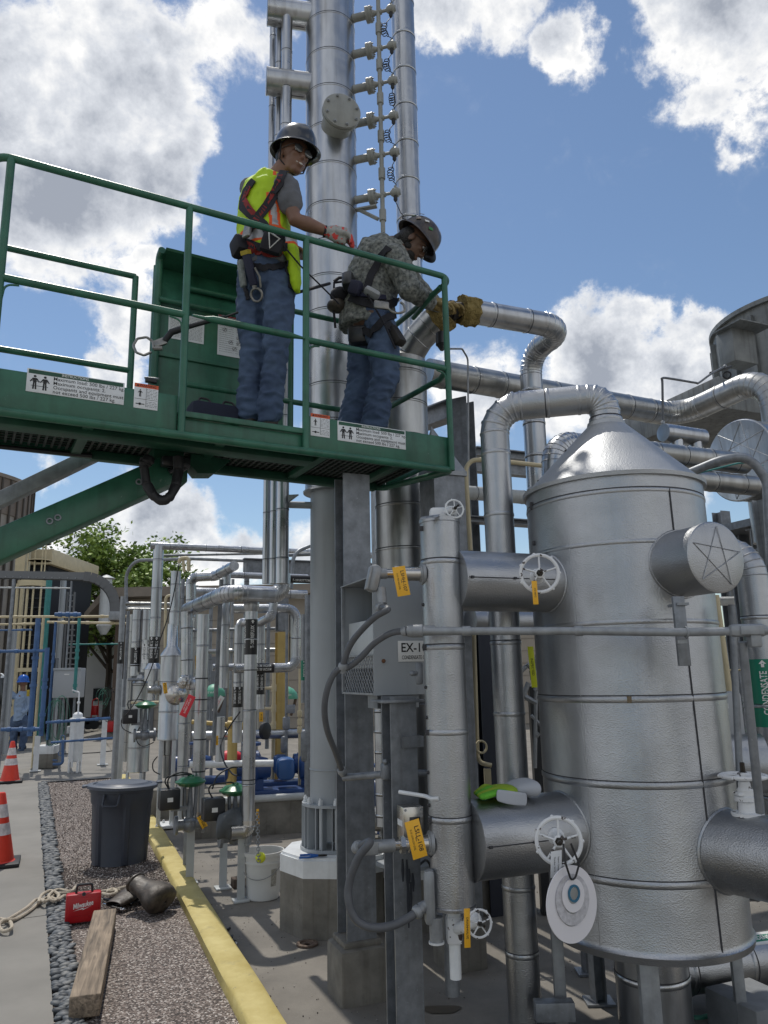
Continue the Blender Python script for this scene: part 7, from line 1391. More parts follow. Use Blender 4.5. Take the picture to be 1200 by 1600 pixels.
# creamy and dark supports in the gap
MB().tube([P(1118, 930, 4.9), P(1142, 1100, 4.9)], .022, 10).solo('cream_strut', creamp, 'slanted cream strut behind the two upright conduits', 'strut')
for i, (px, r0_, r1_, Y, w) in enumerate(((1126, 800, 1200, 7.5, 16), (1152, 830, 1180, 6.4, 9))): a = P(px, r0_, Y); MB().hbeam((a.x, a.y, 0), a, .12, .12, .01, side=V).solo('steel_column', galv, ['dark steel column seen in the gap beside the capped nozzle', 'thinner steel column seen in the gap beside the capped nozzle'][i], 'column')
hosecoil('dark green hose coil behind the upright conduits', 1172, 1095, 1150, 4.6, 30, 8, mat('dark_hose', (.02, .06, .045), .5))
# pipe under the vessel to the right, with the lying marker plate
b0 = P(1020, 1520, 3.75); run('insulated_pipe', 'low silver pipe running right behind the vessel legs', [b0, b0 + Vector((1.2, .32, .0))], .105, ST, bands=.35)
m = MB(); a = P(1168, 1388, 4.2); m.lathe(a - Vector((.3, .05, 0)), (1, .1, -.02), [(0, .05), (.32, .05), (.33, .054), (.345, .05), (.35, .01)], 24); m.solo('insulated_pipe', CL, 'small capped silver pipe end right of the vessel', 'pipe')
k = P(1190, 1466, 3.6); t = thing('marker_plate', 'loose green and white CONDENSATE plate on the low pipe', 'plate', k); X = Vector((.96, .25, .0)).normalized(); Yv = Vector((-.2, .9, .4)).normalized(); MB().box(k, (.22, .065, .003), (X, Yv, X.cross(Yv))).build('plate', white, t); MB().box(k + X.cross(Yv) * .002, (.21, .035, .001), (X, Yv, X.cross(Yv))).build('green_band', markg, t); m = MB(); text_flat(m, 'CONDENSATE', k + X.cross(Yv) * .0035, X, Yv, .03, fit=.17, bold=.02); m.build('lettering', whitei, t)
g = G(1185, 1640); MB().box((g.x + .06, g.y + .14, .07), (.26, .28, .16), (UC, VC, ZA), bev=.01).solo('concrete_block', mat('grey_painted_concrete', (.20, .21, .22), .8, var=.2, vscale=6, bump=.3), 'grey painted concrete block under the low right pipe', 'block')
cond('green hose lying on the ground under the vessel', [G(1070, 1588), G(1090, 1592), G(1125, 1584), G(1145, 1570)], .012, hg)
for i, (px, row) in enumerate(((936, 1566), (921, 1520))):
 g = G(px, row); MB().hbeam((g.x, g.y, 0), (g.x, g.y, 1.0 - i * .3), .06, .055, .008, side=(1, .2, 0)).solo('short_post', galv, ['short dark steel post on a base plate under the vessel', 'second short dark steel post further under the vessel'][i], 'post'); MB().box((g.x, g.y, .005), (.13, .11, .01)).solo('steel_plate', galv, ['flat steel plate on the floor under the nearer short post', 'flat steel plate on the floor under the farther short post'][i], 'plate')
g = G(860, 1590); MB().box(P(866, 1578, 3.45), (.16, .06, .07), bev=.003).solo('cross_brace', galv, 'short steel brace between the down pipe and the vessel leg', 'brace')
# pedestal under the level chamber and others
g = G(716, 1520); t = thing('pedestal', 'square concrete pedestal under the level chamber valve', 'pedestal', (g.x, g.y + .1, 0)); s = pxr(74, g); MB().box((g.x + .02, g.y + s * .9, .11), (2 * s * .9, 2 * s * .9, .24), (UC, VC, ZA), bev=.014).build('concrete', concb, t); MB().box((g.x + .0, g.y + s * .9, .235), (s * 1.2, s * 1.2, .012), (UC, VC, ZA)).build('grout_pad', galv, t); MB().tube([(CH.x, CH.y + .2, .24), (CH.x, CH.y + .2, .55)], .03, 10).build('pipe_stub', galv, t)
g = G(768, 1430); MB().box((g.x + .05, g.y + .2, .13), (.4, .34, .30), (UC, VC, ZA), bev=.01).solo('pedestal', concb, 'dark concrete pedestal between the down pipe and level chamber', 'pedestal')
# rack steel between the lift and the down pipe
a = P(722, 700, 5.75); t = thing('rack_column', 'paired galvanised steel columns holding the overhead pipe', 'column', (a.x, a.y, 0)); MB().hbeam((a.x, a.y, 0), (a.x, a.y, zl - rl - .02), .17, .16, .012, side=Vector((.5, .86, 0))).build('column', galv, t); k = Vector((a.x, a.y, ZV(722, 640, a))); MB().hbeam(k - U * .05 + V * .0, k - Vector((.34, -.3, 0)), .12, .16, .012, side=ZA).build('bracket', galv, t)
a = P(700, 745, 4.6); t = thing('duct', 'grey steel duct with a pyramid top beside the platform corner', 'duct', (a.x, a.y, 0)); s = .105; zt1, zt0 = ZV(700, 742, a), ZV(690, 672, a); k = Vector((a.x - .04, a.y, 0)); MB().box(k + ZA * (zt1 / 2), (s * 2, s * 2, zt1), (UC, VC, ZA)).build('duct_body', galv, t)
m = MB(); b4 = [k + ZA * zt1 + UC * (s * 1.1 * i) + VC * (s * 1.1 * j) for i, j in ((-1, -1), (1, -1), (1, 1), (-1, 1))]; ap = k + ZA * (zt0 + .02) - UC * .06; m.add(b4 + [ap], [(0, 1, 4), (1, 2, 4), (2, 3, 4), (3, 0, 4), (3, 2, 1, 0)]); m.box(k + ZA * (zt1 - .012), (s * 2.25, s * 2.25, .03), (UC, VC, ZA)); m.build('pyramid_cap', galvl, t)
for i, (r0_, Y, w, x0, x1) in enumerate(((706, 6.2, 14, 741, 850), (811, 5.6, 10, 720, 845), (723, 7.5, 20, 690, 860))):
 a = P(x0, r0_, Y); b = a + U * 1.3; MB().hbeam(a, b, .1, pxr(w, a) * 2, .01, side=ZA).solo('rack_beam', galv, ['upper dark steel beam behind the cone', 'lower dark steel beam behind the down pipe', 'far pale steel beam behind the cone'][i], 'beam')
a = P(722, 769, 5.2); run('insulated_pipe', 'white wrapped horizontal pipe behind the down pipe', [a, a + U * 1.2], pxr(22, a), [palep, seam], bands=.2)
cond('cream conduit hooking round the steel columns', [P(735, 860, 5.0), P(729, 760, 5.0), P(728, 730, 5.0), P(737, 719, 5.0), P(760, 718, 5.0), P(850, 728, 5.2)], .016, creamp, 'cream_pipe', .08); cond('thin steel tube running up the rack column', [P(733, 850, 5.3), P(731, 560, 5.3), P(722, 545, 5.2), P(700, 545, 5.1)], .007, galvl, 'thin_tube', .04)
a = P(752, 1000, 5.2); MB().hbeam((a.x, a.y, 0), (a.x, a.y, 2.0), .09, .09, .01, side=V).solo('steel_column', mat('dark_blue_steel', (.025, .03, .045), .5, .4), 'dark steel column behind the down pipe above the glove', 'column')
m = MB(); a = P(741, 960, 4.7); m.tube(fillet([P(739, 940, 4.7), P(746, 1180, 4.7), P(750, 1192, 4.7), P(768, 1196, 4.7)], .04, 4), .013, 8); m.torus(P(752, 1167, 4.65), (.3, -1, .1), .034, .007, 16, 6); m.box(P(762, 1218, 4.7), (.04, .03, .12)); m.solo('cream_valve', creamp, 'thin cream pipe with a small valve wheel behind the glove', 'valve')
a = P(735, 970, 4.4); run('insulated_pipe', 'silver pipe end behind the conduit under the upper nozzle', [a, a + U * .5], .075, ST, bands=.2)
m = MB(); a = P(837, 1070, 5.2); m.box((a.x, a.y, .7), (.10, .08, 1.4)); m.solo('equipment_post', blackm, 'dark post in the gap left of the vessel', 'post'); tagplate('hanging_tag', 'long yellow tag strip hanging in the gap left of the vessel', P(832, 1042, 4.6), (1, 0, 0), (.05, 0, -1), .035, .24, [('INSPECTED', 0, .02)], mat('neon_yellow'), 'tag')
m = MB(); rg = random.Random(44)
for k in range(10): p = P(rg.uniform(822, 842), rg.uniform(1020, 1200), 5.0); q = p + Vector((rg.uniform(-.08, .08), 0, rg.uniform(-.1, .1))); m.tube([p, q], rg.uniform(.008, .02), 8)
m.tube([P(838, 1030, 5), P(836, 1200, 5)], .012, 8); m.solo('small_piping', galvl, 'tangle of small steel fittings in the gap left of the vessel', 'fittings')
# blue pump and pipe seen between the posts at 590
t = thing('pump', 'blue pump casing glimpsed between the steel column and channel post', 'pump', P(594, 1250, 6.2), 'blue pumps'); a = P(596, 1240, 6.2); m = MB(); m.lathe(a - Vector((.08, 0, 0)), (1, 0, 0), [(0, .05), (.03, .12), (.10, .13), (.14, .08), (.2, .05)], 20); m.cyl(a, a + ZA * .22, .035); m.lathe(a + ZA * .2, ZA, [(0, .07), (.02, .07)], 16); m.cyl(a, (a.x, a.y, .3), .04, 12); m.build('casing', bluep, t); MB().box((a.x, a.y, .15), (.3, .3, .3)).build('block', concb, t)
a = P(575, 1278, 5.9); run('insulated_pipe', 'dull pipe crossing behind the lower switch conduit', [a, a + Vector((.5, .05, -.06))], .085, CL2, bands=.3)
for i, (px, r0_) in enumerate(((586, 700), (582, 800))): MB().tube([P(px, 620, 6.1 + i * .2), (P(px, 620, 6.1 + i * .2).x, 6.1 + i * .2, 0)], .03, 12).solo('thin_pipe', galvl, ['thin pale pipe hidden behind the thick column', 'thinner pale pipe left of the thick column'][i], 'pipe')
# dense far piping in the gap between vessel and right edge, and behind the tower
rg = random.Random(77)
for i, (lb, x0, x1, row, Y, w, m_) in enumerate((('pale pipe crossing high behind the gap right of the vessel', 1085, 1230, 862, 7.0, 10, palep), ('dark pipe crossing behind the capped nozzle', 1085, 1230, 880, 6.6, 7, galv), ('pale pipe crossing behind the green markers', 1090, 1230, 940, 7.2, 14, whitep), ('thin rusty pipe crossing near the meter box', 1090, 1230, 1048, 6.5, 3, creamp))):
 a, b = P(x0, row, Y), P(x1, row - 2, Y); MB().tube([a, b], pxr(w, a), 12).solo('pipe', m_, lb, 'pipe')
# ================================================================ things on the ground
# rubbish bin
g = G(186, 1343); zt_ = ZV(200, 1224, g); t = thing('trash_can', 'large dark grey round rubbish bin with a lid on the gravel', 'bin', (g.x, g.y, 0)); k = Vector((g.x, g.y, -.01)); rb_ = pxr(86, g); rt2 = rb_ * 1.10
binm = mat('bin_plastic', (.032, .039, .056), .5, 0, var=.12, vscale=4, bump=.05, bscale=60, rvar=.06); hb = zt_
wear(binm, (.09, .09, .09), 6, .62, .25, (1, 1, .4), .1)
m = MB(); N_ = 96; prof = [(0, rb_ * .95), (.01, rb_), (hb * .62, rb_ + (rt2 - rb_) * .62), (hb * .74, rb_ + (rt2 - rb_) * .74), (hb * .80, rt2 * .985), (hb * .93, rt2), (hb * .935, rt2 + .012), (hb, rt2 + .012)]
nz = []
for i, (z, r) in enumerate(prof):
 for j in range(N_):
  a = 2 * math.pi * j / N_; ph = (a / (2 * math.pi) * 6) % 1; d_ = .016 if (.10 < ph < .90 and 1 <= i <= 3) else 0; m.v.append(k + Vector((math.cos(a), math.sin(a), 0)) * (r - d_) + ZA * z)
for i in range(len(prof) - 1):
 for j in range(N_): j2 = (j + 1) % N_; m.f.append((i * N_ + j, i * N_ + j2, (i + 1) * N_ + j2, (i + 1) * N_ + j)); m.m.append(0)
m.f.append(tuple(reversed(range(N_)))); m.m.append(0); m.build('can_body', binm, t, angle=30)
sl_ = (Vector((0, 0, 0)) - Vector((g.x, g.y, 0))).normalized(); sx_ = Vector((-sl_.y, sl_.x, 0))
hd = (sl_ * .93 + sx_ * (-.30 if sx_.x > 0 else .30)).normalized(); hx = ZA.cross(hd); c = k + hd * (rt2 + .0) + ZA * hb * .80; m = MB(); m.tube(fillet([c - hx * .065 + ZA * .075, c - hx * .062 + hd * .045 - ZA * .01, c + hx * .062 + hd * .045 - ZA * .01, c + hx * .065 + ZA * .075], .02, 4), (.010, .013), 8); m.build('handle', binm, t)
c = k + ZA * hb; tilt = Vector((.03, .02, 1)).normalized(); m = MB(); rl_ = rt2 + .035; m.lathe(c - ZA * .02, tilt, [(0, rl_ - .004), (0, rl_), (.024, rl_ + .004), (.030, rl_ - .006), (.032, rl_ * .84), (.022, rl_ * .82), (.024, rl_ * .78), (.045, rl_ * .70), (.052, .001)], 64)
for s in (-1, 1): m.box(c + sx_ * s * (rl_ + .012) + ZA * .005, (.05, .09, .02), (sx_, sl_, ZA), bev=.008)
m.build('lid', mat('lid_plastic', (.075, .09, .12), .45, 0, var=.12, vscale=5, rvar=.08), t)
# cones
conem = mat('cone_orange', (.72, .045, .02), .45, 0, var=.1, vscale=5); refl = mat('reflective_collar', (.62, .57, .56), .35, 0, var=.25, vscale=25)
def cone(label, g, h, s=1.0):
 t = thing('traffic_cone', label, 'cone', (g.x, g.y, 0), 'orange traffic cones'); k = Vector((g.x, g.y, 0)); R0_, R1 = .135 * s, .028 * s; rr = lambda z: R0_ + (R1 - R0_) * (z - .03) / (h - .03)
 MB().box(k + ZA * .016, (.36 * s, .36 * s, .032), (U, V, ZA), bev=.01).build('base', black, t); MB().lathe(k, ZA, [(.028, rr(.03) + .012), (.04, rr(.04))] + [(z_, rr(z_)) for z_ in (h * .3, h * .6, h * .98)] + [(h, R1 * .8), (h, .01)], 32).build('cone_body', conem, t)
 for a, b in ((.42, .58), (.66, .84)): MB().lathe(k, ZA, [(h * a, rr(h * a) + .0015), (h * b, rr(h * b) + .0015)], 32).build('reflective_band', refl, t)
g1 = G(-6, 1352); cone('nearer orange traffic cone cut off by the left edge', g1, ZV(2, 1238, g1), 1.0); g2 = G(15, 1222); cone('farther orange traffic cone with two pale bands', g2, ZV(18, 1158, g2), 1.0)
# red tool case
cA, cB = G(101, 1443), G(156, 1436); X = (cB - cA); X.z = 0; wd = X.length * 1.02; X.normalize(); n_ = Vector((X.y, -X.x, 0)); k = (cA + cB) / 2 - n_ * .04; hh_ = ZV(128, 1393, (cA + cB) / 2) * .98; k.z = 0
t = thing('tool_case', 'red plastic tool case lettered Milwaukee standing on the gravel' if 0 else 'red plastic tool case with a black handle standing on the gravel', 'case', k); redm = mat('case_red', (.42, .006, .012), .38, 0, var=.1, vscale=6)
m = MB(); m.box(k + ZA * (hh_ / 2 - .01) + n_ * .0, (wd, .075, hh_), (X, n_, ZA), bev=.012); m.build('shell', redm, t); m = MB(); m.box(k + ZA * (hh_ * .5) + n_ * .039, (wd * .84, .006, hh_ * .62), (X, n_, ZA), bev=.0025); m.build('raised_panel', redm, t)
m = MB(); q = k + ZA * (hh_ - .012); m.tube(fillet([q - X * wd * .22, q - X * wd * .20 + ZA * .048, q + X * wd * .22 + ZA * .048, q + X * wd * .24], .015, 4), (.009, .008), 8); m.build('handle', blackm, t)
m = MB(); q = k + ZA * (hh_ * .52) + n_ * .0432; text_flat(m, 'Milwaukee', q + ZA * hh_ * .05, (X + ZA * .14).normalized(), ZA, hh_ * .26, fit=wd * .56, bold=.02); m.add([q + X * wd * a + ZA * hh_ * b for a, b in ((-.28, -.14), (.02, -.05), (.0, -.10), (.26, .0), (-.02, -.135), (.0, -.09))], [(0, 1, 5), (5, 2, 3, 4)]); m.build('lettering', whitei, t)
m = MB(); m.lathe(k + ZA * hh_ * .93 + n_ * .036, n_, [(0, .012), (.004, .012), (.004, .006), (.001, .006)], 12); m.build('latch_hole', seam, t)
# timber block
w0, w1, w2, w3 = G(107, 1598), G(158, 1592), G(187, 1452), G(150, 1450); zt_ = .085
woodm = bpy.data.materials.new('weathered_timber'); woodm.use_nodes = True
def wood():
 nt = woodm.node_tree; N = nt.nodes.new; L = nt.links.new; b = nt.nodes['Principled BSDF']; b.inputs['Roughness'].default_value = .8; tc = N('ShaderNodeTexCoord'); mp = N('ShaderNodeMapping'); mp.inputs['Scale'].default_value = (26, 1.6, 26); mp.vector_type = 'TEXTURE'; mp.inputs['Scale'].default_value = (1 / 26, 1 / 1.6, 1 / 26); mp.inputs['Rotation'].default_value = (0, 0, -math.atan2(TD.x, TD.y)); L(tc.outputs['Object'], mp.inputs[0])
 n = N('ShaderNodeTexNoise'); n.inputs['Scale'].default_value = 2.2; n.inputs['Detail'].default_value = 9; n.inputs['Distortion'].default_value = .8; L(mp.outputs[0], n.inputs['Vector']); r = N('ShaderNodeValToRGB'); L(n.outputs[0], r.inputs[0]); e = r.color_ramp.elements; e[0].position = .3; e[0].color = (.06, .045, .032, 1); e[1].position = .7; e[1].color = (.34, .25, .165, 1); x = e.new(.5); x.color = (.20, .145, .095, 1)
 n2 = N('ShaderNodeTexNoise'); n2.inputs['Scale'].default_value = 9; L(tc.outputs['Object'], n2.inputs['Vector']); mc = N('ShaderNodeMixRGB'); mc.blend_type = 'MULTIPLY'; mc.inputs[0].default_value = .6; L(r.outputs[0], mc.inputs[1]); L(n2.outputs[0], mc.inputs[2]); g_ = N('ShaderNodeGamma'); g_.inputs[1].default_value = .8; L(mc.outputs[0], g_.inputs[0]); L(g_.outputs[0], b.inputs['Base Color'])
 bp = N('ShaderNodeBump'); bp.inputs['Strength'].default_value = .7; bp.inputs['Distance'].default_value = .004; L(n.outputs[0], bp.inputs['Height']); L(bp.outputs[0], b.inputs['Normal'])
fr_ = G(132, 1592, 0); bk_ = G(165, 1440, 0); TD = (bk_ - fr_); TD.z = 0; tl = TD.length; TD.normalize(); TX = Vector((TD.y, -TD.x, 0)); wood()
wf = pxr(49, fr_); a = G(131, 1594, -.01); m = MB(); m.box(a + TD * (tl * .47) + ZA * .055, (wf * 2 * .95, tl * .94, .095), (TX, TD, ZA), bev=.006); m.solo('timber_block', woodm, 'weathered wooden beam offcut lying on the gravel', 'timber', angle=60)
# boot bag, socket rail, wrenches, rope
leath = mat('worn_leather', (.022, .018, .015), .5, 0, var2=(.10, .08, .062), vscale=20, bump=.4, bscale=30, rvar=.12)
t = thing('leather_bag', 'worn brown leather tool bag slumped open against the yellow kerb', 'bag', G(232, 1405)); e0_ = G(262, 1405, .05); e1_ = G(222, 1358, .15)
def loft(name, rows, m_, par, th=.006, sub=1):
 mb = MB(); w = len(rows[0]);
 for r in rows: mb.v += r
 for i in range(len(rows) - 1):
  for j in range(w): j2 = (j + 1) % w; mb.f.append((i * w + j, i * w + j2, (i + 1) * w + j2, (i + 1) * w + j)); mb.m.append(0)
 o = mb.build(name, m_, par, angle=80); s = o.modifiers.new('s', 'SOLIDIFY'); s.thickness = th; s.offset = -1; b_ = o.modifiers.new('b', 'SUBSURF'); b_.levels = b_.render_levels = sub; return o
pa_, pb2 = G(256, 1408, .06), G(212, 1378, .155); ax_ = (pb2 - pa_).normalized(); xx, yy, _ = frame(ax_); rows = []
for i in range(9):
 u = i / 8; c = pa_ + (pb2 - pa_) * u; r = .115 * (1 - u * .45) * (1 + .1 * math.sin(u * 7)); rows.append([c + (xx * math.cos(a) * 1.15 + yy * math.sin(a) * .8) * r * (1 + .14 * noise.noise(Vector((math.cos(a) * 2, math.sin(a) * 2, u * 4)))) for a in [2 * math.pi * j / 22 for j in range(22)]])
rows.insert(0, [pa_ + (v - pa_) * .6 - ax_ * .012 for v in rows[0]]); rows.insert(0, [pa_ + (v - pa_) * .02 - ax_ * .014 for v in rows[0]]); loft('bag_bucket', rows, leath, t); m = MB(); m.tube([v * 1.0 for v in rows[-1]], .009, 8, closed=True); m.build('rolled_rim', leath, t)
pc_, pd = G(215, 1392, .05), G(180, 1412, .03); rows = []; ax_ = (pd - pc_).normalized(); xx, yy, _ = frame(ax_)
for i in range(7):
 u = i / 6; c = pc_ + (pd - pc_) * u * 1.1; r = .075 * (1 - u * .35); rows.append([c + (xx * math.cos(a) * 1.3 + yy * math.sin(a) * (.75 - .3 * u)) * r * (1 + .2 * noise.noise(Vector((math.cos(a) * 2, math.sin(a) * 2, u * 5)))) for a in [2 * math.pi * j / 18 for j in range(18)]])
loft('bag_flap', rows, leath, t); m = MB(); m.tube(fillet([G(206, 1368, .17), G(200, 1380, .12), G(214, 1400, .06), G(232, 1415, .02), G(240, 1425, .0)], .03, 4), (.012, .003), 6); m.build('strap', leath, t)
t = thing('socket_rail', 'black plastic rail of sockets with a steel edge beside the leather bag', 'tool set', G(205, 1410)); o = G(200, 1409, .012); X = (G(232, 1400) - G(180, 1408)).normalized(); Yv = ZA.cross(X);
m = MB(); m.box(o + ZA * .005, (.19, .12, .012), (X, Yv, ZA), bev=.004); m.build('tray', blackm, t); m = MB()
for i in range(7): m.tube([o + X * (-.08 + i * .022) + Yv * -.05 + ZA * .018, o + X * (-.08 + i * .022) + Yv * .05 + ZA * .022], .0085, 10)
m.build('sockets', mat('dark_chrome', (.06, .065, .07), .25, 1), t); m = MB(); m.box(o + X * .085 + ZA * .016, (.03, .14, .012), (X, Yv, ZA), bev=.003); m.build('steel_edge', mat('pale_green_steel', (.38, .45, .42), .3, .7), t)
t = thing('wrench', 'chrome combination wrench lying on the gravel by the red case', 'wrench', G(178, 1418)); a, b = G(162, 1413, .012), G(190, 1420, .012); m = MB(); m.tube([a, b], (.005, .008), 8); m.torus(b + (b - a).normalized() * .014, (0, .1, 1), .014, .005, 16, 6); m.build('steel', mat('chrome', (.62, .62, .62), .15, 1), t)
t = thing('wrench', 'darker wrench lying behind the chrome one', 'wrench', G(185, 1402)); a, b = G(162, 1405, .012), G(205, 1412, .012); m = MB(); m.tube([a, b], (.006, .008), 8); m.ball(b, .014, 8); m.build('steel', mat('dark_chrome'), t)
ropem = mat('braided_rope', (.36, .31, .24), .9, 0, var2=(.52, .46, .37), vscale=70, bump=1, bscale=120, bdist=.004)
def ropeline(pts, z=.013): return [G(x, y, z + zz) for x, y, zz in pts]
rg = random.Random(10)
def smooth(pts, n=6):
 out = []; L_ = len(pts)
 for i in range(L_ - 1):
  p0, p1, p2, p3 = pts[max(i - 1, 0)], pts[i], pts[i + 1], pts[min(i + 2, L_ - 1)]
  for k in range(n): u = k / n; out.append(.5 * ((2 * p1) + (p2 - p0) * u + (2 * p0 - 5 * p1 + 4 * p2 - p3) * u * u + (3 * p1 - p0 - 3 * p2 + p3) * u ** 3))
 return out + [pts[-1]]
m = MB()
for pts in ([(-20, 1440, 0), (0, 1436, 0), (15, 1440, .01), (18, 1450, .02), (5, 1455, .01), (-2, 1446, .02), (6, 1438, .03), (25, 1436, .0), (45, 1424, 0), (60, 1412, 0), (75, 1402, .02), (90, 1406, .02), (100, 1400, .02), (112, 1402, .0)],
   [(-20, 1448, 0), (0, 1443, .0), (20, 1432, .02), (42, 1418, .01), (58, 1405, .02), (72, 1408, .03), (84, 1398, .01), (95, 1396, .02), (108, 1396, .01)],
   [(60, 1410, .02), (66, 1398, .03), (80, 1392, .02), (92, 1399, .03), (84, 1408, .02), (76, 1400, .04), (90, 1390, .02), (110, 1393, .01), (118, 1386, 0)],
   [(150, 1394, 0), (165, 1392, .0), (180, 1390, 0), (196, 1386, .01), (210, 1384, .01)], [(160, 1396, 0), (172, 1398, .02), (182, 1394, .02), (176, 1389, .02), (168, 1393, .03), (186, 1391, 0)]):
 m.tube(smooth(ropeline(pts)), .011, 8)
m.solo('rope', ropem, 'knotted pale rope lying across the pebbles and pavement', 'rope')
# small litter on the pad
rg = random.Random(21)
t = thing('zip_tie_pile', 'little pile of black fittings and a white ring on the pad beside the kerb', 'fittings', G(350, 1465)); m = MB()
for k in range(13): p = G(rg.uniform(335, 368), rg.uniform(1452, 1478), .008); a = rg.uniform(0, 3.1); m.cyl(p, p + Vector((math.cos(a), math.sin(a), .2)) * .022, .008, 8)
m.build('fittings', blackm, t); p = G(364, 1474, .006); m = MB(); m.torus(p, ZA, .022, .003, 18, 6); m.build('white_ring', white, t)
g = G(372, 1385); MB().box((g.x, g.y, .03), (.09, .10, .06), (U, V, ZA), bev=.004).solo('wood_scrap', mat('dark_wood_scrap', (.09, .065, .05), .9, var=.3, vscale=9), 'small dark wooden scrap behind the post by the bucket', 'scrap')
m = MB(); g = G(690, 1578)
pts = [(g.x + math.cos(a) * .085 * (1 + .2 * math.sin(a * 3)), g.y + math.sin(a) * .05 * (1 + .2 * math.cos(a * 2)), .0) for a in [2 * math.pi * k / 22 for k in range(22)]]; m.add([(x, y, .003) for x, y, _ in pts], [tuple(range(22))]); m.solo('damp_stain', mat('damp_concrete', (.09, .075, .055), .5), 'dark oily damp stain on the pad before the pedestal', 'stain')
# ================================================================ people
from mathutils.bvhtree import BVHTree
skinm = mat('skin', (.20, .105, .07), .5, 0, var=.1, vscale=14, bump=.05, bscale=120); skin2 = mat('skin_dark', (.13, .07, .045), .5, 0, var=.1, vscale=14)
def denimm():
 m = mat('denim', (.035, .058, .115), .85, 0, var2=(.085, .13, .215), vscale=4.5, bump=.35, bscale=220, bdist=.002, detail=10); return m
denim = denimm()
hivis = mat('hi_vis_yellow', (.42, .62, .01), .7, 0, var=.06, vscale=12, bump=.25, bscale=22, bdist=.01); hior = mat('hi_vis_orange', (.75, .10, .01), .6); silv = mat('silver_tape', (.36, .36, .37), .35, .2)
shirtg = mat('grey_tee', (.13, .135, .15), .85, 0, var=.15, vscale=8, bump=.3, bscale=25, bdist=.01); harn = mat('harness_black', (.012, .012, .018), .75); harr = mat('harness_red', (.22, .018, .015), .75, 0, var=.2, vscale=30)
hair = mat('dark_hair', (.010, .008, .007), .5, bump=.8, bscale=150); beltl = mat('tool_belt', (.02, .017, .015), .6); hookm = mat('forged_hook')
def camo():
 m = bpy.data.materials.new('digital_camo'); m.use_nodes = True; nt = m.node_tree; N = nt.nodes.new; L = nt.links.new; b = nt.nodes['Principled BSDF']; b.inputs['Roughness'].default_value = .9
 tc = N('ShaderNodeTexCoord'); sn = N('ShaderNodeVectorMath'); sn.operation = 'SNAP'; sn.inputs[1].default_value = (.004, .004, .004); L(tc.outputs['Object'], sn.inputs[0])
 n = N('ShaderNodeTexNoise'); n.inputs['Scale'].default_value = 48; n.inputs['Detail'].default_value = 5; L(sn.outputs[0], n.inputs['Vector']); r = N('ShaderNodeValToRGB'); r.color_ramp.interpolation = 'CONSTANT'; L(n.outputs[0], r.inputs[0]); el = r.color_ramp.elements
 for p, c in ((.40, (.14, .15, .14)), (.50, (.20, .21, .195)), (.6, (.27, .27, .25))): e = el.new(p); e.color = (*c, 1)
 el[0].color = (.075, .08, .078, 1); el[-1].position = .99; L(r.outputs[0], b.inputs['Base Color']); t = N('ShaderNodeTexNoise'); t.inputs['Scale'].default_value = 18; L(tc.outputs['Object'], t.inputs['Vector']); bp = N('ShaderNodeBump'); bp.inputs['Strength'].default_value = .6; bp.inputs['Distance'].default_value = .015; L(t.outputs[0], bp.inputs['Height']); L(bp.outputs[0], b.inputs['Normal']); return m
camom = camo()
def limb(mb, pts, rs, seg=14):
 pts = [Vector(p) for p in pts]; mb.tube(pts, list(rs), seg)
 for p, r in zip(pts, rs): q = r if isinstance(r, (int, float)) else min(r); mb.ball(p, q * .99, 12)
def blob(name, mb, m, parent, vox=.008, smooth=4, wr=0.0, ws=9, keep=None, ax=(1, 1, 1)):
 tmp = mb.build('tmp', clad, None, origin=(0, 0, 0)); r = tmp.modifiers.new('r', 'REMESH'); r.mode = 'VOXEL'; r.voxel_size = vox; s = tmp.modifiers.new('s', 'SMOOTH'); s.factor = .5; s.iterations = smooth
 bpy.context.view_layer.update(); me = bpy.data.meshes.new_from_object(tmp.evaluated_get(bpy.context.evaluated_depsgraph_get())); bpy.data.objects.remove(tmp)
 me.name = name; org = ORG[parent.name]; no = [v.normal.copy() for v in me.vertices]
 for v, n in zip(me.vertices, no):
  c = v.co.copy()
  if wr:
   q = Vector((c.x * ax[0], c.y * ax[1], c.z * ax[2])) * ws; d = noise.noise(q) + .5 * noise.noise(q * 2.3 + Vector((5, 1, 7))); d = abs(d) * -1.4 + .35 if wr > 0 else d; c = c + n * (abs(wr) * d)
  v.co = c
 bv = BVHTree.FromPolygons([v.co.copy() for v in me.vertices], [tuple(p.vertices) for p in me.polygons])
 for v in me.vertices: v.co -= org
 me.materials.clear()
 for q in (m if isinstance(m, list) else [m]): me.materials.append(q)
 if keep:
  for p in me.polygons: p.material_index = keep(p.center + org)
 else:
  for p in me.polygons: p.material_index = 0
 for p in me.polygons: p.use_smooth = True
 o = bpy.data.objects.new(name, me); COL.objects.link(o); o.parent = parent; ORG[o.name] = org; return o, bv
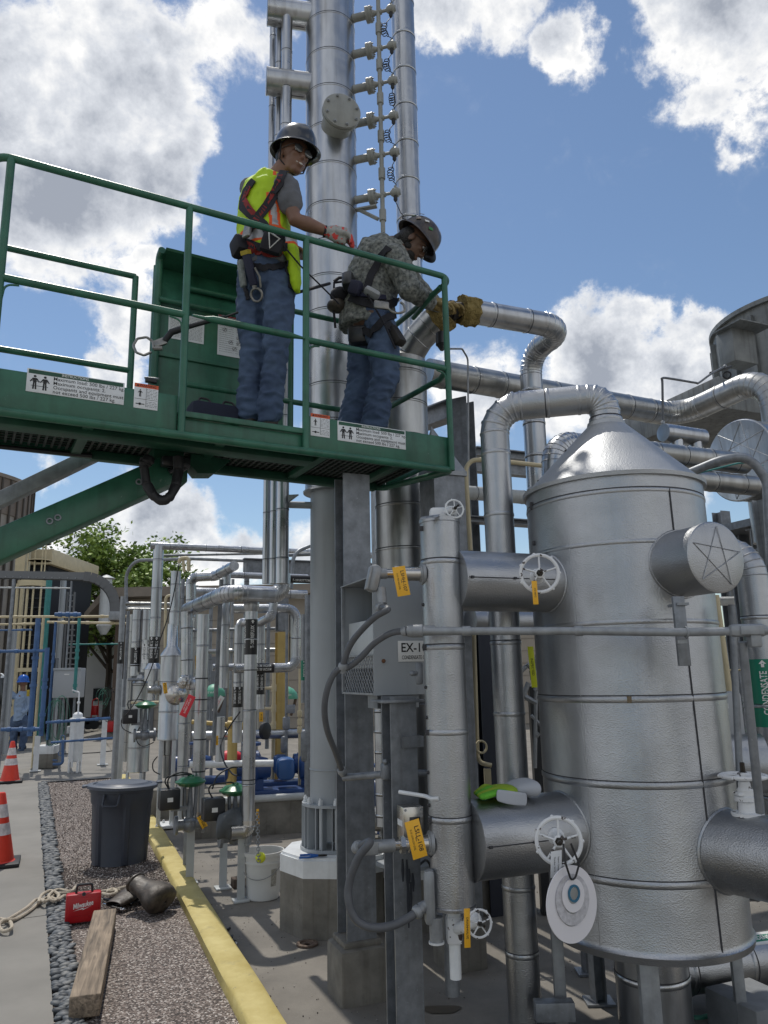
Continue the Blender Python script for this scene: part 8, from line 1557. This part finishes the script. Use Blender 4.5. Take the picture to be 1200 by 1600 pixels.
def ribbon(bvs, pix, w, name, m, parent, off=.005, th=.004):
 o = Vector((0, 0, H)); pts = []
 dense = []
 for a, b in zip(pix[:-1], pix[1:]):
  for k in range(6): dense.append((a[0] + (b[0] - a[0]) * k / 6, a[1] + (b[1] - a[1]) * k / 6))
 dense.append(pix[-1])
 for (x, y) in dense:
  best = None
  for bv in bvs:
   h = bv.ray_cast(o, ray(x, y))
   if h[0] is not None and (best is None or h[3] < best[3]): best = h
  if best: pts.append((best[0], best[1]))
 if len(pts) < 3: return None
 mb = MB()
 for i, (p, n) in enumerate(pts):
  t = (pts[min(i + 1, len(pts) - 1)][0] - pts[max(i - 1, 0)][0]).normalized(); n = (n - t * n.dot(t)).normalized(); s = t.cross(n).normalized(); q = p + n * off
  mb.v += [q - s * w / 2, q + s * w / 2, q + s * w / 2 + n * th, q - s * w / 2 + n * th]
 for i in range(len(pts) - 1):
  for k in range(4): a, b = i * 4 + k, i * 4 + (k + 1) % 4; mb.f.append((a, b, b + 4, a + 4)); mb.m.append(0)
 mb.f += [(3, 2, 1, 0), tuple(len(mb.v) - 4 + k for k in range(4))]; mb.m += [0, 0]; return mb.build(name, m, parent)
def hand(mb, w, d, pn, thumb, s=1.0, curl=.9, fat=1.0):
 """w wrist, d finger direction, pn palm normal (fingers curl toward it), thumb side"""
 d = d.normalized(); pn = (pn - d * pn.dot(d)).normalized(); sd_ = d.cross(pn).normalized() * (1 if d.cross(pn).dot(thumb) > 0 else -1)
 mb.tube([w, w + d * .03 * s, w + d * .09 * s], [(.022 * s * fat, .028 * s * fat), (.020 * s * fat, .038 * s * fat), (.014 * s * fat, .040 * s * fat)], 12, up=pn.cross(d) if 0 else None); mb.ball(w + d * .05 * s, (.045 * s, .04 * s, .018 * s * fat), 12, ax=(d, sd_, pn)); mb.ball(w + d * .075 * s, (.02 * s, .042 * s, .016 * s * fat), 12, ax=(d, sd_, pn))
 for i, (o, L_) in enumerate(((.030, .072), (.010, .080), (-.011, .075), (-.030, .060))):
  p = w + d * .082 * s + sd_ * o * s; a = curl * (.35 + .08 * i); pts = [p];
  for k, f in enumerate((.45, .32, .23)): dr = d * math.cos(a) + pn * math.sin(a); pts.append(pts[-1] + dr * L_ * f * s); a += curl * (.75 - .1 * k)
  limb(mb, pts, [.0100 * s * fat, .0092 * s * fat, .0085 * s * fat, .0072 * s * fat], 8)
 p = w + d * .028 * s + sd_ * .030 * s; limb(mb, [p, p + sd_ * .022 * s + d * .025 * s + pn * .012 * s, p + sd_ * .020 * s + d * .052 * s + pn * .026 * s, p + sd_ * .012 * s + d * .070 * s + pn * .034 * s], [.014 * s * fat, .0115 * s * fat, .0098 * s * fat, .008 * s * fat], 8)
def head(mb, c, f, u):
 """head solids centred at c, looking along f with crown along u"""
 f = f.normalized(); u = (u - f * u.dot(f)).normalized(); r = f.cross(u); A = (r, f, u)
 mb.ball(c + u * .03 - f * .008, (.076, .096, .088), 20, ax=A); mb.ball(c + f * .022 - u * .028, (.062, .068, .075), 18, ax=A); mb.ball(c + f * .050 - u * .088, (.034, .030, .024), 14, ax=A); mb.ball(c + f * .02 - u * .070, (.052, .055, .034), 14, ax=A)
 mb.tube([c + f * .088 + u * .012, c + f * .104 - u * .022, c + f * .100 - u * .034], [.009, .013, .012], 10); mb.ball(c + f * .096 - u * .032, (.017, .012, .010), 10, ax=A); mb.ball(c + f * .080 + u * .026, (.052, .014, .010), 12, ax=A)
 for s in (-1, 1): mb.ball(c + f * .070 - u * .012 + r * s * .034, (.022, .020, .018), 10, ax=A); mb.ball(c - f * .006 - u * .012 + r * s * .078, (.008, .020, .032), 10, ax=A)
 mb.ball(c + f * .086 - u * .060, (.026, .012, .007), 10, ax=A); mb.ball(c + f * .084 - u * .070, (.022, .012, .008), 10, ax=A)
 return r, f, u
def facebits(c, f, u, par, smile=True, beard=False):
 f = f.normalized(); u = (u - f * u.dot(f)).normalized(); r = f.cross(u); A = (r, f, u)
 for s in (-1, 1):
  e = MB().ball(c + f * .080 + u * .008 + r * s * .031, (.0125, .008, .008), 12, ax=A).build('eye', mat('eye_white', (.6, .58, .55), .3), par); MB().ball(c + f * .087 + u * .008 + r * s * .031, (.0055, .003, .0055), 10, ax=A).build('iris', mat('iris_brown', (.02, .01, .006), .2), e)
  MB().tube([c + f * .092 + u * .028 + r * s * .014, c + f * .094 + u * .033 + r * s * .032, c + f * .080 + u * .026 + r * s * .052], [.003, .0045, .002], 6).build('eyebrow', hair, par)
 m = MB(); m.tube([c + f * .082 - u * .058 + r * -.026, c + f * .097 - u * .066, c + f * .082 - u * .058 + r * .026], [.002, .0055 if smile else .004, .002], 8); m.build('mouth', mat('teeth', (.6, .57, .52), .4) if smile else mat('lips', (.16, .06, .05), .5), par)
 # safety glasses
 m = MB();
 for s in (-1, 1): m.tube([c + f * .100 + u * .024 + r * s * .004, c + f * .101 + u * .028 + r * s * .036, c + f * .080 + u * .026 + r * s * .066, c + f * .00 + u * .016 + r * s * .082], .0022, 6)
 g_ = m.build('safety_glasses', blackm, par); lens = mat('glasses_lens', (.10, .11, .12), .08, 0, spec=.8, coat=1)
 for s in (-1, 1): MB().ball(c + f * .098 + u * .008 + r * s * .034, (.027, .004, .019), 12, ax=A).build('lens', lens, g_)
def hardhat(c, f, u, par, m_, s=1.0):
 f = f.normalized(); u = (u - f * u.dot(f)).normalized(); r = f.cross(u); b = c + u * .034; mb = MB(); n = 32
 prof = [(1.20, -.004), (1.18, .0), (1.06, .008), (1.02, .020), (1.0, .046), (.93, .078), (.78, .107), (.55, .128), (.28, .139), (.001, .142)]
 for (k, h) in prof:
  for j in range(n):
   a = 2 * math.pi * j / n; br = (k - 1.0) if k > 1.02 else 0; kk = k + br * (.95 * max(0, math.cos(a)) ** 1.5 - .1); rid = .006 * (1 if (abs(math.sin(a)) < .25 and k < 1) else 0); dip = -.010 * max(0, math.cos(a)) * (br > 0)
   mb.v.append(b + (f * math.cos(a) * .124 * kk + r * math.sin(a) * .104 * kk) * s + u * ((h + rid + dip) * s))
 for i in range(len(prof) - 1):
  for j in range(n): j2 = (j + 1) % n; mb.f.append((i * n + j, i * n + j2, (i + 1) * n + j2, (i + 1) * n + j)); mb.m.append(0)
 o = mb.build('hard_hat', m_, par, angle=60); q = o.modifiers.new('s', 'SOLIDIFY'); q.thickness = .004; q.offset = -1; w = o.modifiers.new('b', 'SUBSURF'); w.levels = w.render_levels = 1; return o, r, f, u, b
# ---------------------------------------------------------------- worker in the yellow vest
Y1 = 3.80
def J(px, py, dy=0.0): return P(px, py, Y1 + dy)
p1 = thing('person', 'worker in a yellow vest, grey hard hat and jeans leaning on the green railing', 'person', (J(410, 640).x, Y1, ZF)); prj_ = None
hc, hf, hu = J(458, 247, -.06), Vector((.66, -.70, -.20)), Vector((.12, -.02, 1))
F1 = Vector((.72, .69, 0)).normalized(); R1_ = Vector((F1.y, -F1.x, 0))
torso = [J(415, 430), J(414, 395), J(412, 350), J(416, 312), J(428, 282, -.03)]
wr1 = P(514, 363, 3.72); el1 = J(461, 343, -.13); sh1 = J(447, 293, -.13); sh2 = J(392, 296, .12); el2 = J(405, 350, .20); wr2 = J(440, 385, .20)
b = MB(); b.tube(torso, [(.10, .07), (.095, .07), (.11, .08), (.13, .08), (.08, .06)], 18, up=F1); b.ball(J(415, 432), (.12, .10, .09), 14)
limb(b, [J(430, 282, -.03), J(444, 262, -.05), hc - hu * .03], [.06, .054, .052]); head(b, hc, hf, hu)
limb(b, [sh1, sh1 + (el1 - sh1) * .45, el1, el1 + (wr1 - el1) * .35, wr1], [.055, .050, .040, .042, .026]); limb(b, [sh2, el2, wr2], [.052, .042, .027])
for a, k, c in ((J(397, 445, .05), J(396, 545, .04), J(391, 648, .05)), (J(434, 447, -.03), J(430, 545, -.02), J(421, 655, .0))): limb(b, [a, (a + k) / 2, k, (k + c) / 2, c], [.05, .05, .04, .036, .034])
blob('body', b, skinm, p1, .0065, 3)
# glove hand on the rail
g = MB(); hd1 = Vector((.90, .25, -.10)); hand(g, wr1, hd1, Vector((.05, 0, -1)), Vector((-.2, 1, 0)), 1.10, .9, 1.25); g.tube([wr1 - hd1.normalized() * .03, wr1 + hd1.normalized() * .03], [.034, .030], 14)
def gk_(c):
 d = (c - wr1).dot(hd1.normalized()); return 1 if d > .115 or noise.noise(c * 60) > .28 else (2 if d < -.018 else 0)
blob('work_glove', g, [mat('glove_grey', (.33, .33, .31), .8, 0, var=.2, vscale=60), mat('glove_red', (.55, .05, .04), .7), harn], p1, .0045, 2, keep=gk_)
g = MB(); hand(g, wr2, Vector((.9, .2, -.1)), Vector((0, 0, -1)), Vector((0, -1, 0)), 1.0, .8, 1.1); blob('hand', g, skinm, p1, .005, 2)
# jeans
def jeans(p, legs, hip, hr, name='jeans', extra=()):
 j = MB()
 for pts, rs in legs: limb(j, pts, rs, 18)
 j.ball(hip, hr, 18)
 for q in extra: limb(j, *q)
 return blob(name, j, denim, p, .008, 4, wr=.019, ws=8, ax=(1.1, 1.1, 1.9))
_, bj = jeans(p1, [([J(398, 440, .05), J(394, 490, .05), J(396, 545, .03), J(391, 600, .04), J(389, 644, .05)], [.096, .088, .070, .066, .074]), ([J(434, 442, -.03), J(435, 490, -.03), J(431, 545, -.03), J(426, 600, -.02), J(421, 650, .0)], [.094, .084, .068, .062, .068])], J(415, 428), (.155, .13, .11), extra=[([J(414, 402), J(415, 435)], [.125, .135])])
for a, dx in ((J(389, 652, .05), 0), (J(420, 658, .0), 0)):
 z = ZF + .005; m = MB(); c = Vector((a.x, a.y, z + .05)); m.ball(c, (.055, .05, .055), 12); m.ball(c + F1 * .09 - ZA * .012, (.07, .046, .04), 14, ax=(F1, R1_, ZA)); m.ball(c + F1 * .16 - ZA * .018, (.05, .045, .032), 12, ax=(F1, R1_, ZA)); m.tube([c + ZA * .02, c + ZA * .12], [.05, .05], 14); m.box(c + F1 * .07 - ZA * .045, (.25, .085, .018), (F1, R1_, ZA), bev=.008); blob('boot', m, mat('boot_leather', (.03, .022, .016), .6), p1, .007, 2)
# tee shirt and vest
s = MB(); s.tube([J(415, 424), J(414, 398), J(412, 350), J(416, 312), J(428, 280, -.03)], [(.145, .12), (.15, .125), (.155, .118), (.175, .12), (.10, .085)], 18, up=F1); limb(s, [sh1 + (J(430, 285) - sh1) * .3, sh1, sh1 + (el1 - sh1) * .30, sh1 + (el1 - sh1) * .52], [.072, .074, .070, .068]); limb(s, [sh2, sh2 + (el2 - sh2) * .5], [.07, .064])
_, bs1 = blob('tee_shirt', s, shirtg, p1, .008, 4, wr=.009, ws=12)
v = MB(); v.tube([J(414, 412, .0), J(413, 385, .0), J(411, 350), J(415, 318), J(421, 296, -.02), J(431, 276, -.04)], [(.168, .135), (.165, .135), (.172, .135), (.188, .135), (.178, .128), (.105, .09)], 22, up=F1); v.ball(J(442, 283, -.09), (.05, .05, .05), 12); v.ball(J(400, 290, .08), (.055, .055, .045), 12)
v.tube([J(452, 375, -.05), J(458, 405, -.07), J(462, 440, -.08), J(464, 456, -.08)], [(.05, .04), (.056, .04), (.048, .03), (.03, .015)], 14)
zb0, zb1, zb2, zb3 = [J(450, r_).z for r_ in (398, 393, 379, 374)]
def vk(c):
 if zb0 < c.z < zb3: return 2 if zb1 < c.z < zb2 else 1
 x, y = prj(c)
 e = abs(x - (425 + (y - 300) * .10));
 if 300 < y < 400 and e < 9: return 2 if e < 4.5 else 1
 if y < 300 and c.z > J(410, 300).z and 400 < x < 432 and abs(x - (430 - (y - 270) * .2)) < 4: return 1
 return 0
_, bv1 = blob('safety_vest', v, [hivis, hior, silv], p1, .008, 4, wr=.010, ws=9, keep=vk)
BV = [bv1, bs1, bj]
for w, m_, nm, pts in ((.050, harn, 'harness_strap', [(446, 266), (436, 290), (421, 318), (404, 340), (391, 360)]), (.030, harr, 'harness_pad', [(440, 276), (428, 300), (412, 326), (400, 345)]), (.050, harn, 'harness_strap', [(398, 283), (384, 300), (379, 322), (392, 335), (412, 352), (424, 372)]), (.030, harr, 'harness_pad', [(392, 292), (383, 312), (392, 328), (408, 345)]),
                       (.040, harn, 'harness_belt', [(376, 374), (392, 382), (410, 388), (430, 390), (450, 386)]), (.050, harr, 'harness_pad', [(384, 384), (402, 392), (420, 396), (440, 394)]), (.034, harn, 'waist_belt', [(374, 408), (390, 414), (410, 418), (432, 418), (452, 412)]), (.022, harn, 'leg_strap', [(376, 424), (384, 448), (388, 470)]), (.022, harn, 'leg_strap', [(448, 415), (452, 432), (452, 452)])):
 ribbon(BV, pts, w, nm, m_, p1, off=.007, th=.006)
def hit(px, py, bvs):
 best = None
 for bv in bvs:
  h = bv.ray_cast(Vector((0, 0, H)), ray(px, py))
  if h[0] is not None and (best is None or h[3] < best[3]): best = h
 return (best[0], best[1]) if best else (J(px, py, -.1), Vector((0, -1, 0)))
def pouch(par, px, py, bvs, sz, m_, name='tool_pouch', off=.03, rot=0.0, bev=.012):
 q, n = hit(px, py, bvs); q = q + n * off; X = ZA.cross(n).normalized(); Z = n.cross(X); X2 = X * math.cos(rot) + Z * math.sin(rot); Z2 = Z * math.cos(rot) - X * math.sin(rot); MB().box(q, sz, (X2, n, Z2), bev=bev).build(name, m_, par); return q, n, X2, Z2
pouch(p1, 381, 388, BV, (.10, .07, .11), harn, 'retractable_lanyard', .03, .3, .02); q, n, X_, Z_ = pouch(p1, 427, 384, BV, (.12, .07, .12), harn, 'retractable_lanyard', .035, -.3, .025)
m = MB(); m.tube([q + n * .037 + X_ * a + Z_ * b_ for a, b_ in ((-.03, .04), (.035, .02), (.0, -.045), (-.03, .04))], .005, 6); m.build('white_trim', white, p1)
q, n, X_, Z_ = pouch(p1, 394, 368, BV, (.05, .025, .12), hookm, 'snap_hook', .04, .1, .018)
q, n, X_, Z_ = pouch(p1, 399, 420, BV, (.042, .03, .17), mat('navy_pack', (.02, .022, .05), .7), 'shock_absorber', .055, 0, .006); MB().box(q + Z_ * .085, (.046, .034, .022), (X_, n, Z_)).build('yellow_label', mat('dull_yellow', (.4, .3, .03), .6), p1)
m = MB(); m.torus(q - Z_ * .135, n, .034, .007, 24, 8); m.tube([q - Z_ * .08, q - Z_ * .105], .012, 8); m.tube(fillet([q + X_ * .035 - Z_ * .105, q + X_ * .045 - Z_ * .05, q + X_ * .03 + Z_ * .0], .02, 3), .006, 6); m.build('steel_ring', hookm, p1)
q, n, X_, Z_ = pouch(p1, 386, 428, BV, (.05, .03, .15), mat('worn_canvas', (.22, .24, .23), .8, var=.3, vscale=40), 'tool_pouch', .03, -.1, .02)
m = MB(); q0, q1 = hit(440, 398, BV)[0] + Vector((0, -.05, 0)), P(500, 445, 3.75); m.tube([P(444, 385, 3.62), P(470, 416, 3.68), P(498, 443, 3.8), P(530, 475, 3.95)], .0045, 6); m.tube([P(455, 460, 3.8), P(490, 450, 3.85), P(515, 443, 4.1)], .009, 6); m.build('lanyard_web', harn, p1)
hatm = mat('hard_hat_charcoal', (.025, .028, .034), .28, 0, coat=.5, rvar=.06); o, r, f, u, bb = hardhat(hc, hf, hu, p1, hatm, 1.06); facebits(hc, hf, hu, p1)
st = bb + (-r * -.0 + f * -.03) * 1 + u * .09; q = hit(441, 214, [BVHTree.FromPolygons([bb + f * math.cos(a) * .13 * k + r * math.sin(a) * .11 * k + u * h * 1.06 for (k, h) in ((1.02, .022), (1.0, .05), (.93, .085), (.78, .118), (.3, .15)) for a in [2 * math.pi * j / 24 for j in range(24)]], [(i * 24 + j, i * 24 + (j + 1) % 24, (i + 1) * 24 + (j + 1) % 24, (i + 1) * 24 + j) for i in range(4) for j in range(24)])])
sk = MB().lathe(q[0] + q[1] * .003, q[1], [(0, .019), (.0015, .018)], 20).build('hat_sticker', white, o); m = MB(); m.torus(q[0] + q[1] * .005, q[1], .012, .0012, 20, 4); m.tube([q[0] + q[1] * .005 - u * .008, q[0] + q[1] * .005 + u * .008], .0016, 5); m.tube([q[0] + q[1] * .005 - f * .006 + u * .002, q[0] + q[1] * .005 + f * .006 + u * .002], .0014, 5); m.build('emblem', inkm, sk)
m = MB();
for s in (-1, 1): m.tube([bb + r * s * .098 * 1.0 + f * .01, hc + r * s * .082 - u * .05, hc + f * .035 - u * .112], .004, 6)
m.build('chin_strap', harn, p1); hb_ = MB(); hb_.ball(hc - f * .035 + u * .0, (.083, .075, .08), 14, ax=(r, f, u)); hb_.ball(hc - f * .07 - u * .05, (.05, .03, .04), 10, ax=(r, f, u)); hb_.build('hair', hair, p1)
# ---------------------------------------------------------------- stooping worker in camouflage
Y2 = 4.32
def K(px, py, dy=0.0): return P(px, py, Y2 + dy)
p2 = thing('person', 'stooping worker in grey digital camouflage shirt, jeans and stickered dark hard hat', 'person', (K(580, 650).x, Y2, ZF)); F2 = Vector((.95, .25, 0)).normalized(); R2_ = Vector((F2.y, -F2.x, 0))
hc2, hf2, hu2 = K(645, 380, -.02), Vector((.70, .02, -.72)), Vector((.62, .05, .76)); sh = K(616, 402, -.14); el = K(640, 452, -.16); wr = P(676, 476, 4.42); shb = K(612, 400, .16); elb = K(648, 448, .16); wrb = P(690, 482, 4.66)
tors = [K(578, 500), K(578, 465), K(590, 430), K(606, 402), K(628, 386)]
b = MB(); b.tube(tors, [(.12, .15), (.115, .14), (.125, .16), (.12, .17), (.07, .09)], 18); b.ball(K(580, 503), (.13, .15, .11), 14); limb(b, [K(622, 388), K(638, 380), hc2 - hu2 * .03], [.06, .054, .052]); head(b, hc2, hf2, hu2)
limb(b, [sh, el, wr], [.055, .042, .027]); limb(b, [shb, elb, wrb], [.055, .042, .027])
LA = [K(574, 512, .08), K(566, 560, .08), K(562, 600, .08), K(553, 640, .08), K(548, 672, .08)]; LB = [K(594, 512, -.09), K(600, 555, -.10), K(602, 590, -.10), K(590, 635, -.08), K(583, 668, -.06)]
limb(b, LA, [.055, .052, .045, .04, .036]); limb(b, LB, [.055, .052, .045, .04, .036]); blob('body', b, skin2, p2, .0065, 3)
g = MB(); hand(g, wr, Vector((.8, .35, .15)), Vector((.1, .3, -1)), Vector((-.2, -1, .2)), 1.05, .9, 1.2); blob('work_glove', g, mat('tan_glove', (.22, .16, .06), .85, 0, var=.3, vscale=40), p2, .005, 2)
g = MB(); hand(g, wrb, Vector((.8, .1, .1)), Vector((.1, -.2, -1)), Vector((0, -1, 0)), 1.05, .8, 1.2); blob('work_glove', g, mat('tan_glove'), p2, .005, 2)
_, bj2 = jeans(p2, [(LA, [.098, .092, .080, .080, .088]), (LB, [.098, .094, .085, .078, .082])], K(583, 500), (.13, .155, .12))
for a in (LA[-1], LB[-1]):
 m = MB(); c = Vector((a.x, a.y, ZF + .055)); m.ball(c, (.055, .05, .055), 12); m.ball(c + F2 * .09 - ZA * .012, (.07, .046, .04), 14, ax=(F2, R2_, ZA)); m.ball(c + F2 * .16 - ZA * .018, (.05, .045, .032), 12, ax=(F2, R2_, ZA)); m.tube([c, c + ZA * .11], [.05, .05], 14); m.box(c + F2 * .07 - ZA * .045, (.25, .085, .018), (F2, R2_, ZA), bev=.008); blob('boot', m, mat('boot_leather'), p2, .007, 2)
s = MB(); s.tube([K(572, 515), K(574, 490), K(577, 462), K(588, 430), K(603, 403), K(618, 386)], [(.15, .17), (.145, .17), (.135, .165), (.145, .185), (.15, .20), (.10, .13)], 20); limb(s, [sh, sh + (el - sh) * .5, el, el + (wr - el) * .5, wr - (wr - el) * .12], [.085, .076, .070, .058, .044]); limb(s, [shb, shb + (elb - shb) * .5, elb, wrb], [.085, .076, .068, .045]); s.ball(K(628, 387), (.07, .08, .05), 12)
_, bs2 = blob('camouflage_shirt', s, camom, p2, .008, 3, wr=.016, ws=9); BW = [bs2, bj2]
for w, m_, nm, pts in ((.045, harn, 'harness_strap', [(608, 388), (594, 404), (580, 430), (572, 456)]), (.05, harn, 'waist_belt', [(548, 466), (570, 474), (592, 478), (612, 474), (626, 466)]), (.045, harn, 'leg_strap', [(562, 512), (580, 522), (600, 500), (616, 492)]), (.05, harn, 'leg_strap', [(604, 505), (614, 520), (618, 540)]), (.03, mat('navy_pack'), 'harness_belt', [(560, 462), (580, 464), (602, 466)])): ribbon(BW, pts, w, nm, m_, p2, off=.008, th=.007)
for px, py, sz, m_, nm, off, ro in ((532, 462, (.11, .09, .10), harn, 'retractable_lanyard', -.2, .2), (548, 450, (.07, .08, .12), blackm, 'tool_pouch', .05, .1), (560, 455, (.08, .06, .09), mat('navy_pack'), 'tool_pouch', .05, -.4), (576, 468, (.10, .06, .04), mat('cabinet_grey'), 'tool_pouch', .06, -.45), (562, 528, (.12, .10, .11), blackm, 'tool_bag', .04, 0), (616, 528, (.07, .06, .16), beltl, 'tool_pouch', .02, 0), (527, 478, (.11, .09, .08), mat('worn_leather'), 'tool_pouch', -.2, .3)):
 if px in (532, 527): k = K(px, py, -.05); MB().ball(k, (sz[0] * .6, .06, sz[2] * .55), 14).build(nm, m_, p2)
 else: pouch(p2, px, py, BW, sz, m_, nm, off, ro, .02)
m = MB(); m.tube([K(522, 440, -.06), K(530, 434, -.06), K(546, 434, -.06), K(560, 440, -.08)], .010, 6); m.tube([K(548, 438, -.08), K(522, 442, -.06), K(521, 480, -.06), K(524, 512, -.06)], .008, 6); m.tube([K(574, 460, -.2), K(600, 505, -.24), K(618, 545, -.2)], .006, 6); m.build('lanyard_web', harn, p2)
q = P(604, 478, 4.02); m = MB(); X = Vector((1, .1, -.12)).normalized(); Yv = Vector((.05, 0, 1)); m.box(q + X * -.03 + Yv * .0, (.09, .02, .05), (X, X.cross(Yv), Yv), bev=.015); m.tube(smooth([q, q + X * .03 - Yv * .03, q + X * .07 - Yv * .035, q + X * .105 - Yv * .015, q + X * .10 + Yv * .02, q + X * .08 + Yv * .035]), .0075, 8); m.build('snap_hook', hookm, p2)
hat2 = mat('stickered_hat', (.03, .03, .035), .35, 0, var2=(.09, .07, .06), vscale=18); o, r, f, u, bb = hardhat(hc2, hf2, hu2, p2, hat2, 1.06); facebits(hc2, hf2, hu2, p2, False)
rg = random.Random(3)
for a, h, c_ in ((2.6, .075, mat('sticker_green', (.03, .22, .06), .5)), (2.0, .06, mat('sticker_tan', (.25, .2, .15), .5)), (1.6, .08, white), (1.2, .06, mat('sticker_green')), (2.3, .11, mat('sticker_tan'))):
 for sg in (-1, 1):
  k_ = 1.0 if h < .07 else .94 if h < .1 else .84; p = bb + (f * math.cos(a * sg) * .124 * k_ + r * math.sin(a * sg) * .104 * k_) * 1.06 + u * h * 1.06; n = (p - bb - u * .02).normalized(); x, y, _ = frame(n); MB().box(p + n * .003, (.03, .018, .002), (x, y, n), bev=.001).build('hat_sticker', c_, o)
hb_ = MB(); hb_.ball(hc2 - f * .035, (.083, .078, .085), 14, ax=(r, f, u)); hb_.ball(hc2 - f * .075 - u * .055, (.06, .04, .05), 10, ax=(r, f, u)); hb_.build('hair', hair, p2)
bd = MB(); bd.ball(hc2 + f * .045 - u * .078, (.050, .042, .036), 14, ax=(r, f, u)); bd.ball(hc2 + f * .01 - u * .055, (.068, .045, .034), 14, ax=(r, f, u)); bd.build('beard', hair, p2)
# ---------------------------------------------------------------- far worker at the left
g0 = G(34, 1172); Y3 = g0.y
def M_(px, py, dy=0): return P(px, py, Y3 + dy)
p3 = thing('person', 'distant worker in a blue hard hat and pale blue shirt reaching up at the left', 'person', (g0.x, g0.y, 0)); S_ = dep(M_(32, 1110)) / F
b = MB(); tr3 = [M_(31, 1124), M_(32, 1105), M_(34, 1090), M_(36, 1080)]; b.tube(tr3, [(.14, .10), (.13, .1), (.18, .11), (.08, .07)], 14); hc3 = M_(36, 1068); limb(b, [M_(36, 1080), hc3], [.055, .055]); head(b, hc3, Vector((-.4, .9, 0)), ZA)
a1 = [M_(22, 1088), M_(10, 1078), M_(5, 1062)]; limb(b, a1, [.055, .042, .03]); a2 = [M_(46, 1090), M_(46, 1104), M_(38, 1112, -.1)]; limb(b, a2, [.055, .042, .03]); l1 = [M_(24, 1124), M_(21, 1148), M_(20, 1170)]; l2 = [M_(38, 1124), M_(38, 1148), M_(34, 1170)]
limb(b, l1, [.08, .055, .04]); limb(b, l2, [.08, .055, .04]); blob('body', b, skinm, p3, .012, 3)
s = MB(); s.tube([M_(31, 1126)] + tr3[1:], [(.17, .13), (.165, .13), (.20, .13), (.09, .08)], 14); limb(s, a1, [.075, .06, .045]); limb(s, a2, [.075, .06, .045]); blob('shirt', s, mat('pale_blue_shirt', (.27, .36, .50), .85), p3, .013, 3, wr=.02, ws=8)
j = MB(); limb(j, l1, [.105, .085, .075]); limb(j, l2, [.105, .085, .075]); j.ball(M_(31, 1128), (.17, .14, .12), 12); blob('jeans', j, denim, p3, .013, 3, wr=.02, ws=8)
for a in (l1[-1], l2[-1]): m = MB(); m.ball((a.x, a.y + .05, .05), (.06, .13, .055), 12); m.build('boot', mat('boot_leather'), p3)
g = MB(); hand(g, a1[-1], Vector((-.2, .2, .9)), Vector((-.9, 0, 0)), Vector((0, 1, 0)), 1.1, .6, 1.3); blob('work_glove', g, whitep, p3, .008, 2); g = MB(); hand(g, a2[-1], Vector((-.8, .2, -.2)), Vector((0, .5, -.5)), Vector((0, 0, 1)), 1.0, .8, 1.1); blob('hand', g, skinm, p3, .008, 2)
hardhat(hc3, Vector((-.4, .9, 0)), ZA, p3, mat('hat_blue', (.01, .10, .45), .3), 1.15); MB().box(M_(44, 1083, -.16), (.06, .04, .14), bev=.01).build('gas_meter', mat('dull_yellow'), p3)
m = MB(); a = P(2, 1082, Y3 - .1); m.tube([P(2, 1060, Y3 - .1), P(4, 1085, Y3 - .1), P(12, 1106, Y3 - .1)], [.13, .16, .10], 16); m.solo('filter_housing', mat('dark_chrome'), 'dark slanted cylinder beside the far worker at the left edge', 'filter')
